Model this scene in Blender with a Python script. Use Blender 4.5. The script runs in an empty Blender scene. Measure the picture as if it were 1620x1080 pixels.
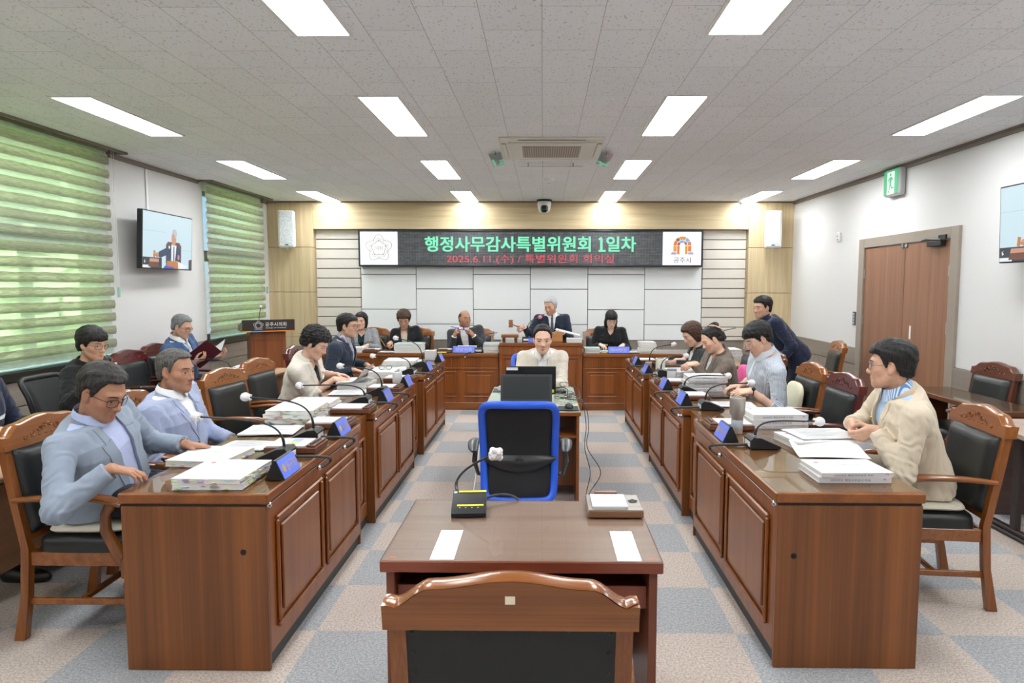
import bpy, bmesh, math, random
import numpy as np
from math import sin, cos, pi, radians, sqrt, atan2, exp
from mathutils import Vector, Matrix, Euler

random.seed(7)
SC = bpy.context.scene
COL = SC.collection

# ------------------------------------------------------------------ camera
CAM_Z = 1.65
def make_camera():
    yaw, pitch, roll = radians(0.7), radians(4.6595), radians(0.1)
    f = Vector((-sin(yaw) * cos(pitch), cos(yaw) * cos(pitch), -sin(pitch)))
    r = Vector((cos(yaw), sin(yaw), 0.0))
    u = r.cross(f)
    r2 = r * cos(roll) + u * sin(roll)
    u2 = -r * sin(roll) + u * cos(roll)
    cd = bpy.data.cameras.new('camera')
    cd.sensor_fit = 'HORIZONTAL'
    cd.sensor_width = 36.0
    cd.lens = 24.0
    cd.shift_x = -(846.1 - 810.0) / 1620.0      # the photograph is an off-centre crop
    cd.clip_start = 0.05
    cd.clip_end = 200
    co = bpy.data.objects.new('camera', cd)
    m = Matrix((r2, u2, -f)).transposed().to_4x4()
    m.translation = Vector((0, 0, CAM_Z))
    co.matrix_world = m
    COL.objects.link(co)
    SC.camera = co
make_camera()

# ------------------------------------------------------------------ world, sun, exposure
SC.view_settings.view_transform = 'Standard'
SC.view_settings.look = 'None'
SC.view_settings.gamma = 1.0
SC.view_settings.use_curve_mapping = False
SC.view_settings.exposure = 0.50

world = bpy.data.worlds.new('sky')
SC.world = world
world.use_nodes = True
wn = world.node_tree.nodes
wbg = wn['Background']
wsky = wn.new('ShaderNodeTexSky')
wsky.sky_type = 'HOSEK_WILKIE'
wsky.turbidity = 4.0
wsky.sun_direction = (0.45, -0.25, 0.86)
world.node_tree.links.new(wsky.outputs[0], wbg.inputs[0])
wbg.inputs[1].default_value = 3.0

sl = bpy.data.lights.new('sun', 'SUN')
sl.energy = 20.0
sl.angle = radians(1.0)
sl.color = (1.0, 0.96, 0.88)
so = bpy.data.objects.new('sun', sl)
so.rotation_euler = Vector((0.45, -0.25, 0.86)).to_track_quat('Z', 'Y').to_euler()
so.location = (0, 0, 12)
COL.objects.link(so)

LAMP_STRENGTH = 19.5          # emission of every ceiling panel's diffuser
SC.cycles.max_bounces = 8
SC.cycles.diffuse_bounces = 6
SC.cycles.glossy_bounces = 3
SC.cycles.transparent_max_bounces = 12
SC.cycles.transmission_bounces = 4
SC.cycles.sample_clamp_indirect = 6.0
SC.cycles.caustics_reflective = False
SC.cycles.caustics_refractive = False
# ------------------------------------------------------------------ helpers: materials
MAT = {}
def srgb(r, g, b):
    def c(v):
        v /= 255.0
        return v / 12.92 if v <= 0.04045 else ((v + 0.055) / 1.055) ** 2.4
    return (c(r), c(g), c(b), 1.0)

class NT:
    """tiny node-tree helper"""
    def __init__(s, name):
        s.m = bpy.data.materials.new(name)
        s.m.use_nodes = True
        s.t = s.m.node_tree
        s.b = s.t.nodes['Principled BSDF']
        s.out = s.t.nodes['Material Output']
    def n(s, typ, **kw):
        nd = s.t.nodes.new(typ)
        for k, v in kw.items():
            if k.startswith('i_'):
                key = k[2:]
                key = int(key) if key.isdigit() else key.replace('_', ' ')
                nd.inputs[key].default_value = v
            else:
                setattr(nd, k, v)
        return nd
    def l(s, a, b):
        s.t.links.new(a, b)
    def coord(s, scale=(1, 1, 1), rot=(0, 0, 0), loc=(0, 0, 0), kind='Object'):
        tc = s.n('ShaderNodeTexCoord')
        mp = s.n('ShaderNodeMapping')
        mp.inputs['Scale'].default_value = scale
        mp.inputs['Rotation'].default_value = rot
        mp.inputs['Location'].default_value = loc
        s.l(tc.outputs[kind], mp.inputs[0])
        return mp.outputs[0]
    def ramp(s, fac, stops, interp='LINEAR'):
        r = s.n('ShaderNodeValToRGB')
        cr = r.color_ramp
        cr.interpolation = interp
        while len(cr.elements) < len(stops):
            cr.elements.new(0.5)
        for e, (p, c) in zip(cr.elements, stops):
            e.position = p
            e.color = c
        s.l(fac, r.inputs[0])
        return r.outputs[0]
    def bump(s, h, strength=0.2, dist=0.005):
        b = s.n('ShaderNodeBump')
        b.inputs['Strength'].default_value = strength
        b.inputs['Distance'].default_value = dist
        s.l(h, b.inputs['Height'])
        s.l(b.outputs[0], s.b.inputs['Normal'])
    def math(s, op, a, b=None, c=None):
        nd = s.n('ShaderNodeMath', operation=op)
        for i, v in enumerate((a, b, c)):
            if v is None:
                continue
            if isinstance(v, (int, float)):
                nd.inputs[i].default_value = v
            else:
                s.l(v, nd.inputs[i])
        return nd.outputs[0]
    def mix(s, fac, a, b):
        nd = s.n('ShaderNodeMix', data_type='RGBA')
        for key, v in ((0, fac), (6, a), (7, b)):
            if isinstance(v, (int, float, tuple)):
                nd.inputs[key].default_value = v
            else:
                s.l(v, nd.inputs[key])
        return nd.outputs[2]

def plain(name, col, rough=0.5, metal=0.0, spec=0.5, bump=0.0, bscale=200.0, sheen=0.0, var=0.0):
    if name in MAT:
        return MAT[name]
    t = NT(name)
    t.b.inputs['Base Color'].default_value = col
    t.b.inputs['Roughness'].default_value = rough
    t.b.inputs['Metallic'].default_value = metal
    t.b.inputs['Specular IOR Level'].default_value = spec
    if sheen:
        t.b.inputs['Sheen Weight'].default_value = sheen
    if bump or var:
        c = t.coord()
        nz = t.n('ShaderNodeTexNoise', i_Scale=bscale, i_Detail=3.0)
        t.l(c, nz.inputs['Vector'])
        if bump:
            t.bump(nz.outputs[0], bump, 0.002)
        if var:
            d = tuple(v * (1 - var) for v in col[:3]) + (1,)
            u = tuple(min(1, v * (1 + var)) for v in col[:3]) + (1,)
            t.l(t.ramp(nz.outputs[0], [(0.3, d), (0.7, u)]), t.b.inputs['Base Color'])
    MAT[name] = t.m
    return t.m

def emit(name, col, strength=1.0, base=None):
    if name in MAT:
        return MAT[name]
    t = NT(name)
    t.b.inputs['Base Color'].default_value = base or (0.02, 0.02, 0.02, 1)
    t.b.inputs['Roughness'].default_value = 0.4
    t.b.inputs['Emission Color'].default_value = col
    t.b.inputs['Emission Strength'].default_value = strength
    MAT[name] = t.m
    return t.m

def wood(name, dark, light, axis='z', scale=1.0, rough=0.32, coat=0.0, contrast=1.0, fine=1.0):
    """streaked veneer, grain along axis"""
    if name in MAT:
        return MAT[name]
    t = NT(name)
    st = {'x': (0.6, 14, 14), 'y': (14, 0.6, 14), 'z': (14, 14, 0.6)}[axis]
    c = t.coord(tuple(v * scale for v in st))
    a = t.n('ShaderNodeTexNoise', i_Scale=1.0, i_Detail=4.0, i_Roughness=0.55, i_Distortion=0.35)
    t.l(c, a.inputs['Vector'])
    c2 = t.coord(tuple(v * scale * (9.0 if v > 1 else 1.6) for v in st))
    b = t.n('ShaderNodeTexNoise', i_Scale=1.0, i_Detail=2.0)
    t.l(c2, b.inputs['Vector'])
    f = t.math('ADD', t.math('MULTIPLY', a.outputs[0], 0.72), t.math('MULTIPLY', b.outputs[0], 0.28 * fine))
    w = 0.22 / contrast
    t.l(t.ramp(f, [(0.5 - w, dark), (0.5 + w, light)]), t.b.inputs['Base Color'])
    t.b.inputs['Roughness'].default_value = rough
    t.b.inputs['Coat Weight'].default_value = coat
    t.b.inputs['Coat Roughness'].default_value = 0.12
    t.bump(b.outputs[0], 0.06, 0.001)
    MAT[name] = t.m
    return t.m

def fabric(name, col, col2=None, scale=900.0, rough=0.85, stripe=None, bump=0.25, mottled=0.06):
    """woven cloth; stripe=(axis index, width m, colour) adds printed stripes"""
    if name in MAT:
        return MAT[name]
    t = NT(name)
    c = t.coord()
    nz = t.n('ShaderNodeTexNoise', i_Scale=scale, i_Detail=2.0)
    t.l(c, nz.inputs['Vector'])
    d = tuple(v * (1 - mottled * 2.2) for v in col[:3]) + (1,)
    u = col2 or tuple(min(1, v * (1 + mottled * 2.2)) for v in col[:3]) + (1,)
    colr = t.ramp(nz.outputs[0], [(0.3, d), (0.7, u)])
    if stripe:
        ax, wd, sc = stripe
        sp = t.n('ShaderNodeSeparateXYZ')
        t.l(c, sp.inputs[0])
        v = t.math('FRACT', t.math('MULTIPLY', sp.outputs[ax], 1.0 / wd))
        mk = t.math('GREATER_THAN', v, 0.52)
        colr = t.mix(mk, colr, sc)
    t.l(colr, t.b.inputs['Base Color'])
    t.b.inputs['Roughness'].default_value = rough
    t.b.inputs['Sheen Weight'].default_value = 0.15
    t.b.inputs['Specular IOR Level'].default_value = 0.25
    if bump:
        t.bump(nz.outputs[0], bump, 0.0012)
    MAT[name] = t.m
    return t.m

def leather(name, col, rough=0.34):
    if name in MAT:
        return MAT[name]
    t = NT(name)
    c = t.coord()
    v = t.n('ShaderNodeTexVoronoi', i_Scale=420.0)
    t.l(c, v.inputs['Vector'])
    n = t.n('ShaderNodeTexNoise', i_Scale=9.0, i_Detail=3.0)
    t.l(c, n.inputs['Vector'])
    t.b.inputs['Base Color'].default_value = col
    t.l(t.math('MULTIPLY_ADD', n.outputs[0], 0.25, rough - 0.12), t.b.inputs['Roughness'])
    t.bump(t.math('ADD', t.math('MULTIPLY', v.outputs[0], 0.25), n.outputs[0]), 0.18, 0.004)
    MAT[name] = t.m
    return t.m

def sheet_glass(name, tint, f0=1.5, rough=0.0):
    """a thin pane: tinted see-through with a Fresnel mirror on top"""
    if name in MAT:
        return MAT[name]
    t = NT(name)
    tr = t.n('ShaderNodeBsdfTransparent')
    tr.inputs[0].default_value = tint
    gl = t.n('ShaderNodeBsdfGlossy')
    gl.inputs['Roughness'].default_value = rough
    fr = t.n('ShaderNodeFresnel', i_IOR=f0)
    mx = t.n('ShaderNodeMixShader')
    ge = t.n('ShaderNodeNewGeometry')
    t.l(t.math('MULTIPLY', fr.outputs[0], t.math('SUBTRACT', 1.0, ge.outputs['Backfacing'])), mx.inputs[0])
    t.l(tr.outputs[0], mx.inputs[1])
    t.l(gl.outputs[0], mx.inputs[2])
    t.l(mx.outputs[0], t.out.inputs[0])
    MAT[name] = t.m
    return t.m

# ------------------------------------------------------------------ helpers: meshes
class MB:
    def __init__(s):
        s.v, s.f, s.mi = [], [], []
        s.cur = 0
        s.M = None
    def add(s, vs, fs):
        o = len(s.v)
        if s.M is not None:
            vs = [tuple(s.M @ Vector(p)) for p in vs]
        s.v += [tuple(p) for p in vs]
        s.f += [tuple(i + o for i in q) for q in fs]
        s.mi += [s.cur] * len(fs)
        return s
    def box(s, x0, x1, y0, y1, z0, z1, b=0.0):
        if x1 < x0: x0, x1 = x1, x0
        if y1 < y0: y0, y1 = y1, y0
        if z1 < z0: z0, z1 = z1, z0
        b = min(b, (x1 - x0) * 0.49, (y1 - y0) * 0.49, (z1 - z0) * 0.49)
        if b <= 0:
            vs = [(x, y, z) for x in (x0, x1) for y in (y0, y1) for z in (z0, z1)]
            return s.add(vs, [(0, 1, 3, 2), (4, 6, 7, 5), (0, 4, 5, 1), (2, 3, 7, 6), (0, 2, 6, 4), (1, 5, 7, 3)])
        vs, idx = [], {}
        for i, x in enumerate((x0, x1)):
            for j, y in enumerate((y0, y1)):
                for k, z in enumerate((z0, z1)):
                    sx, sy, sz = (1, -1)[i], (1, -1)[j], (1, -1)[k]
                    idx[i, j, k] = len(vs)
                    vs += [(x, y + sy * b, z + sz * b), (x + sx * b, y, z + sz * b), (x + sx * b, y + sy * b, z)]
        g = lambda i, j, k, a: idx[i, j, k] + a
        fs = []
        for i in (0, 1):
            q = [g(i, 0, 0, 0), g(i, 1, 0, 0), g(i, 1, 1, 0), g(i, 0, 1, 0)]
            fs.append(q if i else q[::-1])
            q = [g(0, i, 0, 1), g(1, i, 0, 1), g(1, i, 1, 1), g(0, i, 1, 1)]
            fs.append(q[::-1] if i else q)
            q = [g(0, 0, i, 2), g(1, 0, i, 2), g(1, 1, i, 2), g(0, 1, i, 2)]
            fs.append(q if i else q[::-1])
        for j in (0, 1):
            for k in (0, 1):
                q = [g(0, j, k, 1), g(1, j, k, 1), g(1, j, k, 2), g(0, j, k, 2)]
                fs.append(q)
                q = [g(j, 0, k, 0), g(j, 1, k, 0), g(j, 1, k, 2), g(j, 0, k, 2)]
                fs.append(q)
                q = [g(j, k, 0, 0), g(j, k, 1, 0), g(j, k, 1, 1), g(j, k, 0, 1)]
                fs.append(q)
                for i in (0, 1):
                    if i == 0:
                        fs.append([g(j, k, 0, 0), g(j, k, 0, 1), g(j, k, 0, 2)])
                    else:
                        fs.append([g(j, k, 1, 0), g(j, k, 1, 1), g(j, k, 1, 2)])
        return s.add(vs, fs)
    def cbox(s, c, h, b=0.0, rot=None):
        """box by centre, half sizes and an optional Euler"""
        old = s.M
        T = Matrix.Translation(c)
        if rot:
            T = T @ Euler(rot).to_matrix().to_4x4()
        s.M = (old @ T) if old is not None else T
        s.box(-h[0], h[0], -h[1], h[1], -h[2], h[2], b)
        s.M = old
        return s
    def tube(s, pts, r, n=8, caps=True, flat=None):
        """swept tube; r scalar or list; flat=(a,b) scales the section"""
        P = [Vector(p) for p in pts]
        m = len(P)
        R = list(r) if isinstance(r, (list, tuple)) else [r] * m
        T = []
        for i in range(m):
            a = P[max(i - 1, 0)]
            b = P[min(i + 1, m - 1)]
            d = (b - a)
            T.append(d.normalized() if d.length > 1e-9 else Vector((0, 0, 1)))
        up = Vector((0, 0, 1)) if abs(T[0].z) < 0.9 else Vector((1, 0, 0))
        N = (up - T[0] * up.dot(T[0])).normalized()
        vs = []
        fa, fb = flat or (1, 1)
        for i in range(m):
            N = (N - T[i] * N.dot(T[i]))
            N = N.normalized() if N.length > 1e-6 else T[i].orthogonal().normalized()
            B = T[i].cross(N)
            for k in range(n):
                a = 2 * pi * k / n
                vs.append(P[i] + (N * cos(a) * fa + B * sin(a) * fb) * R[i])
        fs = []
        for i in range(m - 1):
            for k in range(n):
                k2 = (k + 1) % n
                fs.append((i * n + k, i * n + k2, (i + 1) * n + k2, (i + 1) * n + k))
        if caps:
            fs.append(tuple(range(n))[::-1])
            fs.append(tuple((m - 1) * n + k for k in range(n)))
        return s.add(vs, fs)
    def cyl(s, a, b, ra, rb=None, n=16):
        return s.tube([a, b], [ra, ra if rb is None else rb], n)
    def lathe(s, prof, c=(0, 0, 0), n=24, caps=True, axis='z'):
        vs, fs = [], []
        for r, z in prof:
            for k in range(n):
                a = 2 * pi * k / n
                p = (r * cos(a), r * sin(a), z)
                if axis == 'y':
                    p = (p[0], p[2], p[1])
                elif axis == 'x':
                    p = (p[2], p[0], p[1])
                vs.append((p[0] + c[0], p[1] + c[1], p[2] + c[2]))
        m = len(prof)
        for i in range(m - 1):
            for k in range(n):
                k2 = (k + 1) % n
                fs.append((i * n + k, i * n + k2, (i + 1) * n + k2, (i + 1) * n + k))
        if caps:
            fs.append(tuple(range(n))[::-1])
            fs.append(tuple((m - 1) * n + k for k in range(n)))
        return s.add(vs, fs)
    def prism(s, poly, lo, hi, plane='xy'):
        """extruded polygon; plane names the polygon's two axes, lo/hi along the third"""
        n = len(poly)
        def mk(a, b, c):
            return {'xy': (a, b, c), 'xz': (a, c, b), 'yz': (c, a, b)}[plane]
        vs = [mk(a, b, lo) for a, b in poly] + [mk(a, b, hi) for a, b in poly]
        fs = [tuple(range(n))[::-1], tuple(range(n, 2 * n))]
        fs += [(i, (i + 1) % n, n + (i + 1) % n, n + i) for i in range(n)]
        return s.add(vs, fs)
    def grid(s, fn, nu, nv, closed_u=False):
        vs = [fn(i / (nu - (0 if closed_u else 1)), j / (nv - 1)) for j in range(nv) for i in range(nu)]
        fs = []
        for j in range(nv - 1):
            for i in range(nu if closed_u else nu - 1):
                i2 = (i + 1) % nu
                fs.append((j * nu + i, j * nu + i2, (j + 1) * nu + i2, (j + 1) * nu + i))
        return s.add(vs, fs)
    def sphere(s, c, r, n=16, m=10, sc=(1, 1, 1)):
        vs = [(c[0], c[1], c[2] - r * sc[2])]
        for j in range(1, m):
            t = -pi / 2 + pi * j / m
            for k in range(n):
                a = 2 * pi * k / n
                vs.append((c[0] + r * sc[0] * cos(t) * cos(a), c[1] + r * sc[1] * cos(t) * sin(a), c[2] + r * sc[2] * sin(t)))
        vs.append((c[0], c[1], c[2] + r * sc[2]))
        fs = [(0, 1 + (k + 1) % n, 1 + k) for k in range(n)]
        for j in range(m - 2):
            for k in range(n):
                k2 = (k + 1) % n
                fs.append((1 + j * n + k, 1 + j * n + k2, 1 + (j + 1) * n + k2, 1 + (j + 1) * n + k))
        e = len(vs) - 1
        fs += [(e, 1 + (m - 2) * n + k, 1 + (m - 2) * n + (k + 1) % n) for k in range(n)]
        return s.add(vs, fs)
    def mesh(s, name, mats, angle=35, fix=True):
        me = bpy.data.meshes.new(name)
        me.from_pydata(s.v, [], s.f)
        for m in (mats if isinstance(mats, (list, tuple)) else [mats]):
            me.materials.append(m)
        if isinstance(mats, (list, tuple)) and len(mats) > 1:
            me.polygons.foreach_set('material_index', s.mi)
        if fix:
            bm = bmesh.new()
            bm.from_mesh(me)
            bmesh.ops.recalc_face_normals(bm, faces=bm.faces)
            bm.to_mesh(me)
            bm.free()
        me.polygons.foreach_set('use_smooth', [True] * len(me.polygons))
        me.set_sharp_from_angle(angle=radians(angle))
        me.update()
        return me
    def build(s, name, mats, parent=None, angle=35, fix=True, loc=None, rotz=None):
        o = bpy.data.objects.new(name, s.mesh(name, mats, angle, fix))
        COL.objects.link(o)
        if parent is not None:
            o.parent = parent
        if loc is not None:
            o.location = loc
        if rotz is not None:
            o.rotation_euler = (0, 0, rotz)
        return o

def thing(name, label, cat, loc=(0, 0, 0), rotz=0.0, group=None):
    o = bpy.data.objects.new(name, None)
    o.empty_display_size = 0.1
    COL.objects.link(o)
    o.location = loc
    o.rotation_euler = (0, 0, rotz)
    o['label'] = label
    o['category'] = cat
    if group:
        o['group'] = group
    return o

def tag(o, label, cat, group=None, kind=None):
    o['label'] = label
    o['category'] = cat
    if group:
        o['group'] = group
    if kind:
        o['kind'] = kind
    return o

def struct(o, label=None, cat=None):
    o['kind'] = 'structure'
    if label:
        o['label'] = label
    if cat:
        o['category'] = cat
    return o

KIDS = {}
def dup(root, loc, rotz, label=None, group=None):
    """copy a thing with its parts and their sub-parts"""
    r = root.copy()
    COL.objects.link(r)
    r.location = loc
    r.rotation_euler = (0, 0, rotz)
    if label:
        r['label'] = label
    if group:
        r['group'] = group
    for ch in list(root.children):
        c = ch.copy()
        COL.objects.link(c)
        c.parent = r
        for g in list(ch.children):
            d = g.copy()
            COL.objects.link(d)
            d.parent = c
    return r

# ------------------------------------------------------------------ helpers: lettering
_TXT = {}
def text_mesh(body, bold=0.0, extrude=0.0, spacing=1.0):
    key = (body, bold, extrude, spacing)
    if key in _TXT:
        return _TXT[key]
    c = bpy.data.curves.new('lettering', 'FONT')
    c.body = body
    c.size = 1.0
    c.offset = bold
    c.extrude = extrude
    c.space_character = spacing
    c.resolution_u = 3
    c.align_x = 'CENTER'
    o = bpy.data.objects.new('lettering', c)
    COL.objects.link(o)
    dg = bpy.context.evaluated_depsgraph_get()
    me = bpy.data.meshes.new_from_object(o.evaluated_get(dg))
    bpy.data.objects.remove(o)
    n = len(me.vertices)
    co = np.empty(n * 3)
    me.vertices.foreach_get('co', co)
    co = co.reshape(-1, 3)
    lo, hi = co.min(0), co.max(0)
    co[:, 0] -= (lo[0] + hi[0]) / 2
    co[:, 1] -= (lo[1] + hi[1]) / 2
    w, h = hi[0] - lo[0], hi[1] - lo[1]
    fc = [tuple(p.vertices) for p in me.polygons]
    bpy.data.meshes.remove(me)
    _TXT[key] = (co, fc, w, h)
    return _TXT[key]

def lettering(mb, body, M, height=None, width=None, bold=0.0, spacing=1.0, thick=0.0006, squash=None):
    """adds lettering to mb in the x/z plane of M, facing -y"""
    co, fc, w, h = text_mesh(body, bold, 0.0, spacing)
    k = height / h if height else width / w
    kx = k
    if height and width:
        kx = width / w
    vs = [tuple(M @ Vector((p[0] * kx, -thick, p[1] * k))) for p in co]
    mb.add(vs, fc)
# ------------------------------------------------------------------ the room
XL, XR, YF, YB, HC = -4.30, 3.86, -1.6, 10.85, 2.95

for _s in ('행정사무감사특별위원회 1일차', '2025.6.11.(수) / 특별위원회 회의실', '의회', '공주시', '공주시의회', 'GONGJU CITY COUNCIL',
           '전문위원', '의사팀장', '윤구병', '이승일', '이용성', '2025년도 행정사무감사 자료'):
    text_mesh(_s, 0.03 if _s.startswith('행') else 0.0)

def m_carpet():
    t = NT('carpet tiles')
    c = t.coord()
    ck = t.n('ShaderNodeTexChecker', i_Scale=2.0)
    mp = t.n('ShaderNodeMapping')
    mp.inputs['Location'].default_value = (0.08 + 0.5, -0.14, 0.25)
    t.l(c, mp.inputs[0])
    t.l(mp.outputs[0], ck.inputs['Vector'])
    n = t.n('ShaderNodeTexNoise', i_Scale=260.0, i_Detail=2.0)
    t.l(c, n.inputs['Vector'])
    n2 = t.n('ShaderNodeTexNoise', i_Scale=90.0, i_Detail=3.0)
    t.l(c, n2.inputs['Vector'])
    f = t.math('ADD', t.math('MULTIPLY', n.outputs[0], 0.55), t.math('MULTIPLY', n2.outputs[0], 0.45))
    g = t.ramp(f, [(0.36, srgb(126, 127, 130)), (0.5, srgb(159, 160, 162)), (0.64, srgb(192, 193, 194))])
    b = t.ramp(f, [(0.36, srgb(150, 135, 125)), (0.5, srgb(186, 173, 163)), (0.64, srgb(214, 205, 196))])
    t.l(t.mix(ck.outputs['Fac'], g, b), t.b.inputs['Base Color'])
    t.b.inputs['Roughness'].default_value = 0.95
    t.b.inputs['Specular IOR Level'].default_value = 0.15
    t.bump(f, 0.35, 0.003)
    return t.m

def m_ceiling():
    t = NT('mineral fibre ceiling')
    c = t.coord()
    # boards 0.3 x 0.6 running along the room
    mp = t.n('ShaderNodeMapping')
    mp.inputs['Rotation'].default_value = (0, 0, radians(90))
    mp.inputs['Location'].default_value = (0.0, 0.01, 0)
    t.l(c, mp.inputs[0])
    br = t.n('ShaderNodeTexBrick', i_Scale=1.0)
    br.offset = 0.5
    br.inputs['Color1'].default_value = (1, 1, 1, 1)
    br.inputs['Color2'].default_value = (0.95, 0.95, 0.95, 1)
    br.inputs['Mortar'].default_value = (0.45, 0.43, 0.42, 1)
    br.inputs['Mortar Size'].default_value = 0.0016
    br.inputs['Mortar Smooth'].default_value = 0.3
    br.inputs['Brick Width'].default_value = 0.6
    br.inputs['Row Height'].default_value = 0.3
    t.l(mp.outputs[0], br.inputs['Vector'])
    n = t.n('ShaderNodeTexNoise', i_Scale=75.0, i_Detail=3.0, i_Roughness=0.6)
    c2 = t.coord((1.0, 0.55, 1.0), (0, 0, 0.6))
    t.l(c2, n.inputs['Vector'])
    sp = t.ramp(n.outputs[0], [(0.34, (0.66, 0.65, 0.64, 1)), (0.40, (1, 1, 1, 1))])
    nd = t.n('ShaderNodeMix', data_type='RGBA', blend_type='MULTIPLY')
    nd.inputs[0].default_value = 1.0
    t.l(br.outputs[0], nd.inputs[6])
    t.l(sp, nd.inputs[7])
    nd2 = t.n('ShaderNodeMix', data_type='RGBA', blend_type='MULTIPLY')
    nd2.inputs[0].default_value = 1.0
    t.l(nd.outputs[2], nd2.inputs[6])
    nd2.inputs[7].default_value = srgb(246, 248, 252)
    t.l(nd2.outputs[2], t.b.inputs['Base Color'])
    t.b.inputs['Roughness'].default_value = 0.9
    t.b.inputs['Specular IOR Level'].default_value = 0.2
    t.bump(n.outputs[0], 0.15, 0.002)
    return t.m

WHITE = plain('white wallpaper', srgb(215, 214, 213), 0.75, bump=0.08, bscale=260)
TRIM = plain('taupe trim', srgb(118, 108, 99), 0.5)
DADO = wood('taupe wainscot laminate', srgb(126, 116, 107), srgb(149, 138, 128), 'z', 1.0, 0.5)
DADO_H = wood('taupe wainscot rail', srgb(126, 116, 107), srgb(149, 138, 128), 'y', 1.0, 0.5)
BEIGE_V = wood('pale oak panel upright', srgb(176, 154, 116), srgb(214, 196, 160), 'z', 1.4, 0.5)
BEIGE_H = wood('pale oak panel level', srgb(178, 156, 118), srgb(216, 198, 162), 'x', 1.4, 0.42)
FABRIC_WALL = plain('warm grey acoustic panel', srgb(213, 207, 197), 0.8, bump=0.2, bscale=500)
PANEL_W = plain('pale grey wall panel', srgb(232, 234, 234), 0.55)
GROOVE = plain('dark groove', srgb(60, 56, 52), 0.8)
BLACK = plain('black plastic', srgb(24, 25, 27), 0.38)
BLACKM = plain('matt black', srgb(20, 20, 21), 0.6)
CHROME = plain('chrome', srgb(205, 205, 208), 0.18, 1.0)
WHITEP = plain('white plastic', srgb(232, 232, 230), 0.4)
ALU = plain('brushed aluminium', srgb(170, 172, 175), 0.35, 1.0)

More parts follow.
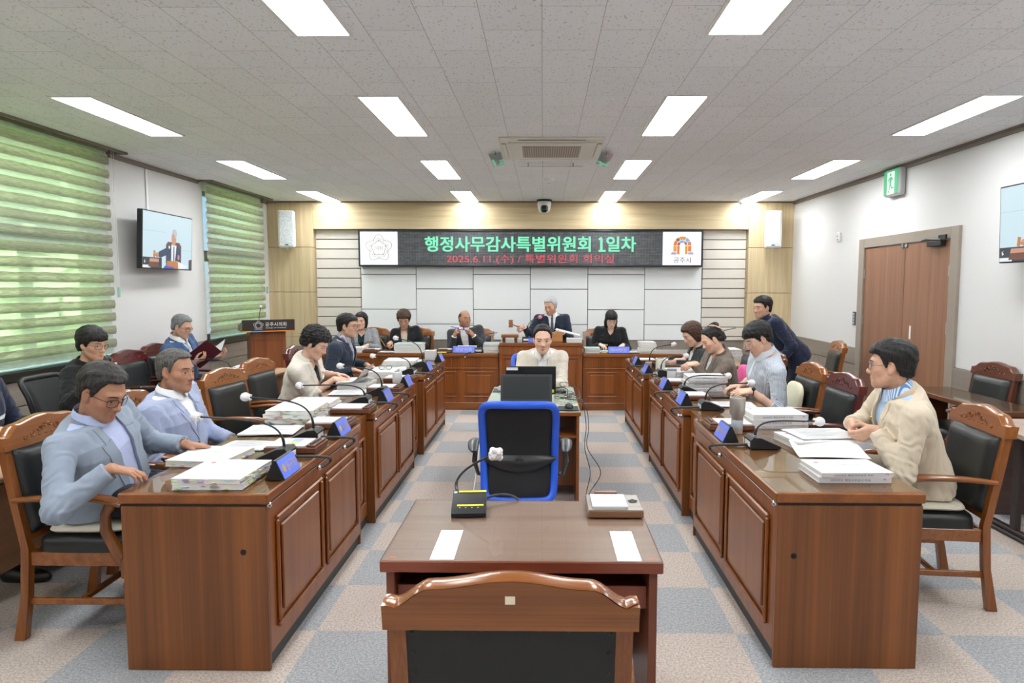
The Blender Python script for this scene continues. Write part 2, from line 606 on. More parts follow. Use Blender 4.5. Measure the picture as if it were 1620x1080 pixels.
def build_shell():
    m = MB().box(XL - .25, XR + .25, YF - .2, YB + .25, -0.15, 0.0)
    struct(m.build('floor', m_carpet()), 'grey and beige checkered carpet tile floor', 'floor')
    cm = m_ceiling()
    # main ceiling, leaving blind pockets above the two windows
    m = MB()
    m.box(XL + .17, XR + .25, YF - .2, YB + .25, HC, HC + .12)
    m.box(XL - .25, XL + .17, 6.79, 8.55, HC, HC + .12)
    m.box(XL - .25, XL + .17, 10.42, YB + .25, HC, HC + .12)
    m.box(XL - .25, XL + .17, YF - .2, 1.6, HC, HC + .12)
    m.box(XL - .25, XL + .20, 1.5, 6.9, HC + .12, HC + .2)
    m.box(XL - .25, XL + .20, 8.45, 10.5, HC + .12, HC + .2)
    struct(m.build('ceiling', cm), 'white speckled fibre board ceiling with fine seams', 'ceiling')
    # left wall with two window openings
    m = MB()
    x0, x1 = XL - .22, XL
    for ya, yb in ((YF - .2, 2.6), (6.62, 8.66), (10.27, YB + .25)):
        m.box(x0, x1, ya, yb, 0, HC + .12)
    for ya, yb in ((2.6, 6.62), (8.66, 10.27)):
        m.box(x0, x1, ya, yb, 0, 0.93)
        m.box(x0, x1, ya, yb, 2.86, HC + .12)
    struct(m.build('wall_left', WHITE), 'white papered left wall with two windows', 'wall')
    m = MB().box(XR, XR + .22, YF - .2, 6.52, 0, HC + .12).box(XR, XR + .22, 8.27, YB + .25, 0, HC + .12)
    m.box(XR, XR + .22, 6.52, 8.27, 2.12, HC + .12)
    struct(m.build('wall_right', WHITE), 'white papered right wall with a double door', 'wall')
    m = MB().box(XL - .22, XR + .22, YF - .22, YF, 0, HC + .12)
    struct(m.build('wall_front', WHITE), 'white wall behind the photographer', 'wall')
    # back wall
    m = MB().box(XL - .22, XR + .22, YB, YB + .22, 0, HC + .12)
    struct(m.build('wall_back', GROOVE), 'back wall behind the panelling', 'wall')
    g = 0.005
    xs = [-2.885, -2.012, -1.110, -.204, .702, 1.597, 2.495]
    odd, ev = [0.79, 1.275, 1.828, 2.6], [0.79, 1.040, 1.598, 2.15, 2.6]
    m = MB()
    for i in range(6):
        zz = odd if i % 2 == 0 else ev
        for a, b in zip(zz[:-1], zz[1:]):
            m.box(xs[i] + g, xs[i + 1] - g, YB - .035, YB - .001, a + g, b - g, .003)
    struct(m.build('wall_back_panels', PANEL_W), 'pale grey staggered wall panels under the display board', 'wall panel')
    m = MB()
    for xa, xb in ((-3.59, -2.885), (2.495, 3.175)):
        z = 2.525
        while z > .80:
            a = max(z - .152, .79)
            m.box(xa + g, xb - g, YB - .05, YB - .001, a + .006, z - .006, .003)
            z -= .152
    struct(m.build('wall_back_strips', FABRIC_WALL), 'stacked horizontal warm grey strips flanking the white panels', 'wall panel')
    m = MB().box(-3.59, 3.175, YB - .03, YB - .001, 0.0, .785)
    struct(m.build('wall_back_dado', DADO), 'taupe wainscot along the foot of the back wall', 'wall panel')
    m = MB()
    for xa, xb in ((XL, -3.59), (3.175, XR)):
        for a, b in ((0, .845), (.845, 1.545), (1.545, 2.243), (2.243, HC - .015)):
            m.box(xa + .001, xb, YB - .16, YB - .0015, a + .003, b - .003, .003)
    struct(m.build('wall_back_columns', BEIGE_V), 'pale oak panelled columns at both ends of the back wall', 'wall panel')
    m = MB().box(-3.586, 3.171, YB - .16, YB - .002, 2.525, HC - .015, .003)
    struct(m.build('wall_back_beam', BEIGE_H), 'pale oak header beam above the display board', 'wall panel')
    m = MB().box(XL, XR, YB - .18, YB - .16, HC - .018, HC - .001)
    struct(m.build('trim_1', TRIM), 'taupe ceiling trim along the back wall', 'trim')
    m = MB().box(XR - .022, XR - .0005, YF, YB - .18, HC - .05, HC - .001).box(XR - .034, XR - .022, YF, YB - .18, HC - .018, HC - .001)
    struct(m.build('trim_2', TRIM), 'taupe ceiling trim along the right wall', 'trim')
    m = MB()
    h = HC - .045
    m.box(XL + .0005, XL + .022, 6.80, 8.55, h, HC - .001)
    m.box(XL + .0005, XL + .022, 10.42, YB - .18, h, HC - .001)
    m.box(XL + .17, XL + .20, 1.6, 6.80, HC - .02, HC + .10)
    m.box(XL + .0005, XL + .20, 6.78, 6.81, HC - .02, HC + .10)
    m.box(XL + .17, XL + .20, 8.54, 10.43, HC - .02, HC + .10)
    m.box(XL + .0005, XL + .20, 8.53, 8.56, HC - .02, HC + .10)
    m.box(XL + .0005, XL + .20, 10.41, 10.44, HC - .02, HC + .10)
    struct(m.build('trim_3', TRIM), 'taupe ceiling trim stepping around the blind pockets', 'trim')
    # wainscot on the side walls
    def dado(x, s, spans, top, name, label):
        m = MB()
        mats = [DADO, DADO_H, GROOVE]
        for ya, yb in spans:
            m.cur = 2
            m.box(x, x + s * .010, ya, yb, 0, top)
            m.cur = 1
            m.box(x, x + s * .022, ya, yb, top - .20, top - .002, .003)
            m.cur = 0
            n = max(1, round((yb - ya) / .62))
            w = (yb - ya) / n
            for i in range(n):
                m.box(x, x + s * .020, ya + i * w + .003, ya + (i + 1) * w - .003, .09, top - .208, .003)
            m.cur = 1
            m.box(x, x + s * .024, ya, yb, 0, .085, .003)
        struct(m.build(name, mats), label, 'wall panel')
    dado(XL + .0005, 1, ((YF, 2.6), (6.62, 8.66), (10.27, YB - .17)), .945, 'wall_left_dado', 'taupe wainscot on the left wall beside the windows')
    dado(XL + .0005, 1, ((2.6, 6.62), (8.66, 10.27)), .86, 'wall_left_window_dado', 'taupe wainscot on the left wall below the windows')
    dado(XR - .0005, -1, ((YF, 6.44), (8.36, YB - .17)), .895, 'wall_right_dado', 'taupe wainscot on the right wall')

def m_blind(name, sheer):
    t = NT(name)
    c = t.coord((1, 2.2, 40))
    n = t.n('ShaderNodeTexNoise', i_Scale=5.0, i_Detail=4.0)
    t.l(c, n.inputs['Vector'])
    if sheer:
        col = t.ramp(n.outputs[0], [(0.3, srgb(200, 206, 200)), (0.7, srgb(232, 235, 230))])
    else:
        col = t.ramp(n.outputs[0], [(0.3, srgb(150, 146, 130)), (0.7, srgb(192, 188, 172))])
    df = t.n('ShaderNodeBsdfDiffuse')
    tl = t.n('ShaderNodeBsdfTranslucent')
    tp = t.n('ShaderNodeBsdfTransparent')
    t.l(col, df.inputs[0])
    t.l(col, tl.inputs[0])
    a = t.n('ShaderNodeMixShader')
    a.inputs[0].default_value = 0.62
    t.l(df.outputs[0], a.inputs[1])
    t.l(tl.outputs[0], a.inputs[2])
    b = t.n('ShaderNodeMixShader')
    b.inputs[0].default_value = 0.16 if sheer else 0.05
    t.l(a.outputs[0], b.inputs[1])
    t.l(tp.outputs[0], b.inputs[2])
    t.l(b.outputs[0], t.out.inputs[0])
    return t.m

def build_windows():
    glass = sheet_glass('window glass', (0.93, 0.97, 0.95, 1))
    frame = plain('grey window frame', srgb(96, 100, 100), 0.4)
    sillm = plain('dark window sill', srgb(44, 40, 38), 0.35)
    aqua = plain('blind bottom rail', srgb(150, 190, 182), 0.35)
    opaque, sheer = m_blind('zebra blind weave', False), m_blind('zebra blind voile', True)
    for k, (ya, yb, muls) in enumerate(((2.6, 6.62, (4.3, 5.80)), (8.66, 10.27, (9.40,)))):
        w = bpy.data.objects.new('window_%d' % (k + 1), None)
        COL.objects.link(w)
        struct(w, ('large window behind the drinking woman, zebra blind down', 'narrower window beside the lectern, zebra blind down')[k], 'window')
        m = MB()
        x0, x1 = XL - .15, XL - .09
        z0, z1, zt = .95, 2.86, 2.03
        m.box(x0, x1, ya, yb, z0, z0 + .06, .004).box(x0, x1, ya, yb, z1 - .06, z1, .004)
        m.box(x0, x1, ya, ya + .06, z0, z1, .004).box(x0, x1, yb - .06, yb, z0, z1, .004)
        m.box(x0, x1, ya, yb, zt - .07, zt + .07, .004)
        for y in muls:
            m.box(x0, x1, y - .045, y + .045, z0, zt, .004)
        m.build('window_frame', frame, w)
        MB().box(XL - .122, XL - .118, ya + .05, yb - .05, z0 + .05, z1 - .05).build('window_pane', glass, w)
        MB().box(XL - .215, XL + .045, ya - .02, yb + .02, .87, .945, .006).build('window_sill', sillm, w)
        # zebra blind
        b = thing('roller_blind', ('wide green-lit zebra blind on the window behind the drinking woman',
                                   'narrow green-lit zebra blind on the window beside the lectern')[k], 'blind',
                  (XL + .075, 0, 0), 0, 'zebra blinds')
        y0, y1 = ya - .06, yb + .06
        ztop, zbot = HC + .06, .985
        fr, bk = MB(), MB()
        p, z, i = .1255, ztop, 0
        ny = 40
        while z > zbot + .03:
            za = max(z - .082, zbot)
            def band(u, v, za=za, zb=z, i=i):
                y = y0 + (y1 - y0) * u
                wv = .0025 * sin(y * 4 + i) + .0015 * sin(y * 13 + i * 2.1)
                return (.010 * sin(pi * v) + .004 + wv * .6, y, za + (zb - za) * v + wv)
            fr.grid(band, ny, 5)
            zb_, za_ = z - .058, max(z - .058 - .088, zbot)
            if za_ < zb_:
                def vb(u, v, za=za_, zb=zb_, i=i):
                    y = y0 + .018 + (y1 - y0 - .036) * u
                    return (-.010 - .006 * sin(pi * v), y, za + (zb - za) * v)
                bk.grid(vb, 12, 4)
            z -= p
            i += 1
        fr.build('blind_weave', opaque, b, fix=False)
        bk.build('blind_voile', sheer, b, fix=False)
        MB().tube([(0, y0, zbot - .012), (0, y1, zbot - .012)], .014, 10).build('bottom_rail', aqua, b)
        MB().tube([(0, y0, ztop + .015), (0, y1, ztop + .015)], .022, 10).build('blind_roller', WHITEP, b)
        cd = MB()
        for dx in (0, .02):
            cd.tube([(.012 + dx, y1 + .045, ztop), (.012 + dx, y1 + .047, 1.62)], .0022, 6)
        cd.build('pull_cord', WHITEP, b)
        MB().box(.008, .036, y1 + .038, y1 + .056, 1.53, 1.63, .004).build('cord_weight', aqua, b)

def build_outside():
    # what is seen, blurred, through the blinds: a sunlit hedge and lawn outside
    leaf = NT('sunlit leaves')
    n = leaf.n('ShaderNodeTexNoise', i_Scale=7.0, i_Detail=5.0)
    leaf.l(leaf.coord(), n.inputs['Vector'])
    leaf.l(leaf.ramp(n.outputs[0], [(0.3, (0.30, 0.40, 0.22, 1)), (0.7, (0.52, 0.64, 0.42, 1))]), leaf.b.inputs['Base Color'])
    leaf.b.inputs['Roughness'].default_value = 0.8
    m = MB()
    rnd = random.Random(3)
    def surf(u, v):
        y = -2 + 18 * u
        z = -.2 + 4.9 * v
        return (-8.6 + .5 * sin(y * 1.7) * sin(z * 2.1 + y) + rnd.uniform(-.22, .22) - .9 * v ** 2, y, z + rnd.uniform(-.12, .12))
    m.grid(surf, 90, 26)
    o = m.build('hedge_foliage', leaf.m)
    tag(o, 'sunlit green hedge outside the windows', 'hedge', kind='stuff')
    lw = plain('lawn', (0.20, 0.36, 0.08, 1), 0.9, var=0.3, bscale=12)
    o = MB().box(-14, XL - .26, -4, 17, -.35, -.2).build('lawn_ground', lw)
    struct(o, 'green lawn outside the windows', 'lawn')

def build_door():
    d = bpy.data.objects.new('door_1', None)
    COL.objects.link(d)
    struct(d, 'brown double door in a taupe frame on the right wall', 'door')
    leafm = wood('brown door veneer', srgb(122, 84, 62), srgb(158, 114, 88), 'z', .8, .42)
    fr = plain('taupe door frame', srgb(150, 139, 127), .45, var=.06, bscale=3)
    y0, y1, zt = 6.40, 8.40, 2.215
    m = MB()
    m.box(XR - .03, XR + .2, y0, y0 + .13, 0, zt, .004).box(XR - .03, XR + .2, y1 - .13, y1, 0, zt, .004)
    m.box(XR - .03, XR + .2, y0 + .13, y1 - .13, zt - .11, zt, .004)
    m.build('door_frame', fr, d)
    mid = 7.36
    for k, (a, b) in enumerate(((y0 + .135, mid - .003), (mid + .003, y1 - .135))):
        lf = MB().box(XR - .012, XR + .030, a, b, .01, zt - .118, .003).build('door_leaf', leafm, d)
        hy = a + .005 if k == 0 else b - .005
        hm = MB()
        for z in (.25, 1.25, 1.80):
            hm.box(XR - .022, XR - .010, hy - .014, hy + .014, z - .055, z + .055, .003)
        hm.build('hinge', ALU, lf)
        ky = mid - .07 if k == 0 else mid + .07
        MB().lathe([(.0, 0), (.030, 0), (.030, .006), (.012, .012), (.012, .045), (.028, .052), (.028, .078), (.018, .088), (0, .09)],
                   n=20, axis='x').build('door_knob', CHROME, lf, loc=(XR - .0125, ky, 1.02)).scale = (-1, 1, 1)
        MB().box(XR - .034, XR - .0125, mid + (-.055 if k == 0 else .015), mid + (-.015 if k == 0 else .055), zt - .155, zt - .112, .006).build('top_catch', ALU, lf)
    c = MB()
    c.box(XR - .070, XR - .0125, 6.62, 6.86, zt - .175, zt - .125, .006)
    c.tube([(XR - .04, 6.66, zt - .115), (XR - .075, 6.86, zt - .1), (XR - .04, 7.0, zt - .108)], .011, 8)
    c.box(XR - .05, XR - .031, 6.58, 6.7, zt - .12, zt - .07, .004)
    c.build('door_closer', BLACK, d)
    MB().box(XR - .015, XR - .0125, 7.18, 7.21, 1.10, 1.24).build('door_notice', WHITEP, d)

build_shell()
build_windows()
build_outside()
build_door()

# ------------------------------------------------------------------ ceiling lamps
DIFF = emit('lit lamp diffuser', (0.95, 0.985, 1.0, 1), LAMP_STRENGTH, (0.9, 0.9, 0.9, 1))
def build_lamps():
    proto = None
    rows = [(0.0, 'above the camera'), (2.42, 'in the row nearest the camera'), (4.80, 'in the second row from the camera'),
            (7.20, 'in the row level with the air conditioner'), (9.50, 'in the row against the oak beam')]
    cols = [(-3.28, 'leftmost'), (-1.145, 'second from left'), (.985, 'second from right'), (3.13, 'rightmost')]
    for y, rn in rows:
        for x, cn in cols:
            lb = '%s recessed white ceiling light panel %s' % (cn, rn)
            if proto is None:
                t = thing('ceiling_light', lb, 'ceiling light', (x, y, HC), 0, 'recessed ceiling light panels')
                m = MB()
                m.box(-.155, .155, 0, .012, -.008, -.0002).box(-.155, .155, 1.228, 1.24, -.008, -.0002)
                m.box(-.155, -.135, .012, 1.228, -.008, -.0002).box(.135, .155, .012, 1.228, -.008, -.0002)
                m.build('lamp_frame', WHITEP, t)
                MB().box(-.134, .134, .013, 1.227, -.005, -.0008).build('diffuser', DIFF, t)
                proto = t
            else:
                dup(proto, (x, y, HC), 0, lb)
build_lamps()
# ------------------------------------------------------------------ fixed furniture
CHERRY = wood('cherry desk front', srgb(103, 52, 17), srgb(152, 87, 36), 'z', .8, .33, .15)
CHERRY_Y = wood('cherry desk edge along', srgb(105, 54, 19), srgb(150, 87, 36), 'y', .8, .3, .2)
CHERRY_X = wood('cherry desk edge across', srgb(105, 54, 19), srgb(150, 87, 36), 'x', .8, .3, .2)
WALNUT = wood('walnut end panel', srgb(83, 43, 17), srgb(142, 85, 38), 'z', .55, .36, .1, 1.1)
MAHOG = wood('dark mahogany', srgb(77, 30, 21), srgb(131, 60, 39), 'z', 1.0, .28, .3)
GLASSTOP = sheet_glass('desk glass sheet', (0.90, 0.94, 0.91, 1), 1.62)
GLASSEDGE = plain('glass cut edge', srgb(58, 92, 80), 0.1)
DESKTOP_G = plain('dark green desk cloth under glass', srgb(96, 88, 72), 0.6, var=.08, bscale=6)
KICK = plain('charcoal skirting', srgb(58, 60, 60), .6)
HT = 0.783

def raised_panel(mb, s, x, ya, yb, za, zb):
    """moulded frame and field on a face looking along s*x"""
    w = .020
    for a, b, c, d in ((ya, yb, za, za + w), (ya, yb, zb - w, zb), (ya, ya + w, za + w, zb - w), (yb - w, yb, za + w, zb - w)):
        mb.box(x, x + s * .016, a, b, c, d, .006)
    mb.box(x, x + s * .012, ya + .055, yb - .055, za + .055, zb - .055, .010)

def row_desk(y0, L, s, label, endhole=False):
    """s=+1: the panelled face looks along +x (left row)"""
    xin = -1.165 if s > 0 else 1.0
    xo = xin - s * .615
    t = thing('conference_desk', label, 'desk', ((xin + xo) / 2, y0, 0), 0, 'panelled conference desks in two rows')
    hw = .3075
    fi, bo = s * hw, -s * hw                       # inner (aisle) and outer x
    m = MB()
    m.box(fi - s * .022, fi, .018, L - .018, .07, HT - .062, .002)
    m.build('front_panel', CHERRY, t)
    n = 2
    w = (L - .12) / n
    for i in range(n):
        r = MB()
        raised_panel(r, s, fi + s * .0003, .06 + i * w + .03, .06 + (i + 1) * w - .03, .15, HT - .13)
        r.build('raised_panel', CHERRY, t)
    for a, b in ((0, .018), (L - .018, L)):
        MB().box(bo, fi, a, b, 0.002, HT - .062, .0015).build('end_panel', WALNUT, t)
    MB().box(fi - s * .030, fi - s * .014, .018, L - .018, 0.002, .07).build('skirting', KICK, t)
    MB().box(bo + s * .004, fi - s * .003, .004, L - .004, HT - .0615, HT - .0505).build('shadow_gap', BLACKM, t)
    MB().box(bo - s * .008, fi + s * .010, -.008, L + .008, HT - .050, HT - .0055, .005).build('desktop', CHERRY_Y, t)
    g = MB()
    g.mi
    g.box(bo - s * .002, fi + s * .004, -.002, L + .002, HT - .0052, HT, .0008)
    g.build('glass_sheet', GLASSTOP, t)
    MB().lathe([(0, 0), (.013, 0), (.013, .007), (.009, .011), (0, .012)], n=16, axis='x').build('chrome_stud', CHROME, t, loc=(fi + s * .008, .012, HT - .056)).scale = (s, 1, 1)
    if endhole:
        hx = (fi - s * .10) if s > 0 else (fi - s * .075)
        MB().lathe([(.011, 0), (.0125, 0), (.0125, .0016), (.010, .0016), (.010, .0004), (0, .0004)], n=20, axis='y', caps=False).build('cable_hole', BLACKM, t, loc=(hx, -.0016, .525 if s > 0 else .50))
    return t

def filler(y0, L, s, label):
    xin = -1.165 if s > 0 else 1.0
    xin -= s * .05
    xo = xin - s * .55
    t = thing('linking_unit', label, 'desk unit', ((xin + xo) / 2, y0, 0), 0, 'narrow recessed units linking the row desks')
    hw = .275
    fi, bo = s * hw, -s * hw
    MB().box(fi - s * .02, fi, .002, L - .002, .07, HT - .06).build('front_panel', CHERRY, t)
    r = MB()
    raised_panel(r, s, fi + .0003 * s, L / 2 - .085, L / 2 + .085, .17, HT - .15)
    r.build('raised_panel', CHERRY, t)
    MB().box(fi - s * .03, fi - s * .012, .002, L - .002, 0.002, .07).build('skirting', KICK, t)
    MB().box(bo, fi + s * .006, .009, L - .009, HT - .055, HT - .006, .003).build('desktop', CHERRY_Y, t)
    MB().box(bo, fi + s * .004, .010, L - .010, HT - .0055, HT, .0008).build('glass_sheet', GLASSTOP, t)

LY = [(2.79, 1.46), (4.62, 1.45), (6.56, 1.46)]
RY = [(2.85, 1.59), (4.81, 1.54), (6.70, 1.53)]
for (a, L), lb, e in zip(LY, ('cherry panelled desk in front of the two men in pale blue jackets', 'cherry panelled desk in front of the woman in a cream jacket',
                              'cherry panelled desk in front of the man in a navy blazer'), (1, 0, 0)):
    row_desk(a, L, 1, lb, e)
for (a, L), lb, e in zip(RY, ('cherry panelled desk in front of the man in a beige jacket', 'cherry panelled desk in front of the man in a striped shirt',
                              'cherry panelled desk of the right row nearest the wall display'), (1, 0, 0)):
    row_desk(a, L, -1, lb, e)
filler(LY[0][0] + LY[0][1] + .012, LY[1][0] - LY[0][0] - LY[0][1] - .024, 1, 'recessed linking unit between the nearest and middle left desks')
filler(LY[1][0] + LY[1][1] + .012, LY[2][0] - LY[1][0] - LY[1][1] - .024, 1, 'recessed linking unit between the middle and far left desks')
filler(RY[0][0] + RY[0][1] + .012, RY[1][0] - RY[0][0] - RY[0][1] - .024, -1, 'recessed linking unit between the nearest and middle right desks')
filler(RY[1][0] + RY[1][1] + .012, RY[2][0] - RY[1][0] - RY[1][1] - .024, -1, 'recessed linking unit between the middle and far right desks')

# ---- dais
DY = 9.0
DAIS_H = .760
POD_H = .905
def front_panels(mb, y, xs, za, zb):
    for a, b in xs:
        w = .018
        for p, q, c, d in ((a, b, za, za + w), (a, b, zb - w, zb), (a, a + w, za + w, zb - w), (b - w, b, za + w, zb - w)):
            mb.box(p, q, y - .014, y, c, d, .005)
        mb.box(a + .045, b - .045, y - .010, y, za + .045, zb - .045, .009)
def dais(x0, x1, label, pan, H, y, name='dais_desk'):
    t = thing(name, label, 'desk', ((x0 + x1) / 2, y, 0), 0, 'dais desks facing the room')
    c = (x0 + x1) / 2
    a, b = x0 - c, x1 - c
    MB().box(a, b, 0, .022, .10, H - .05).build('front_panel', CHERRY, t)
    for p, q in pan:
        m = MB()
        front_panels(m, -.0003, [(p - c, q - c)], .17, H - .245 if H < .85 else H - .19)
        m.build('raised_panel', CHERRY, t)
    m = MB()
    if H < .85:
        k = int((b - a) / .022)
        for i in range(k):
            xx = a + (b - a) * (i + .5) / k
            m.box(xx - .008, xx + .008, -.008, -.0003, H - .185, H - .055, .003)
        m.box(a, b, -.012, -.0003, H - .215, H - .195, .004)
        m.build('fluted_frieze', CHERRY, t)
    else:
        m.box(a, b, -.010, -.0003, H - .16, H - .05, .003)
        m.build('frieze', CHERRY, t)
    MB().box(a, b, -.014, .0, .002, .10, .006).build('skirting', CHERRY_X, t)
    MB().box(a - .0, b + .0, -.022, .62, H - .048, H - .0055, .006).build('desktop', CHERRY_X, t)
    MB().box(a + .004, b - .004, -.018, .61, H - .005, H, .0008).build('glass_sheet', GLASSTOP, t)
    for xx in (a, b - .02):
        MB().box(xx, xx + .02, .022, .6, .002, H - .05).build('end_panel', WALNUT, t)
dais(-3.05, -.590, 'low cherry dais desk left of the chairman, fluted frieze', [(-1.06 - .5 * i, -.65 - .5 * i) for i in range(4)], DAIS_H, DY)
dais(.528, 2.45, 'low cherry dais desk right of the chairman, fluted frieze', [(.575 + .5 * i, .985 + .5 * i) for i in range(3)], DAIS_H, DY)
dais(-.578, .516, 'raised cherry podium of the gavel-holding chairman', [(-.53, -.08), (.02, .47)], POD_H, DY - .06, 'chairman_podium')

# ---- witness table in front of the camera
def witness_table():
    t = thing('witness_table', 'reddish brown table with glass top nearest the camera', 'table', (-.07, 2.18, 0))
    m = wood('reddish table top', srgb(146, 108, 90), srgb(186, 150, 130), 'x', .7, .35)
    md = wood('reddish table edge', srgb(102, 44, 28), srgb(145, 72, 46), 'x', .7, .35, .2)
    mz = wood('reddish table side', srgb(95, 49, 32), srgb(138, 77, 51), 'z', .7, .4)
    MB().box(-.468, .468, 0, .64, .705, .744, .003).build('table_top', [md], t)
    MB().box(-.463, .463, .004, .636, .7443, .7452).build('top_veneer', m, t)
    MB().box(-.466, .466, .002, .638, .7455, .7505, .0008).build('glass_sheet', sheet_glass('table glass sheet', (.90, .92, .92, 1), 1.55), t)
    for x in (-.452, .424):
        MB().box(x, x + .028, .02, .62, .002, .7045, .002).build('side_panel', mz, t)
    MB().box(-.4235, .4235, .55, .565, .12, .7045).build('modesty_panel', mz, t)
    MB().box(-.4235, .4235, .06, .54, .60, .612).build('book_shelf', md, t)
    MB().box(-.4235, .4235, .055, .0655, .56, .64, .002).build('shelf_lip', md, t)
    s = MB()
    for x, y in ((-.43, .03), (.43, .03), (-.43, .61), (.43, .61)):
        s.lathe([(0, 0), (.012, 0), (.012, .0004), (0, .0004)], (x, y, .7452), 14)
    s.build('glass_pad', plain('amber pad', srgb(190, 110, 60), .4), t)
    b = MB().lathe([(0, 0), (.03, 0), (.03, .002), (0, .002)], n=20, axis='x')
    b.build('white_sticker', WHITEP, t, loc=(-.4235, .12, .47)).scale = (1, .45, 1)
witness_table()

def steno_table():
    t = thing('stenographer_desk', 'brown stenographer desk with pale glass top in mid aisle', 'desk', (-.085, 4.93, 0))
    w, L, H = .362, 1.23, .735
    MB().box(-w, w, 0, L, H - .035, H - .0055, .004).build('desktop', [CHERRY_Y], t)
    MB().box(-w + .006, w - .006, .006, L - .006, H - .0053, H - .0046).build('desk_cloth', plain('pale desk cloth', srgb(222, 220, 210), .6), t)
    MB().box(-w + .003, w - .003, .003, L - .003, H - .0043, H, .0008).build('glass_sheet', GLASSTOP, t)
    for x in (-w + .01, w - .032):
        MB().box(x, x + .022, .01, L - .01, .002, H - .036, .002).build('side_panel', CHERRY, t)
    MB().box(-w + .033, w - .033, .30, .318, .10, H - .036).build('modesty_panel', WALNUT, t)
    MB().box(-w + .033, w - .033, .02, .299, H - .20, H - .182, .002).build('shelf', CHERRY_X, t)
steno_table()

# ---- side tables
def folding_table(name, label, x0, x1, y0, y1, H, face, top, panel):
    """folding conference table; face = x of the modesty panel side"""
    t = thing(name, label, 'folding table', ((x0 + x1) / 2, (y0 + y1) / 2, 0), 0, 'folding tables outside the two rows')
    a, b = (x1 - x0) / 2, (y1 - y0) / 2
    MB().box(-a, a, -b, b, H - .028, H, .006).build('table_top', top, t)
    for sy in (-1, 1):
        y = sy * (b - .22)
        m = MB()
        m.box(-.035, .035, y - .03, y + .03, .06, H - .03, .01)
        m.box(-a + .06, a - .06, y - .028, y + .028, .055, .085, .01)
        m.box(-a + .10, a - .10, y - .02, y + .02, H - .07, H - .029, .006)
        lg = m.build('leg', BLACK, t)
        for sx in (-1, 1):
            c = MB()
            c.lathe([(0, -.011), (.026, -.011), (.026, .011), (0, .011)], (sx * (a - .09), y, .027), 16, axis='y')
            c.build('caster', plain('grey caster', srgb(120, 122, 124), .5), lg)
        k = MB().lathe([(0, 0), (.032, 0), (.032, .014), (.024, .02), (0, .02)], n=18, axis='y')
        k.build('tilt_knob', ALU, t, loc=(face * .07, y + sy * .03, H - .12)).scale = (1, sy, 1)
    px = face * (a - .07)
    MB().box(px - .008, px + .008, -b + .05, b - .05, .22, H - .06, .003).build('modesty_panel', panel, t)
    rl = MB().tube([(face * .02, -b + .1, H - .055), (face * .02, b - .1, H - .055)], .012, 8)
    rl.build('rail', ALU, t)
    return t
TT = wood('tan folding table top', srgb(163, 128, 94), srgb(193, 158, 122), 'y', .8, .45)
TP = wood('tan folding table panel', srgb(132, 97, 71), srgb(163, 125, 94), 'y', .8, .45)
folding_table('folding_table', 'tan folding table in front of the man with a burgundy folder', -3.32, -2.80, 6.15, 7.65, .72, 1, TT, TP)
folding_table('folding_table', 'tan folding table beside the drinking woman', -3.22, -2.68, 4.42, 5.9, .72, 1, TT, TP)
folding_table('folding_table', 'tan folding table under the hand with a computer mouse', -3.22, -2.62, 2.9, 4.30, .72, 1, TT, TP)
TG = wood('grey brown folding top', srgb(154, 132, 119), srgb(184, 163, 148), 'y', .8, .45)
TGP = wood('dark brown folding panel', srgb(66, 51, 47), srgb(99, 79, 73), 'x', .8, .45)

def tilted_table():
    # the dark panel of this table faces the camera; its near edge runs off the frame
    t = thing('folding_table', 'grey brown folding table with dark front panel at right edge', 'folding table', (3.02, 4.75, 0), 0, 'folding tables outside the two rows')
    a, b, H = .70, .60, .735
    poly = [(0, 0), (.74, .0), (.74, -.62), (-.13, -.62)]
    MB().prism([(0.0, .02), (1.5, .02) , (1.5, -.62), (-.11, -.66)][::-1], H - .028, H, 'xy').build('table_top', TG, t, loc=(-.02, -.04, 0)).scale = (.5, .95, 1)
    MB().box(.06, .70, -.045, -.028, .06, H - .05, .003).build('modesty_panel', TGP, t)
    for x in (.09, .66):
        m = MB().box(x - .025, x + .025, -.62, -.05, .03, .06, .008).box(x - .02, x + .02, -.36, -.30, .055, H - .03, .006)
        m.box(x - .035, x + .02, -.60, -.03, .002, .03, .008)
        m.build('leg', plain('dark table leg', srgb(52, 42, 40), .5), t)
tilted_table()

def glass_desk():
    t = thing('glass_topped_desk', 'dark brown desk with glass top against the right wall', 'desk', (3.54, 5.50, 0))
    mb = wood('dark desk top', srgb(81, 46, 30), srgb(126, 79, 53), 'y', .8, .3)
    MB().box(-.27, .10, -.62, .62, .712, .752, .004).build('desktop', mb, t)
    MB().box(-.268, .098, -.618, .618, .7525, .758, .0008).build('glass_sheet', GLASSTOP, t)
    for y in (-.60, .58):
        MB().box(-.25, .08, y, y + .02, .002, .7115).build('end_panel', WALNUT, t)
glass_desk()

# ---- chairs
OAK = wood('honey stained chair wood', srgb(105, 53, 15), srgb(157, 94, 39), 'z', 1.2, .26, .35)
OAK_Y = wood('honey stained chair arm', srgb(105, 53, 15), srgb(157, 94, 39), 'y', 1.2, .24, .4)
OAK_X = wood('honey stained chair rail', srgb(109, 56, 17), srgb(159, 96, 40), 'x', 1.2, .24, .4)
BROWNW = wood('brown stained chair wood', srgb(67, 31, 17), srgb(109, 59, 36), 'z', 1.2, .28, .3)
REDW = wood('burgundy stained chair wood', srgb(59, 15, 13), srgb(97, 34, 29), 'z', 1.2, .26, .35)
LEATHER = leather('black chair leather', srgb(30, 33, 32), .36)
CUSHION = fabric('ivory seat cushion cloth', srgb(214, 208, 190), scale=500)
STUD = plain('upholstery stud', srgb(52, 50, 46), .3, .6)

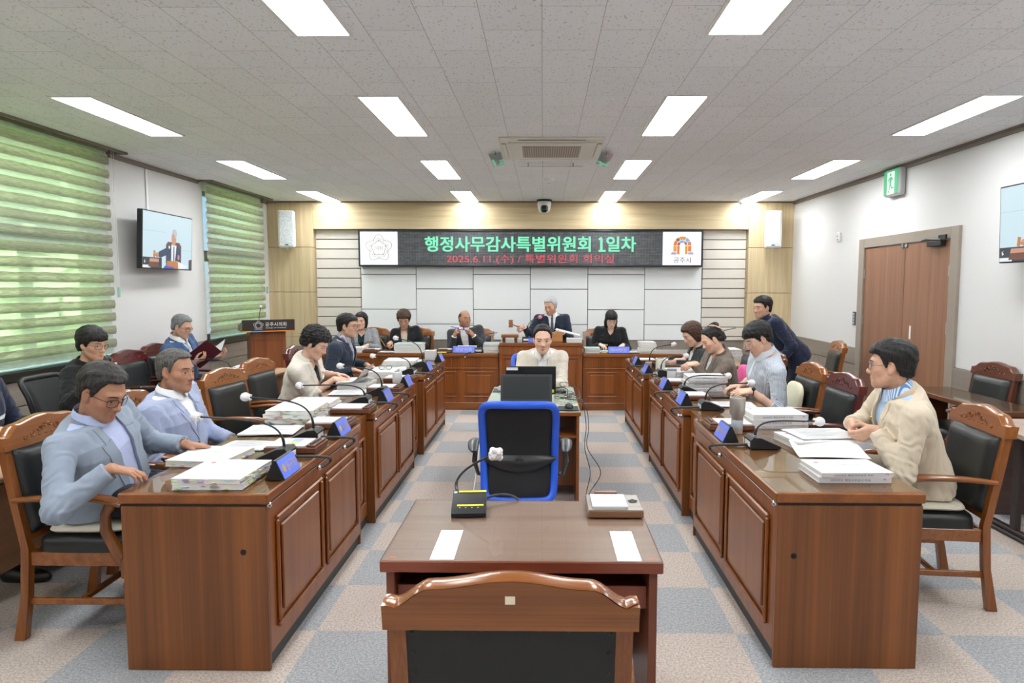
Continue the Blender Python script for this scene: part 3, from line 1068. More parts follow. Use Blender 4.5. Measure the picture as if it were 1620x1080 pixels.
def crest_h(u):
    """crest rail profile: shouldered arch, u in -1..1"""
    a = abs(u)
    if a < .62:
        return .062 + .020 * cos(a / .62 * pi) * .5 + .018
    q = (a - .62) / .38
    return .062 - .020 * .5 + .018 - .046 * (1 - cos(min(q * 1.25, 1) * pi)) * .5 + (.006 if q > .8 else 0)

def make_armchair(label, w1=None, w2=None, wx=None, cushion=False, plain_back=False):
    """carved council armchair; faces +y, origin on the floor under the seat"""
    w1 = w1 or OAK
    w2 = w2 or OAK_Y
    wx = wx or OAK_X
    t = thing('armchair', label, 'armchair', group='carved leather armchairs')
    W = .27
    tilt = .17
    yb = lambda z: -.235 - max(0, z - .44) * tilt
    # rear posts, one sweep from floor to crest
    for sx in (-1, 1):
        x = sx * (W - .018)
        m = MB()
        pts = [(-.275, .002), (-.245, .22), (-.232, .44), (yb(.70), .70), (yb(.935), .935)]
        poly = [(y + .0, z) for y, z in pts]
        back = [(y - .036 - .012 * (z < .1), z) for y, z in pts]
        m.prism(poly + back[::-1], x - .019, x + .019, 'yz')
        bv = m.build('rear_leg', w1, t)
    # turned front legs
    for sx in (-1, 1):
        x = sx * (W - .03)
        m = MB()
        m.box(x - .026, x + .026, .185, .237, .30, .40, .004)
        m.lathe([(.012, .002), (.017, .03), (.021, .05), (.017, .065), (.019, .08), (.026, .18), (.027, .22), (.020, .245), (.026, .255), (.026, .27), (.020, .28), (.024, .30)], (x, .211, 0), 16)
        m.build('front_leg', w1, t)
    m = MB()
    m.box(-W + .02, W - .02, .192, .222, .355, .42, .004).box(-W + .02, W - .02, -.258, -.232, .355, .42, .004)
    for sx in (-1, 1):
        m.box(sx * (W - .045), sx * (W - .012), -.235, .19, .355, .42, .004)
    m.build('seat_frame', wx, t)
    m = MB()
    for sx in (-1, 1):
        m.box(sx * (W - .034) - .012, sx * (W - .034) + .012, -.262, .205, .165, .195, .004)
    m.box(-W + .03, W - .03, -.04, -.014, .168, .192, .004)
    m.build('stretcher', wx, t)
    # seat cushion
    def seat(u, v):
        a = 2 * pi * u
        ex = .25
        cx = math.copysign(abs(cos(a)) ** ex, cos(a))
        cy = math.copysign(abs(sin(a)) ** ex, sin(a))
        prof = [(1.0, .415), (1.0, .445), (.99, .468), (.955, .483), (.80, .492), (.5, .496), (.02, .497)]
        k = v * (len(prof) - 1)
        i = min(int(k), len(prof) - 2)
        f = k - i
        r = prof[i][0] * (1 - f) + prof[i + 1][0] * f
        z = prof[i][1] * (1 - f) + prof[i + 1][1] * f
        return (cx * r * (W - .014), cy * r * .222 + .002, z)
    sm = MB().grid(seat, 48, 13, True)
    sm.build('seat', LEATHER, t, angle=60)
    if cushion:
        def cus(u, v):
            a = 2 * pi * u
            cx = math.copysign(abs(cos(a)) ** .3, cos(a))
            cy = math.copysign(abs(sin(a)) ** .3, sin(a))
            prof = [(.80, .4975), (.96, .505), (1.0, .515), (.96, .527), (.8, .535), (.4, .532), (.02, .530)]
            k = v * 6
            i = min(int(k), 5)
            f = k - i
            r = prof[i][0] * (1 - f) + prof[i + 1][0] * f
            z = prof[i][1] * (1 - f) + prof[i + 1][1] * f + .003 * sin(a * 3)
            return (cx * r * (W - .035), cy * r * .20 + .01, z)
        cm = MB().grid(cus, 48, 13, True)
        cc = cm.build('seat_cushion', CUSHION, t, angle=70)
    # back: frame field, pad, crest
    m = MB()
    c = lambda z, d: yb(z) + d
    old = m.M
    def slab(x0, x1, z0, z1, d0, d1, nx=16, nz=10, puff=0.0, top=None):
        """board following the rake of the back, optional cushion swell on the +y face"""
        def f(side):
            def g(u, v):
                x = x0 + (x1 - x0) * u
                zt = z1 if top is None else z1 + top(2 * u - 1)
                z = z0 + (zt - z0) * v
                eu, ev = min(u, 1 - u), min(v, 1 - v)
                e = min(1, eu / .09) * min(1, ev / .07)
                sw = puff * (1 - (1 - e) ** 2)
                if side:
                    return (x, yb(z) + d1 + sw, z)
                return (x, yb(z) + d0, z)
            return g
        return f, nx, nz
    def closed(mb, F, nx, nz):
        o = len(mb.v)
        mb.grid(F(1), nx, nz)
        mb.grid(F(0), nx, nz)
        N = nx * nz
        ring = [i for i in range(nx)] + [j * nx + nx - 1 for j in range(1, nz)] + [(nz - 1) * nx + i for i in range(nx - 2, -1, -1)] + [j * nx for j in range(nz - 2, 0, -1)]
        R = len(ring)
        for i in range(R):
            a, b = ring[i], ring[(i + 1) % R]
            mb.f.append((o + a, o + b, o + N + b, o + N + a))
            mb.mi.append(mb.cur)
    F, nx, nz = slab(-W + .04, W - .04, .50, .90, -.020, .004, 20, 14, .034)
    closed(m, F, nx, nz)
    m.build('backrest_pad', LEATHER, t, angle=50)
    r = MB()
    F, nx, nz = slab(-W + .036, W - .036, .47, .505, -.028, .0)
    closed(r, F, nx, nz)
    r.build('lower_back_rail', wx, t)
    k = MB()
    F, nx, nz = slab(-W - .012, W + .012, .895, .925, -.046, .012, 41, 8, 0, lambda u: crest_h(u))
    closed(k, F, nx, nz)
    cr = k.build('crest_rail', wx, t, angle=40)
    bead = MB()
    pts = []
    for i in range(41):
        u = -1 + 2 * i / 40
        z = .925 + crest_h(u)
        pts.append(((W + .012) * u, yb(z) - .017, z))
    bead.tube(pts, [.006, .012] + [.015] * 37 + [.012, .006], 8, flat=(.55, 2.0))
    bead.build('crest_moulding', wx, cr, angle=50)
    # carved scrolls on the crest (front face)
    sc = MB()
    rr = random.Random(5)
    def on(x, z, d=.014):
        return (x, yb(z) + d, z)
    for sx in (-1, 1):
        for (cx, cz, r0, tn, ph) in ((.055, .955, .020, 1.5, 0), (.105, .945, .017, 1.4, 2), (.150, .935, .013, 1.3, 4), (.018, .968, .012, 1.2, 1)):
            sp = []
            for i in range(18):
                f = i / 17
                a = ph + f * tn * 2 * pi
                r_ = r0 * (1 - .75 * f)
                sp.append(on(sx * (cx + r_ * cos(a)), cz + r_ * sin(a) * .8))
            sc.tube(sp, [.0035] * 12 + [.003, .0026, .0022, .002, .002, .002], 6)
        for i in range(4):
            x = .02 + i * .045
            sc.sphere(on(sx * x, .932), .006, 8, 6, (1.5, .7, .8))
    sc.sphere(on(0, .975), .011, 10, 8, (1.2, .6, 1))
    F, nx, nz = slab(-.20, .20, .922, .925, .008, .0125, 24, 3, 0, lambda u: .048 - .022 * abs(u) ** 1.5)
    closed(sc, F, nx, nz)
    sc.build('carving', wx, cr, angle=60)
    if plain_back:
        # leather back cover and studs seen from behind
        bk = MB()
        F, nx, nz = slab(-W + .037, W - .037, .50, .905, -.034, -.0205, 12, 10)
        closed(bk, F, nx, nz)
        bkp = bk.build('back_cover', leather('back cover leather', srgb(24, 25, 26), .5), t)
        st = MB()
        for i in range(8):
            z = .52 + i * .052
            for sx in (-1, 1):
                st.sphere((sx * (W - .05), yb(z) - .035, z), .0055, 10, 6, (1, .5, 1))
        for i in range(7):
            x = -.195 + i * .065
            st.sphere((x, yb(.892) - .035, .892), .0055, 10, 6, (1, .5, 1))
        st.build('stud', STUD, bkp)
        MB().box(-.011, .011, yb(.975) - .0478, yb(.975) - .0462, .962, .980).build('asset_sticker', plain('ivory sticker', srgb(226, 214, 186), .5), t)
    # arms
    for sx in (-1, 1):
        x = sx * (W - .004)
        pts, rad = [], []
        for i in range(15):
            f = i / 14
            y = -.285 + f * .50
            z = .668 + .020 * sin(f * pi * .9) - .022 * max(0, (f - .72) / .28) ** 2
            pts.append((x + sx * (.012 * sin(f * pi)) + sx * .006 * f, y, z))
            rad.append(.017 + .009 * f - (.007 if i == 14 else 0))
        a = MB().tube(pts, rad, 12, flat=(.78, 1.25))
        a.build('armrest', w2, t, angle=60)
        s = MB()
        sp = [(x, .19, .40), (x + sx * .004, .165, .46), (x + sx * .004, .13, .53), (x, .13, .60), (x, .16, .655)]
        s.tube(sp, [.028, .027, .024, .021, .024], 10, flat=(.75, 1.15))
        s.build('arm_support', w1, t, angle=60)
    return t

BR_Y = wood('brown stained chair arm', srgb(67, 31, 17), srgb(109, 59, 36), 'y', 1.2, .26, .3)
BR_X = wood('brown stained chair rail', srgb(67, 31, 17), srgb(109, 59, 36), 'x', 1.2, .26, .3)
RD_Y = wood('burgundy stained chair arm', srgb(64, 19, 15), srgb(104, 40, 32), 'y', 1.2, .24, .35)
RD_X = wood('burgundy stained chair rail', srgb(64, 19, 15), srgb(104, 40, 32), 'x', 1.2, .24, .35)
FL, FR, FB = -pi / 2, pi / 2, pi          # facing +x, -x, -y

ca = make_armchair('honey brown armchair with ivory cushion under the bespectacled man in grey blue', cushion=True)
ca.location, ca.rotation_euler = (-2.13, 3.29, 0), (0, 0, FL)
cb = make_armchair('honey brown armchair holding the man in a pale blue jacket')
cb.location, cb.rotation_euler = (-2.17, 4.02, 0), (0, 0, FL)
dup(cb, (-2.12, 5.13, 0), FL - .12, 'empty armchair between the pale blue jacket man and the cream jacket woman')
dup(cb, (-2.16, 5.86, 0), FL - .08, 'armchair behind the woman in a cream jacket')
cr_ = make_armchair('burgundy armchair behind the man in a navy blazer', REDW, RD_Y, RD_X)
cr_.location, cr_.rotation_euler = (-2.28, 7.15, 0), (0, 0, FL)
dup(cr_, (-3.74, 6.62, 0), FL, 'empty burgundy armchair by the left wainscot')
dup(cr_, (-3.90, 7.38, 0), FL, 'burgundy armchair under the man with a burgundy folder')
cbe = make_armchair('honey brown armchair with ivory cushion under the man in a beige jacket', cushion=True)
cbe.location, cbe.rotation_euler = (2.02, 3.68, 0), (0, 0, FR - .10)
dup(cr_, (1.885, 5.0, 0), FR, 'empty burgundy armchair beside the near end of the right desks')
dup(cb, (1.90, 5.66, 0), FR, 'armchair behind the man in a striped shirt')
cbr = make_armchair('brown armchair behind the woman with a hair claw clip', BROWNW, BR_Y, BR_X)
cbr.location, cbr.rotation_euler = (1.94, 6.70, 0), (0, 0, FR)
dup(cbr, (1.94, 7.40, 0), FR, 'brown armchair behind the farthest seated woman of the right row')
dup(cbe, (3.12, 8.05, 0), FR - .15, 'armchair with ivory cushion by the right wainscot behind the bending man')
dup(cbr, (3.465, 5.74, 0), FR, 'brown armchair behind the glass topped desk at the right wall')
cw = make_armchair('honey brown armchair with studded black back in front of the camera', cushion=False, plain_back=True)
cw.location, cw.rotation_euler = (-.07, 1.80, 0), (0, 0, 0)
for x, lb in ((-2.58, 'dais armchair behind the woman in a grey jacket'), (-1.93, 'dais armchair behind the brown haired woman in black'),
              (-1.02, 'dais armchair behind the balding man'), (.88, 'dais armchair behind the long haired woman in black')):
    dup(cb, (x, 9.98, 0), FB, lb)

def chairman_chair():
    t = make_armchair('tall armchair of the gavel-holding chairman on a platform', REDW, RD_Y, RD_X)
    t.location, t.rotation_euler = (.10, 10.05, .16), (0, 0, FB)
    p = thing('platform', 'low platform under the chairman behind the podium', 'platform', (0, 0, 0))
    MB().box(-.57, .51, 9.66, 10.76, 0.002, .158, .004).build('platform_deck', WALNUT, p)
chairman_chair()

BLUE = plain('blue chair shell', srgb(40, 92, 214), .4)
MESHF = fabric('black mesh fabric', srgb(34, 34, 36), scale=700)
def office_chair(label, shell, back, loc, rotz, badge=True, name='office_chair'):
    t = thing(name, label, 'office chair', loc, rotz, 'swivel chairs')
    def bx(z):
        return -.24 - .10 * ((z - .45) / .5) ** 2 - .04 * sin((z - .45) / .5 * pi) * -1
    W = .243
    def outline(v, inset):
        z = .46 + .50 * v
        w = W * (1 - .06 * (1 - v)) - inset
        return z, w
    # pad
    def pad(side):
        def f(u, v):
            z = .362 + .570 * v
            w = .213 * (.93 + .07 * v)
            x = (2 * u - 1) * w
            e = min(1, min(u, 1 - u) / .08) * min(1, min(v, 1 - v) / .07)
            return (x, bx(z) + .03 * (2 * u - 1) ** 2 + (.018 * e if side else -.014 * e), z)
        return f
    m = MB()
    m.grid(pad(1), 22, 22)
    m.grid(pad(0), 22, 22)
    m.build('backrest', back, t, angle=60)
    pts = []
    N = 64
    for i in range(N):
        a = 2 * pi * i / N
        ex = .22
        cx = math.copysign(abs(cos(a)) ** ex, cos(a))
        cz = math.copysign(abs(sin(a)) ** ex, sin(a))
        z = .646 + cz * .302
        u = cx
        pts.append((u * .226 * (.94 + .06 * (z - .36) / .57), bx(z) + .03 * u * u - .004, z))
    fr = MB()
    n = 10
    vs, fs = [], []
    for i in range(N):
        p, q, o = Vector(pts[i]), Vector(pts[(i + 1) % N]), Vector(pts[i - 1])
        T = (q - o).normalized()
        Nn = Vector((0, 1, 0)) - T * T.y
        Nn.normalize()
        B = T.cross(Nn)
        wd = .024
        for k in range(n):
            b = 2 * pi * k / n
            vs.append(p + Nn * cos(b) * .018 + B * sin(b) * wd)
    for i in range(N):
        for k in range(n):
            fs.append((i * n + k, i * n + (k + 1) % n, ((i + 1) % N) * n + (k + 1) % n, ((i + 1) % N) * n + k))
    fr.add(vs, fs)
    fr.build('back_frame', shell, t, angle=70)
    lm = MB()
    def lumbar(u, v):
        x = (2 * u - 1) * .225
        q = max(0.0, 1 - (2 * u - 1) ** 2)
        zt = .622 - .010 * (1 - q)
        zb = zt - .022 - .085 * q ** .8
        z = zt + (zb - zt) * v
        return (x, bx(z) + .03 * (x / .21) ** 2 - .018 - .022 * sin(pi * v) ** .7, z)
    lm.grid(lumbar, 25, 8)
    lo = lm.build('lumbar_plate', BLACK, t, angle=60)
    if badge:
        bd = MB()
        yy = bx(.575) - .034
        bd.lathe([(.020, -.003), (.034, -.001), (.036, .002), (.030, .003), (.024, .0), (.012, -.002), (0, -.004)], (0, 0, 0), 24, caps=False, axis='y')
        bd.sphere((0, -.002, 0), .012, 12, 8, (1, .4, 1))
        for k in range(8):
            a = k * pi / 4
            bd.box(.016 * cos(a) - .003, .016 * cos(a) + .003, -.005, .0, .016 * sin(a) - .003, .016 * sin(a) + .003, .001)
        for sx in (-1, 1):
            for j, r in enumerate((.013, .012, .010)):
                bd.lathe([(r, 0), (r + .0025, -.0015), (r + .003, .001)], (sx * (.075 + .032 * j), .004 + .006 * j, .004 + .004 * j), 16, caps=False, axis='y')
        bd.build('embossed_rosette', plain('worn black plastic', srgb(44, 44, 46), .3), lo, loc=(0, yy, .575))
    s = MB()
    def seat(u, v):
        a = 2 * pi * u
        cx = math.copysign(abs(cos(a)) ** .45, cos(a))
        cy = math.copysign(abs(sin(a)) ** .45, sin(a))
        prof = [(.02, .415), (.85, .417), (.98, .435), (1.0, .455), (.95, .472), (.8, .48), (.02, .478)]
        k = v * 6
        i = min(int(k), 5)
        f = k - i
        r = prof[i][0] * (1 - f) + prof[i + 1][0] * f
        z = prof[i][1] * (1 - f) + prof[i + 1][1] * f
        return (cx * r * .245, cy * r * .235 + .0, z)
    s.grid(seat, 40, 13, True)
    s.build('seat', back, t, angle=60)
    for sx in (-1, 1):
        a = MB()
        a.tube([(sx * .20, .02, .43), (sx * .275, .02, .44), (sx * .295, .0, .52), (sx * .285, -.02, .635)], [.018, .02, .022, .018], 10, flat=(.7, 1.6))
        ap = []
        for i in range(9):
            f = i / 8
            ap.append((sx * (.285 + .012 * sin(pi * f)), -.16 + .27 * f, .645 + .008 * sin(pi * f) - .02 * (1 - f) ** 3))
        a.tube(ap, [.012, .022, .025, .026, .027, .027, .026, .024, .012], 10, flat=(.6, 1.4))
        a.build('armrest', plain('grey black armrest', srgb(56, 58, 60), .35), t, angle=60)
    b = MB()
    b.cyl((0, 0, .12), (0, 0, .40), .03, .024, 14).box(-.10, .10, -.11, .11, .385, .414, .008)
    b.tube([(0, -.10, .40), (0, -.20, .40), (0, -.225, .42), (0, -.235, .44)], [.03, .03, .026, .02], 8, flat=(.6, 1.6))
    b.build('column', BLACK, t)
    for k in range(5):
        a = 2 * pi * k / 5 + .3
        l = MB()
        l.tube([(.02 * cos(a), .02 * sin(a), .125), (.16 * cos(a), .16 * sin(a), .11), (.28 * cos(a), .28 * sin(a), .075)], [.028, .022, .016], 8)
        lg = l.build('base_arm', BLACK, t)
        MB().lathe([(0, -.016), (.026, -.016), (.028, -.008), (.028, .008), (.026, .016), (0, .016)], (.29 * cos(a), .29 * sin(a), .029), 14, axis='y').build('caster', BLACKM, lg)
    return t
office_chair('blue framed black swivel chair between the two centre desks', BLUE, MESHF, (-.145, 4.32, 0), 0.0)
office_chair('blue swivel chair under the stenographer in ivory', BLUE, MESHF, (-.05, 6.62, 0), pi + .12, badge=False)
office_chair('plain black swivel chair below the big window', BLACK, MESHF, (-3.62, 4.40, 0), FL - .35, badge=False)
office_chair('black swivel chair under the drinking woman', BLACK, MESHF, (-3.52, 5.12, 0), FL, badge=False)
office_chair('black swivel chair at left edge under the man using a mouse', BLACK, MESHF, (-3.40, 3.72, 0), FL, badge=False)
# ------------------------------------------------------------------ people: implicit-surface modelling
def V3(*a):
    return np.array(a, np.float32)
def nrm(v):
    return v / (np.linalg.norm(v) + 1e-12)
def f_cap(p, a, b, ra, rb):
    ba = b - a
    pa = p - a
    t = np.clip(pa @ ba / max(ba @ ba, 1e-9), 0, 1)
    q = pa - t[:, None] * ba
    return np.sqrt(np.einsum('ij,ij->i', q, q)) - (ra + (rb - ra) * t)
def f_ell(p, c, r):
    q = p - c
    u = q / r
    k0 = np.sqrt(np.einsum('ij,ij->i', u, u))
    u /= r
    k1 = np.sqrt(np.einsum('ij,ij->i', u, u))
    return k0 * (k0 - 1) / np.maximum(k1, 1e-6)
def smin(a, b, k):
    h = np.clip(.5 + .5 * (b - a) / k, 0, 1)
    return b + (a - b) * h - k * h * (1 - h)
def smax(a, b, k):
    return -smin(-a, -b, k)
_WD = [nrm(V3(*v)) for v in ((1, .3, .2), (-.4, 1, .3), (.2, -.5, 1), (.7, .7, -.4), (-.6, .2, .8), (.5, -.8, .3))]
def f_noise(p, wl, seed=0.0):
    """cheap smooth noise, about -1..1"""
    s = np.zeros(len(p), np.float32)
    for i, d in enumerate(_WD[:4]):
        s += np.sin((p @ d) * (2 * pi / wl) * (1 + .17 * i) + seed * (1.3 + i) + 1.7 * np.sin((p @ _WD[(i + 2) % 6]) * (2 * pi / wl) * .45 + seed))
    return s / 2.4

class Field:
    """smooth union of groups, each with a bounding sphere"""
    def __init__(s):
        s.g = []
    def add(s, c, r, fn, k=.012):
        s.g.append((np.array(c, np.float32), r, fn, k))
    def __call__(s, p):
        d = np.full(len(p), .25, np.float32)
        for c, r, fn, k in s.g:
            q = p - c
            m = np.einsum('ij,ij->i', q, q) < (r + .06) ** 2
            if m.any():
                d[m] = smin(d[m], fn(p[m]), k)
        return d

def net(F, lo, hi, h, pad=1.35):
    """surface nets over the blocks the surface passes through"""
    N = 8
    B = N * h
    lo = np.array(lo, float)
    nb = np.ceil((np.array(hi) - lo) / B).astype(int)
    gi = np.stack(np.meshgrid(*[np.arange(n) for n in nb], indexing='ij'), -1).reshape(-1, 3)
    cen = lo + (gi + .5) * B
    d = F(cen)
    act = gi[np.abs(d) < B * .87 * pad + .012]
    if not len(act):
        return np.zeros((0, 3)), np.zeros((0, 4), int)
    c9 = np.stack(np.meshgrid(*[np.arange(N + 1)] * 3, indexing='ij'), -1).reshape(-1, 3)
    nA = len(act)
    D = np.empty((nA, 729))
    step = 400
    for i in range(0, nA, step):
        a = act[i:i + step]
        P = (lo + ((a[:, None, :] * N + c9[None]) * h)).astype(np.float32)
        D[i:i + step] = F(P.reshape(-1, 3)).reshape(len(a), 729)
    D = D.reshape(nA, 9, 9, 9)
    S = D < 0
    # cells
    cs = np.zeros((nA, 8, 8, 8), int)
    for a in (0, 1):
        for b in (0, 1):
            for c in (0, 1):
                cs += S[:, a:a + 8, b:b + 8, c:c + 8]
    ci = np.argwhere((cs > 0) & (cs < 8))
    acc = np.zeros((len(ci), 3))
    cnt = np.zeros(len(ci))
    I, X, Y_, Z_ = ci.T
    cor = {(a, b, c): D[I, X + a, Y_ + b, Z_ + c] for a in (0, 1) for b in (0, 1) for c in (0, 1)}
    for k0, v0 in cor.items():
        for ax in range(3):
            if k0[ax] == 0:
                k1 = list(k0)
                k1[ax] = 1
                v1 = cor[tuple(k1)]
                m = (v0 < 0) != (v1 < 0)
                t = np.where(m, v0 / np.where(m, v0 - v1, 1), 0)
                pt = np.tile(np.array(k0, float), (len(ci), 1))
                pt[:, ax] += t
                acc[m] += pt[m]
                cnt[m] += 1
    g = act[I] * N + ci[:, 1:]
    vs = lo + (g + acc / cnt[:, None]) * h
    dim = nb * N + 2
    key = lambda q: ((q[:, 0] + 1) * (dim[1] + 2) + q[:, 1] + 1) * (dim[2] + 2) + q[:, 2] + 1
    kk = key(g)
    order = np.argsort(kk)
    sk = kk[order]
    quads = []
    for ax in range(3):
        b, c = (ax + 1) % 3, (ax + 2) % 3
        sl0 = [slice(0, 8)] * 3
        sl1 = [slice(0, 8)] * 3
        sl1[ax] = slice(1, 9)
        s0 = S[:, sl0[0], sl0[1], sl0[2]]
        s1 = S[:, sl1[0], sl1[1], sl1[2]]
        e = np.argwhere(s0 != s1)
        if not len(e):
            continue
        flip = s0[e[:, 0], e[:, 1], e[:, 2], e[:, 3]]
        q0 = act[e[:, 0]] * N + e[:, 1:]
        idx = []
        ok = np.ones(len(e), bool)
        for ob, oc in ((0, 0), (-1, 0), (-1, -1), (0, -1)):
            q = q0.copy()
            q[:, b] += ob
            q[:, c] += oc
            k = key(q)
            j = np.clip(np.searchsorted(sk, k), 0, len(sk) - 1)
            ok &= sk[j] == k
            idx.append(order[j])
        Q = np.stack(idx, 1)
        Q[~flip] = Q[~flip][:, ::-1]
        quads.append(Q[ok])
    return vs, np.concatenate(quads)

def np_mesh(name, vs, quads, mats, colors=None, smooth=True):
    me = bpy.data.meshes.new(name)
    me.vertices.add(len(vs))
    me.vertices.foreach_set('co', np.ascontiguousarray(vs, np.float32).ravel())
    n = len(quads)
    me.loops.add(n * 4)
    me.loops.foreach_set('vertex_index', np.ascontiguousarray(quads, np.int32).ravel())
    me.polygons.add(n)
    me.polygons.foreach_set('loop_start', np.arange(n, dtype=np.int32) * 4)
    me.update(calc_edges=True)
    me.polygons.foreach_set('use_smooth', [smooth] * n)
    for m in mats:
        me.materials.append(m)
    if colors is not None:
        at = me.color_attributes.new('tone', 'FLOAT_COLOR', 'POINT')
        c = np.ones((len(vs), 4), np.float32)
        c[:, :3] = colors
        at.data.foreach_set('color', c.ravel())
    me.validate()
    return me

def obj_of(name, me, parent=None):
    o = bpy.data.objects.new(name, me)
    COL.objects.link(o)
    if parent is not None:
        o.parent = parent
    return o

def m_skin():
    t = NT('skin')
    a = t.n('ShaderNodeVertexColor', layer_name='tone')
    n = t.n('ShaderNodeTexNoise', i_Scale=45.0, i_Detail=3.0)
    t.l(t.coord(), n.inputs['Vector'])
    nd = t.n('ShaderNodeMix', data_type='RGBA', blend_type='MULTIPLY')
    nd.inputs[0].default_value = 1.0
    t.l(a.outputs[0], nd.inputs[6])
    t.l(t.ramp(n.outputs[0], [(.3, (.92, .89, .87, 1)), (.7, (1, 1, 1, 1))]), nd.inputs[7])
    t.l(nd.outputs[2], t.b.inputs['Base Color'])
    t.b.inputs['Roughness'].default_value = .48
    t.b.inputs['Specular IOR Level'].default_value = .4
    t.b.inputs['Subsurface Weight'].default_value = .0
    n2 = t.n('ShaderNodeTexNoise', i_Scale=420.0, i_Detail=2.0)
    t.l(t.coord(), n2.inputs['Vector'])
    t.bump(n2.outputs[0], .10, .001)
    return t.m
SKIN = m_skin()
def m_hair(name, dark, light):
    t = NT(name)
    n = t.n('ShaderNodeTexNoise', i_Scale=1.0, i_Detail=4.0, i_Distortion=.6)
    t.l(t.coord((230, 230, 26)), n.inputs['Vector'])
    t.l(t.ramp(n.outputs[0], [(.32, dark), (.68, light)]), t.b.inputs['Base Color'])
    t.b.inputs['Roughness'].default_value = .5
    t.b.inputs['Specular IOR Level'].default_value = .3
    t.bump(n.outputs[0], .5, .004)
    return t.m
HAIR = {'black': m_hair('black hair', srgb(14, 13, 14), srgb(44, 41, 40)),
        'salt': m_hair('greying dark hair', srgb(20, 18, 18), srgb(60, 55, 52)),
        'pepper': m_hair('salt and pepper hair', srgb(44, 42, 41), srgb(112, 108, 104)),
        'grey': m_hair('steel grey hair', srgb(70, 71, 74), srgb(150, 151, 154)),
        'white': m_hair('silver hair', srgb(128, 130, 134), srgb(216, 217, 219)),
        'brown': m_hair('brown hair', srgb(44, 30, 24), srgb(92, 66, 52))}
BROWM = plain('eyebrow hair', srgb(40, 34, 30), .7)
BROWG = plain('grey eyebrow hair', srgb(96, 90, 84), .7)
EYEW = plain('eye white', srgb(226, 222, 216), .25)
IRIS = plain('dark iris', srgb(26, 18, 14), .12)
LASH = plain('lash line', srgb(34, 26, 24), .6)
LIPM = plain('lips', srgb(176, 104, 92), .42)
LIPF = plain('tinted lips', srgb(188, 84, 84), .38)
LENS = sheet_glass('spectacle lens', (.97, .975, .975, 1), 1.35)
TONE = {'tan': srgb(178, 131, 104), 'mid': srgb(206, 163, 138), 'fair': srgb(226, 184, 160), 'pale': srgb(232, 196, 176)}

def rotm(yaw, pitch, roll):
    """turn left, nod down, tilt to the right; degrees"""
    a, b, c = radians(yaw), radians(pitch), radians(roll)
    Rz = np.array([[cos(a), -sin(a), 0], [sin(a), cos(a), 0], [0, 0, 1]])
    Rx = np.array([[1, 0, 0], [0, cos(b), sin(b)], [0, -sin(b), cos(b)]])
    Ry = np.array([[cos(c), 0, sin(c)], [0, 1, 0], [-sin(c), 0, cos(c)]])
    return Rz @ Rx @ Ry

def head_fn(q, P):
    """signed distance to a head; q in head space (x right, y forward, z up)"""
    ax = np.stack([np.abs(q[:, 0]), q[:, 1], q[:, 2]], 1)
    w = P.get('face_w', 1.0)
    jw = P.get('jaw', 1.0)
    d = f_ell(q, V3(0, -.014, .032), V3(.075 * w, .094, .083))
    d = smin(d, f_ell(q, V3(0, .022, -.022), V3(.062 * w, .066, .080)), .03)
    d = smin(d, f_ell(q, V3(0, .030, -.066), V3(.050 * w * jw, .050, .044)), .03)
    d = smin(d, f_cap(ax, V3(.050 * w * jw, -.004, -.052), V3(.016, .058, -.094), .016, .016), .03)
    d = smin(d, f_ell(q, V3(0, .066, -.098), V3(.020, .017, .016)), .02)
    d = smin(d, f_ell(ax, V3(.043 * w, .050, -.022), V3(.022, .022, .020)), .025)
    d = smin(d, f_cap(ax, V3(.006, .080, .024), V3(.042, .066, .024), .010, .009), .018)
    # eye sockets and lids
    d = smax(d, -(f_ell(ax, V3(.032, .098, .003), V3(.019, .020, .0125))), .014)
    d = smin(d, f_ell(ax, V3(.032, .0645, .001), V3(.0155, .0150, .0130)), .006)
    # nose
    n = f_cap(q, V3(0, .080, .012), V3(0, .098, -.030), .0075, .0105)
    n = smin(n, f_ell(q, V3(0, .099, -.033), V3(.012, .011, .0105)), .008)
    n = smin(n, f_ell(ax, V3(.0125, .087, -.036), V3(.0085, .011, .0085)), .006)
    n = smax(n, -f_ell(ax, V3(.0065, .096, -.0455), V3(.0038, .005, .005)), .003)
    d = smin(d, n, .010)
    # mouth
    op = P.get('mouth', 0)
    m = f_cap(ax, V3(0, .0855, -.0615), V3(.019, .0765, -.0665), .0060, .0032)
    m = smin(m, f_cap(ax, V3(0, .0845, -.0735), V3(.016, .0765, -.0700), .0068, .0035), .003)
    d = smin(d, m, .007)
    d = smax(d, -f_cap(ax, V3(0, .094, -.0675), V3(.022, .080, -.0680 - .002 * P.get('frown', 0)), .0022, .0014), .003)
    if P.get('age', 0):
        a = P['age']
        d = smax(d, -f_cap(ax, V3(.019, .088, -.034), V3(.033, .074, -.068), .0022 * a, .0016), .008)
        d = smax(d, -f_cap(ax, V3(.022, .0875, -.014), V3(.040, .073, -.021), .0016 * a, .001), .006)
    # ears
    e = f_ell(ax, V3(.0755 * w, -.012, -.004), V3(.0085, .0185, .031))
    e = smin(e, f_ell(ax, V3(.0725 * w, -.004, -.030), V3(.007, .011, .012)), .008)
    e = smax(e, -f_ell(ax, V3(.0845 * w, -.006, .0), V3(.006, .0095, .018)), .005)
    d = smin(d, e, .006)
    return d

def hairline(y, pts):
    ys, zs = zip(*pts)
    return np.interp(y, ys, zs)

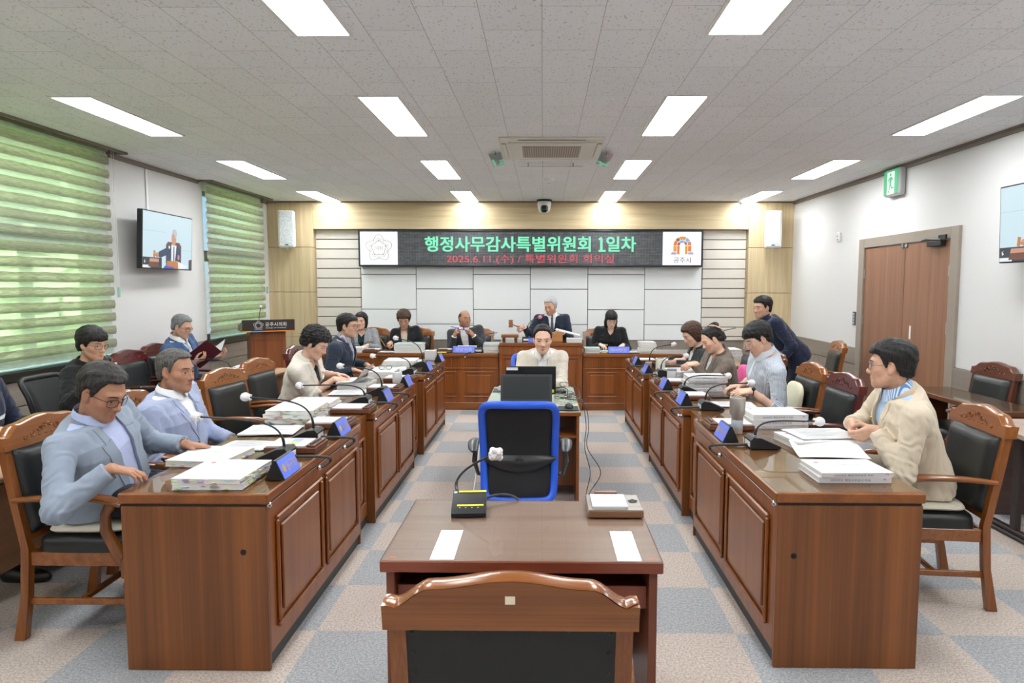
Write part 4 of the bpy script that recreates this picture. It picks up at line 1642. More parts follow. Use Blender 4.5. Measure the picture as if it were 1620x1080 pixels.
NAPE = ((-.12, -.058), (-.085, -.058), (-.05, -.045), (-.028, -.012), (-.016, .026), (.004, .026), (.0075, -.012), (.018, -.014))
HAIR_STYLES = {
    # shell thickness (side, top), lower edge z as a function of y, strand size, taper towards the hairline
    'short': dict(t=(.007, .021), line=NAPE + ((.024, .012), (.032, .036), (.040, .058), (.046, .076), (.054, .084), (.10, .087)), n=.004, tap=.75),
    'crop': dict(t=(.0045, .012), line=NAPE + ((.022, .014), (.029, .040), (.036, .058), (.044, .076), (.054, .083), (.10, .086)), n=.0022, tap=.8),
    'fringe': dict(t=(.009, .026), line=NAPE + ((.024, .000), (.034, .022), (.044, .036), (.060, .043), (.085, .046), (.11, .046)), n=.004, tap=.35),
    'swept': dict(t=(.008, .026), line=NAPE + ((.024, .006), (.032, .030), (.042, .048), (.052, .060), (.07, .064), (.11, .066)), n=.004, tap=.55),
    'bald': dict(t=(.006, -.004), line=((-.12, -.058), (-.085, -.058), (-.05, -.045), (-.028, -.012), (-.016, .026), (.004, .026), (.008, .022), (.018, .032), (.026, .075), (.04, .12)), n=.002, tap=.5),
    'bowl': dict(t=(.014, .026), line=((-.12, -.060), (-.07, -.062), (-.03, -.048), (-.018, .000), (.004, .010), (.010, -.018), (.022, -.010), (.036, .020), (.050, .034), (.070, .040), (.11, .042)), n=.003, tap=.25),
    'perm': dict(t=(.018, .032), line=((-.12, -.060), (-.07, -.062), (-.03, -.045), (-.016, -.004), (.004, .004), (.010, -.040), (.024, -.020), (.036, .022), (.050, .044), (.070, .054), (.11, .058)), n=.0060, tap=.35),
    'bob': dict(t=(.016, .022), line=((-.12, -.105), (-.05, -.105), (.0, -.098), (.016, -.080), (.028, -.02), (.044, .040), (.060, .066), (.11, .074)), n=.0045, tap=.45),
    'long': dict(t=(.012, .018), line=((-.14, -.2), (-.03, -.2), (.02, -.16), (.032, -.06), (.044, .012), (.058, .026), (.11, .032)), n=.003, tap=.3),
    'tied': dict(t=(.006, .013), line=NAPE + ((.024, .012), (.031, .038), (.040, .060), (.048, .078), (.060, .088), (.11, .091)), n=.0016, tap=.85),
}
def hair_fn(q, P):
    st = HAIR_STYLES[P['style']]
    ts, tt = st['t']
    w = P.get('face_w', 1.0)
    up = np.clip((q[:, 2] - .0) / .10, 0, 1)
    t = ts + (tt - ts) * up
    g0 = q[:, 2] - hairline(q[:, 1], st['line'])
    k = np.clip(g0 / .030, 0, 1)
    t = np.where(t > 0, t * (1 - st['tap'] * (1 - k * (2 - k))), t)
    d = f_ell(q, V3(0, -.016, .030), V3(.0775 * w, .097, .085)) - t
    d = smin(d, f_ell(q, V3(0, -.040, -.028), V3(.060 * w, .066, .060)) - np.minimum(t, ts), .02)
    if P['style'] in ('bob', 'long'):
        d = smin(d, f_ell(q, V3(0, -.030, -.040), V3(.078 * w, .066, .085)) - .006, .03)
    if P['style'] == 'long':
        ax = np.stack([np.abs(q[:, 0]), q[:, 1], q[:, 2]], 1)
        d = smin(d, f_cap(ax, V3(.062, -.022, -.05), V3(.074, .018, -.20), .030, .020), .03)
    if P['style'] == 'tied':
        d = smin(d, f_cap(q, V3(0, -.110, .0), V3(-.05, -.105, -.13), .026, .014), .02)
    if P['style'] in ('fringe', 'bowl', 'swept'):
        lift = .012 if P['style'] == 'swept' else 0
        d = smin(d, f_ell(q, V3(0, .040, .056 + lift), V3(.060 * w, .050, .036)) - .002, .02)
    if P['style'] in ('short', 'crop'):
        d = smin(d, f_ell(q, V3(.0, .030, .082), V3(.052 * w, .052, .026)), .02)
    ang = np.arctan2(q[:, 0], q[:, 1] + .03)
    curl = P['style'] == 'perm'
    sd = P.get('seed', 0)
    nz = f_noise(q, .05 if not curl else .034, sd)
    tp = np.clip((q[:, 2] - .055) / .05, 0, 1)
    side = np.sin(ang * 34 + 1.6 * nz + sd) * .55 + np.sin(ang * 61 + 2.2 * nz) * .45
    top = np.sin((q[:, 0] + .25 * q[:, 1]) * 330 + 2.4 * nz + sd) * .55 + np.sin((q[:, 0] - .1 * q[:, 1]) * 560 + 3 * nz) * .45
    strand = side * (1 - tp) + top * tp
    d = d - (st['n'] * nz * .8 if curl else .0022 * nz) - (.0011 if st['n'] > .002 else .0006) * strand
    g = g0 + .0035 * strand + .004 * f_noise(q, .022, P.get('seed', 0))
    if P.get('part'):
        g = g - .012 * np.clip((q[:, 0] * P['part']) / .06, -1, 1) * (q[:, 1] > .03)
    d = smax(d, -g * .8, .006)
    # keep clear of the face itself
    d = smax(d, .0022 - head_shell(q, w), .002) if P['style'] != 'bald' else d
    return d
def head_shell(q, w):
    d = f_ell(q, V3(0, -.014, .032), V3(.075 * w, .094, .083))
    return smin(d, f_ell(q, V3(0, .022, -.022), V3(.062 * w, .066, .080)), .03) + .010

SEC_M = np.array([(-.12, .176, .118, -.005), (0, .180, .128, 0), (.12, .164, .122, .010), (.25, .166, .124, .014), (.36, .180, .124, .012), (.44, .172, .106, .003),
                  (.495, .132, .082, -.008), (.535, .082, .066, -.018), (.58, .056, .056, -.020)])
SEC_F = np.array([(-.12, .172, .118, -.005), (0, .174, .124, 0), (.12, .140, .106, .006), (.25, .146, .110, .012), (.34, .158, .124, .020), (.43, .150, .094, .003),
                  (.49, .118, .074, -.010), (.53, .070, .058, -.018), (.58, .048, .048, -.020)])
def torso_fn(t, sec, pad, z0, z1, belly=0.0):
    z = np.clip(t[:, 2], sec[0, 0], sec[-1, 0])
    w = np.interp(z, sec[:, 0], sec[:, 1]) + pad
    d = np.interp(z, sec[:, 0], sec[:, 2]) + pad
    cy = np.interp(z, sec[:, 0], sec[:, 3])
    if belly:
        b = belly * np.exp(-((z - .10) / .13) ** 2)
        d = d + b * .6
        cy = cy + b * .5
        w = w + b * .3
    e = 2.4
    n = ((np.abs(t[:, 0]) / w) ** e + (np.abs(t[:, 1] - cy) / d) ** e) ** (1 / e)
    dd = (n - 1) * np.minimum(w, d) * .95
    return smax(dd, np.maximum(z0 - t[:, 2], t[:, 2] - z1), .02)

def elbow(S, W, l1, l2, pole):
    v = W - S
    D = min(np.linalg.norm(v), (l1 + l2) * .995)
    u = nrm(v)
    a = (l1 * l1 - l2 * l2 + D * D) / (2 * D)
    hgt = sqrt(max(l1 * l1 - a * a, 0))
    pl = pole - u * (pole @ u)
    return S + u * a + nrm(pl) * hgt

POSE = {'relax': ((16, 30, 20), (20, 34, 22), (24, 36, 24), (28, 38, 26), .35), 'flat': ((4, 12, 8), (5, 10, 8), (6, 12, 8), (8, 14, 10), .2),
        'grip': ((62, 78, 45), (66, 80, 45), (70, 80, 45), (72, 80, 45), 1.0), 'pen': ((42, 46, 20), (50, 52, 26), (62, 66, 36), (68, 70, 40), .85),
        'hold': ((34, 40, 24), (36, 42, 24), (38, 44, 26), (42, 46, 28), .7), 'spread': ((6, 14, 10), (8, 14, 10), (10, 16, 10), (12, 18, 12), .1)}
def hand_caps(W, d, n, sgn, pose, s=1.0):
    """capsules of a hand: wrist W, finger direction d, palm normal n"""
    d = nrm(d)
    n = nrm(n - d * (n @ d))
    t = np.cross(d, n) * sgn
    caps = []
    offs = (.0285, .0095, -.0095, -.0270)
    lens = ((.040, .024, .019), (.044, .027, .020), (.041, .025, .019), (.032, .019, .017))
    rads = (.0088, .0091, .0086, .0076)
    P = POSE[pose]
    palm = []
    for i in range(4):
        b = W + d * (.088 - .006 * abs(i - 1)) * s + t * offs[i] * s
        palm.append((W + t * offs[i] * .62 * s + d * .012 * s, b, .0135 * s, .0108 * s))
    palm.append((W + t * .022 * s + d * .02 * s + n * .006, W + t * .020 * s + d * .055 * s + n * .004, .015 * s, .010 * s))
    fing = []
    for i in range(4):
        p = W + d * (.088 - .006 * abs(i - 1)) * s + t * offs[i] * s
        ang = 0
        sp = (offs[i] - .001) * (3.2 if pose in ('flat', 'spread', 'relax') else .6)
        r = rads[i] * s
        ch = []
        for j in range(3):
            ang += P[i][j]
            dr = nrm(d * cos(radians(ang)) + n * sin(radians(ang)) + t * sp * cos(radians(ang)))
            q = p + dr * lens[i][j] * s
            ch.append((p, q, r, r * .9))
            p = q
            r *= .9
        fing.append(ch)
    c = P[4]
    p = W + d * .024 * s + t * .026 * s + n * .006 * s
    th = []
    dirs = (d * (.75 - .1 * c) + t * (.72 - .25 * c) + n * (.15 + .65 * c), d * (.9 - .2 * c) + t * (.42 - .75 * c) + n * (.15 + .55 * c), d * .9 + t * (.25 - 1.0 * c) + n * (.1 + .35 * c))
    r = .0125 * s
    for dr, L in zip(dirs, (.042, .032, .025)):
        q = p + nrm(dr) * L * s
        th.append((p, q, r, r * .88))
        p = q
        r *= .88
    fing.append(th)
    return palm, fing, t, n

def hand_fn(p, H):
    palm, fing = H[0], H[1]
    d = None
    for a, b, ra, rb in palm:
        v = f_cap(p, a, b, ra, rb)
        d = v if d is None else smin(d, v, .012)
    for ch in fing:
        f = None
        for a, b, ra, rb in ch:
            v = f_cap(p, a, b, ra, rb)
            f = v if f is None else smin(f, v, .003)
        d = smin(d, f, .0045)
    return d
# ------------------------------------------------------------------ on the walls and ceiling
def plane_m(x, y, z, rz=0):
    """local frame whose x runs along the wall, z up and -y out of it"""
    return Matrix.Translation((x, y, z)) @ Matrix.Rotation(rz, 4, 'Z')

def rosette(mb, M, R, lines=True, wdt=.0016):
    """five-petalled scalloped council emblem drawn in thin raised lines"""
    def P(r, a, d=.002):
        return tuple(M @ Vector((r * sin(a), -d, r * cos(a))))
    def ring(f, w):
        pts = [P(f(2 * pi * i / 200), 2 * pi * i / 200) for i in range(201)]
        mb.tube(pts, w, 5, caps=False)
    pet = lambda a, k: k * (1 + .16 * cos(5 * a)) * (1 + .022 * cos(35 * a))
    ring(lambda a: pet(a, R * .84), wdt)
    ring(lambda a: R * .50 * (1 + .10 * cos(5 * a)) * (1 + .03 * cos(25 * a)), wdt)
    for i in range(5):
        for j in range(-2, 3):
            a = 2 * pi * i / 5 + j * .19
            mb.tube([P(R * .60, a), P(R * (.74 - .03 * abs(j)), a)], wdt * .9, 4)
        a = 2 * pi * i / 5 + pi / 5
        mb.tube([P(R * .55, a), P(R * .70, a)], wdt, 4)

def led_board():
    t = thing('led_display_board', 'long black LED board showing green and red Korean text above the dais', 'display board', (-.205, YB - .0365, 2.229))
    w, hgt = 2.672, .281
    MB().box(-w, w, -.135, 0.0, -hgt, hgt, .004).build('housing', BLACK, t)
    fr = MB()
    for a, b, c, d in ((-w, w, hgt - .024, hgt), (-w, w, -hgt, -hgt + .024), (-w, -w + .022, -hgt + .024, hgt - .024), (w - .022, w, -hgt + .024, hgt - .024)):
        fr.box(a, b, -.152, -.1355, c, d, .005)
    fr.build('bezel', plain('gunmetal bezel', srgb(42, 48, 54), .3, .4), t)
    m = NT('LED matrix')
    c = m.coord((1, 1, 1))
    sp = m.n('ShaderNodeSeparateXYZ')
    m.l(c, sp.inputs[0])
    gx = m.math('ABSOLUTE', m.math('SUBTRACT', m.math('FRACT', m.math('MULTIPLY', sp.outputs[0], 60.0)), .5))
    gz = m.math('ABSOLUTE', m.math('SUBTRACT', m.math('FRACT', m.math('MULTIPLY', sp.outputs[2], 60.0)), .5))
    dots = m.math('LESS_THAN', m.math('ADD', m.math('MULTIPLY', gx, gx), m.math('MULTIPLY', gz, gz)), .10)
    wv = m.n('ShaderNodeTexNoise', i_Scale=3.0)
    m.l(m.coord((4, 1, 9)), wv.inputs['Vector'])
    m.l(m.mix(dots, srgb(38, 40, 44), m.ramp(wv.outputs[0], [(.3, srgb(96, 98, 102)), (.7, srgb(140, 142, 146))])), m.b.inputs['Base Color'])
    m.b.inputs['Roughness'].default_value = .6
    MB().box(-2.06, 2.05, -.139, -.1355, -hgt + .024, hgt - .024).build('led_matrix', m.m, t)
    for x0, x1, nm in ((-2.648, -2.062, 'emblem_panel'), (2.052, 2.648, 'city_logo_panel')):
        MB().box(x0, x1, -.141, -.1355, -hgt + .025, hgt - .025, .002).build(nm, emit('backlit white panel', srgb(232, 240, 252), .42, (.6, .62, .66, 1)), t)
    tx = MB()
    for dx in (-.006, 0, .006):
        for dz in (-.004, .004):
            lettering(tx, '행정사무감사특별위원회 1일차', Matrix.Translation((dx, -.1395 - .0003 * (dx + .006) / .006 - .0001 * (dz > 0), .066 + dz)), .228, 3.27)
    tx.box(1.115 - .055, 1.115 + .055, -.1402, -.1396, .066 - .116, .066 - .088)
    tx.add([(1.115 - .055, -.1402, .066 + .060), (1.115 - .055, -.1402, .066 + .088), (1.115 - .004, -.1402, .066 + .116), (1.115 - .004, -.1402, .066 + .082)], [(0, 1, 2, 3)])
    tx.build('green_lettering', emit('green LED', srgb(120, 246, 190), .80), t, fix=False)
    tx = MB()
    lettering(tx, '2025.6.11.(수) / 특별위원회 회의실', Matrix.Translation((.0, -.1395, -.170)), .15, 2.60, bold=.0)
    tx.build('red_lettering', emit('red LED', srgb(236, 84, 96), .72), t, fix=False)
    gold = plain('gold print', srgb(150, 132, 70), .5)
    e = MB()
    M = Matrix.Translation((-2.355, -.1415, .0))
    rosette(e, M, .215, wdt=.0034)
    for i in range(5):
        a = 2 * pi * i / 5
        p = [(.118, a - .08), (.118, a + .08), (.094, a)] if i in (0, 1, 4) else [(.118, a - .08), (.118, a + .08), (.094, a)]
        e.add([tuple(M @ Vector((r * sin(b), -.002, r * cos(b)))) for r, b in p], [(0, 1, 2)])
    lettering(e, '의회', M, .058, .11)
    e.build('council_emblem', gold, t, fix=False)
    # city logo: a stone arch of coloured blocks
    M = Matrix.Translation((2.355, -.1415, .045))
    cols = [plain('logo ' + n, c_, .5) for n, c_ in (('orange', srgb(232, 162, 52)), ('brown', srgb(178, 92, 62)), ('blue', srgb(112, 178, 240)), ('rust', srgb(226, 132, 56)), ('ink', srgb(40, 36, 34)))]
    g = MB()
    def sector(r0, r1, a0, a1, ci):
        g.cur = ci
        n = 8
        vs = [(r * sin(a0 + (a1 - a0) * i / n), -.001, r * cos(a0 + (a1 - a0) * i / n)) for r in (r0, r1) for i in range(n + 1)]
        g.add([tuple(M @ Vector(v)) for v in vs], [(i, i + 1, n + 2 + i, n + 1 + i) for i in range(n)])
    def quad(x0, x1, z0, z1, ci):
        g.cur = ci
        g.add([tuple(M @ Vector(v)) for v in ((x0, -.001, z0), (x1, -.001, z0), (x1, -.001, z1), (x0, -.001, z1))], [(0, 1, 2, 3)])
    q = pi / 2
    for a0, a1, ci in ((-q, -.95, 3), (-.90, -.42, 1), (-.36, .42, 0), (.48, .98, 2), (1.03, q, 3)):
        sector(.088, .138, a0, a1, ci)
    for a0, a1, ci in ((-q, -.75, 1), (-.68, .36, 2), (.42, .62, 3), (.68, 1.2, 1), (1.24, q, 0)):
        sector(.042, .080, a0, a1, ci)
    for s in (-1, 1):
        quad(s * .088, s * .138, -.09, -.006, 0 if s < 0 else 3)
        quad(s * .042, s * .080, -.135, -.006, 3 if s < 0 else 0)
        quad(s * .092, s * .165, -.112, -.097, 2)
        quad(s * .092, s * .172, -.136, -.118, 1)
    g.cur = 4
    lettering(g, '공주시', Matrix.Translation((2.355, -.1415, -.178)), .085, .27)
    g.build('city_logo', cols, t, fix=False)
led_board()

def tv(name, label, loc, rz, tilt):
    t = thing(name, label, 'television', loc, rz)
    W, H = .535, .303
    b = MB().box(-W, W, -.028, .028, -H, H, .006)
    b.build('bezel', BLACK, t)
    em = lambda n, c: emit('screen ' + n, c, .68)
    mats = [em('pale blue', srgb(206, 230, 240)), em('seam', srgb(176, 206, 222)), em('navy', srgb(44, 62, 98)), em('skin', srgb(206, 150, 124)), em('silver', srgb(188, 196, 204)),
            em('white', srgb(238, 244, 250)), em('brown', srgb(110, 66, 56)), em('orange wood', srgb(196, 124, 66)), em('dark', srgb(46, 50, 60)), em('blue', srgb(52, 84, 200))]
    m = MB()
    y = -.0285
    def poly(pts, ci, k=0):
        m.cur = ci
        m.add([(u * 2 * (W - .012) - (W - .012), y - .00025 * k, v * 2 * (H - .012) - (H - .012)) for u, v in pts], [tuple(range(len(pts)))])
    def oval(cx, cz, rx, rz_, ci, k):
        poly([(cx + rx * cos(2 * pi * i / 24), cz + rz_ * sin(2 * pi * i / 24)) for i in range(24)], ci, k)
    poly([(0, 0), (1, 0), (1, 1), (0, 1)], 0)
    poly([(0, .66), (.44, .66), (.44, .668), (0, .668)], 1, 1)
    poly([(.78, .36), (1, .36), (1, .367), (.78, .367)], 1, 1)
    poly([(.44, .10), (.76, .10), (.76, .44), (.72, .50), (.48, .50), (.44, .44)], 6, 1)
    poly([(.44, .02), (.74, .02), (.75, .34), (.70, .44), (.52, .46), (.44, .38), (.30, .30), (.27, .22), (.33, .19), (.46, .25)], 2, 2)
    poly([(.55, .08), (.62, .08), (.66, .44), (.55, .46)], 5, 3)
    poly([(.59, .12), (.615, .12), (.612, .42), (.592, .42)], 2, 4)
    oval(.600, .56, .050, .125, 3, 4)
    oval(.612, .665, .052, .085, 4, 5)
    oval(.585, .60, .034, .06, 3, 6)
    oval(.265, .24, .032, .045, 3, 4)
    poly([(.19, .20), (.225, .19), (.235, .31), (.20, .32)], 7, 4)
    poly([(.215, .22), (.28, .21), (.28, .235), (.22, .25)], 7, 5)
    oval(.505, .40, .016, .030, 5, 6)
    poly([(.50, .38), (.506, .38), (.46, .20), (.453, .20)], 8, 5)
    poly([(0, 0), (.36, .0), (.36, .19), (0, .19)], 8, 3)
    poly([(.0, 0), (.14, 0), (.14, .05), (0, .05)], 5, 4)
    poly([(.10, .02), (.30, .02), (.30, .15), (.13, .15)], 6, 5)
    poly([(.12, .11), (.30, .11), (.30, .17), (.13, .17)], 3, 6)
    poly([(.03, .08), (.05, .10), (.035, .13), (.05, .15), (.025, .13)], 5, 6)
    poly([(.46, 0), (.70, 0), (.69, .15), (.46, .14)], 7, 6)
    poly([(.50, .17), (.72, .13), (.92, .05), (.80, .0), (.70, .0), (.69, .13)], 5, 7)
    poly([(.39, 0), (.60, 0), (.60, .035), (.42, .05)], 9, 8)
    oval(.70, .22, .022, .05, 3, 7)
    poly([(.93, 0), (1, 0), (1, .20), (.93, .18)], 8, 3)
    m.build('screen_picture', mats, t, fix=False)
    a = MB().box(-.13, .13, .0285, .06, -.10, .10, .005)
    a.tube([(0, .06, 0), (0, .13, .0)], .028, 10)
    a.box(-.10, .10, .11, .125, -.10, .10, .004)
    a.build('wall_mount', BLACK, t)
    t.rotation_euler = (tilt, 0, rz)
    return t
tv('television', 'wall television between the two windows showing the gavel scene', (XL + .165, 7.50, 2.125), pi / 2 + radians(2), radians(3))
tv('television', 'wall television cut off by the right edge of the photo', (XR - .165, 5.06, 2.14), -pi / 2, radians(2))
cdt = MB().box(XL + .001, XL + .017, 7.42, 7.452, 2.3, HC - .05, .003)
tag(cdt.build('cable_duct', WHITEP), 'thin white cable duct above the left television', 'cable duct')

def speaker(label, loc, rz):
    t = thing('wall_speaker', label, 'speaker', loc, rz, 'white wall speakers')
    w, h = .118, .278
    MB().box(-w, w, 0, .17, -h, h, .016).build('cabinet', WHITEP, t)
    m = NT('speaker grille')
    v = m.n('ShaderNodeTexVoronoi', i_Scale=140.0)
    m.l(m.coord(), v.inputs['Vector'])
    m.l(m.ramp(v.outputs[0], [(.25, srgb(120, 126, 130)), (.5, srgb(214, 218, 220))]), m.b.inputs['Base Color'])
    m.b.inputs['Roughness'].default_value = .5
    MB().box(-w + .016, w - .016, -.006, .012, -h + .016, h - .016, .006).build('grille', m.m, t)
    MB().box(-.024, .024, -.0075, -.006, -h + .03, -h + .048).build('maker_plate', plain('dark nameplate', srgb(60, 62, 66), .4), t)
    MB().tube([(0, .08, -h), (0, .10, -h - .03), (0, .24, -h - .03)], .012, 8).build('bracket', WHITEP, t)
speaker('white wall speaker on the left oak column', (-3.90, YB - .44, 2.505), radians(14))
speaker('white wall speaker on the right oak column', (3.46, YB - .44, 2.505), radians(-14))

def ptz():
    t = thing('dome_camera', 'white and black pan-tilt camera under the oak header beam', 'security camera', (.012, 10.50, HC))
    MB().lathe([(0, 0), (.115, 0), (.118, -.012), (.105, -.03), (0, -.03)][::-1], n=28).build('camera_base', BLACK, t)
    MB().lathe([(.100, -.03), (.108, -.06), (.096, -.12), (.080, -.17), (.05, -.195), (0, -.20)][::-1], n=28).build('camera_body', WHITEP, t)
    MB().box(-.056, .056, -.125, -.02, -.195, -.085, .03).build('camera_head', BLACK, t)
    MB().lathe([(.034, 0), (.036, -.03), (.026, -.034), (0, -.03)], n=20, axis='y').build('lens', plain('camera lens', srgb(12, 14, 20), .08), t, loc=(0, -.115, -.145))
ptz()

def aircon():
    t = thing('air_conditioner', 'cream ceiling cassette air conditioner in mid ceiling', 'air conditioner', (.072, 6.58, HC))
    cream = plain('cream plastic', srgb(226, 224, 214), .45)
    MB().box(-.475, .475, -.49, .49, -.022, -.0005, .012).build('panel', cream, t)
    MB().box(-.40, .40, -.36, .36, -.040, -.0225, .015).build('intake_cover', cream, t)
    g = MB()
    for i in range(25):
        x = -.26 + .52 * i / 24
        g.box(x - .004, x + .004, -.26, .26, -.046, -.0405)
    g.build('grille', plain('tan grille', srgb(196, 186, 172), .5), t)
    MB().box(-.27, .27, -.27, .27, -.0412, -.0402).build('filter', plain('filter shade', srgb(160, 150, 138), .7), t)
    for k, (a, b, c, d) in enumerate(((-.30, .30, -.455, -.405), (-.30, .30, .405, .455), (-.455, -.415, -.30, .30), (.415, .455, -.30, .30))):
        MB().box(a, b, c, d, -.034, -.0225, .008).build('louvre', cream, t)
        s = MB().box(a, b, (c - .006) if k == 0 else (d if k == 1 else c), (c) if k == 0 else (d + .006 if k == 1 else d), -.026, -.0222)
        s.build('slot', GROOVE, t)
aircon()
ACR = sheet_glass('acrylic deflector', (.80, .84, .82, 1), 2.0)
for lb, x, y, sx, sy, rx, ry in (('clear acrylic wind deflector left of the air conditioner', -.47, 7.0, .06, .34, 0, radians(-12)), ('clear acrylic wind deflector right of the air conditioner', .61, 7.0, .06, .34, 0, radians(12)),
                                 ('clear acrylic wind deflector behind the air conditioner', .075, 7.38, .34, .05, radians(12), 0)):
    d = thing('wind_deflector', lb, 'wind deflector', (x, y, HC - .035), 0, 'acrylic wind deflectors')
    o = MB().box(-sx, sx, -sy, sy, -.002, .002, .001).build('deflector_sheet', ACR, d)
    o.rotation_euler = (rx, ry, 0)
    p = MB()
    for s in (-1, 1):
        px, py = (0, s * sy * .7) if sy > sx else (s * sx * .7, 0)
        p.cyl((px, py, -.004), (px, py, .0345), .006, n=8)
    p.build('hanger', ALU, d)

sd = thing('smoke_detector', 'small white cone smoke detector on the ceiling', 'smoke detector', (.068, 8.45, HC))
MB().lathe([(0, -.055), (.018, -.055), (.022, -.045), (.055, -.022), (.058, -.0005), (0, -.0005)], n=24).build('detector_body', WHITEP, sd)
MB().lathe([(.012, -.058), (.014, -.055)], n=12).build('sensor_tip', plain('grey plastic', srgb(180, 180, 180), .5), sd)
mc = thing('motion_sensor', 'small white bracketed sensor on the ceiling at the far right lamp', 'sensor', (2.92, 10.30, HC))
MB().box(-.03, .03, -.03, .03, -.07, -.0005, .008).tube([(0, 0, -.05), (.02, -.06, -.10)], .028, 10).build('sensor_body', WHITEP, mc)

def exit_sign():
    t = thing('exit_sign', 'green and white running man emergency exit sign high on the right wall', 'exit sign', (XR - .001, 7.58, 2.775), -pi / 2)
    MB().box(-.165, .165, -.085, 0, -.145, .145, .02).build('housing', plain('grey sign housing', srgb(196, 198, 198), .4), t)
    g, w = emit('exit green', srgb(0, 176, 108), .8), emit('exit white', srgb(232, 255, 244), .75)
    m = MB()
    m.cur = 0
    m.box(-.148, .148, -.0885, -.085, -.128, .128, .002)
    y = -.089
    def poly(p, ci, k):
        m.cur = ci
        m.add([(a, y - .0003 * k, b) for a, b in p], [tuple(range(len(p)))])
    poly([(-.075, -.128), (.08, -.128), (.08, .112), (-.075, .112)], 1, 1)
    poly([(.012 * cos(i * pi / 8) * 1.6 - .005, .083 + .018 * sin(i * pi / 8)) for i in range(16)], 0, 2)
    poly([(-.030, .055), (.022, .060), (.032, .040), (.014, -.020), (-.02, -.020), (-.026, .02)], 0, 2)
    poly([(.015, .055), (.050, .040), (.056, .005), (.044, .004), (.038, .030), (.010, .035)], 0, 3)
    poly([(-.024, .055), (-.058, .030), (-.052, -.002), (-.042, .002), (-.044, .024), (-.018, .036)], 0, 3)
    poly([(.014, -.018), (.032, -.055), (.070, -.050), (.070, -.066), (.024, -.074), (-.008, -.020)], 0, 3)
    poly([(-.020, -.018), (-.028, -.065), (-.052, -.108), (-.038, -.114), (-.010, -.070), (.006, -.020)], 0, 3)
    m.build('sign_face', [g, w], t, fix=False)
exit_sign()
for nm, lb, cat, y, z, w, h in (('thermostat', 'small white thermostat on the right wall near the oak column', 'thermostat', 9.02, 2.29, .05, .062),):
    t = thing(nm, lb, cat, (XR - .001, y, z), -pi / 2)
    MB().box(-w, w, -.028, 0, -h, h, .012).build('thermostat_body', WHITEP, t)
    MB().cyl((-.012, -.036, .015), (-.012, -.0285, .015), .022, .024, 16).build('dial', plain('pale grey dial', srgb(200, 200, 200), .4), t)
    MB().box(-.02, .02, -.0295, -.028, -.04, -.025).build('display', plain('grey lcd', srgb(120, 126, 120), .3), t)
t = thing('switch_panel', 'dark grey control switch panel left of the double door', 'switch', (XR - .001, 8.50, 1.255), -pi / 2)
MB().box(-.035, .035, -.016, 0, -.085, .085, .006).build('panel_body', plain('dark grey panel', srgb(84, 88, 94), .35), t)
for i in range(4):
    MB().box(-.02, .02, -.0185, -.016, -.066 + i * .036, -.044 + i * .036, .002).build('button', plain('grey button', srgb(170, 172, 176), .35), t)

# ------------------------------------------------------------------ lectern
def lectern():
    t = thing('lectern', 'wooden council lectern with dark sign board and gold stripe at far left', 'lectern', (-3.62, 8.86, 0), radians(30))
    lw = wood('lectern wood', srgb(110, 58, 30), srgb(152, 90, 50), 'z', .8, .35)
    MB().box(-.215, .215, -.17, .20, .002, 1.06, .004).build('body', lw, t)
    fp = MB()
    for a, b, c, d in ((-.175, .175, .25, .27), (-.175, .175, .95, .97), (-.175, -.155, .27, .95), (.155, .175, .27, .95)):
        fp.box(a, b, -.178, -.1705, c, d, .004)
    fp.build('front_moulding', lw, t)
    MB().box(-.26, .26, -.22, .26, .002, .06, .006).build('plinth', lw, t)
    tp = MB()
    tp.prism([(-.235, 1.215), (.275, 1.105), (.30, 1.13), (.30, 1.06), (-.235, 1.06)], -.31, .31, 'yz')
    tp.build('slanted_top', wood('grey brown lectern top', srgb(108, 92, 80), srgb(140, 122, 106), 'x', .8, .5), t)
    MB().box(-.315, .315, -.252, -.2355, 1.075, 1.215, .002).build('sign_board', plain('dark brown sign board', srgb(44, 32, 28), .45), t)
    for a, b, n, c in ((-.315, -.215, 'yellow', srgb(238, 186, 52)), (-.215, -.075, 'blue', srgb(118, 158, 226)), (-.075, .315, 'orange', srgb(232, 132, 42))):
        MB().box(a, b, -.253, -.2355, 1.062, 1.0745).build('stripe', plain('stripe ' + n, c, .5), t)
    wt = plain('white lettering', srgb(236, 236, 232), .5)
    m = MB()
    M = Matrix.Translation((.085, -.2525, 1.155))
    lettering(m, '공주시의회', M, .052, .255)
    lettering(m, 'GONGJU CITY COUNCIL', Matrix.Translation((.085, -.2525, 1.108)), .017, .25)
    rosette(m, Matrix.Translation((-.125, -.2525, 1.142)), .062, wdt=.0016)
    m.build('sign_lettering', wt, t, fix=False)
    e = MB()
    R = .072
    e.prism([(R * (1 + .08 * cos(5 * a)) * sin(a), .62 + R * (1 + .10 * cos(5 * a)) * cos(a)) for a in [2 * pi * i / 60 for i in range(60)]], -.184, -.1705, 'xz')
    e.build('ivory_emblem', plain('ivory emblem', srgb(222, 216, 190), .5), t)
    e = MB()
    rosette(e, Matrix.Translation((0, -.184, .62)), .072, wdt=.0012)
    e.build('emblem_relief', plain('emblem shade', srgb(170, 160, 128), .5), t, fix=False)
    mi = MB()
    mi.tube([(-.07, .10, 1.135), (-.07, .09, 1.24), (-.055, .04, 1.36)], .004, 8)
    mi.build('microphone_stem', BLACK, t)
    MB().sphere((-.053, .035, 1.375), .017, 14, 10).build('microphone_head', WHITEP, t)
lectern()

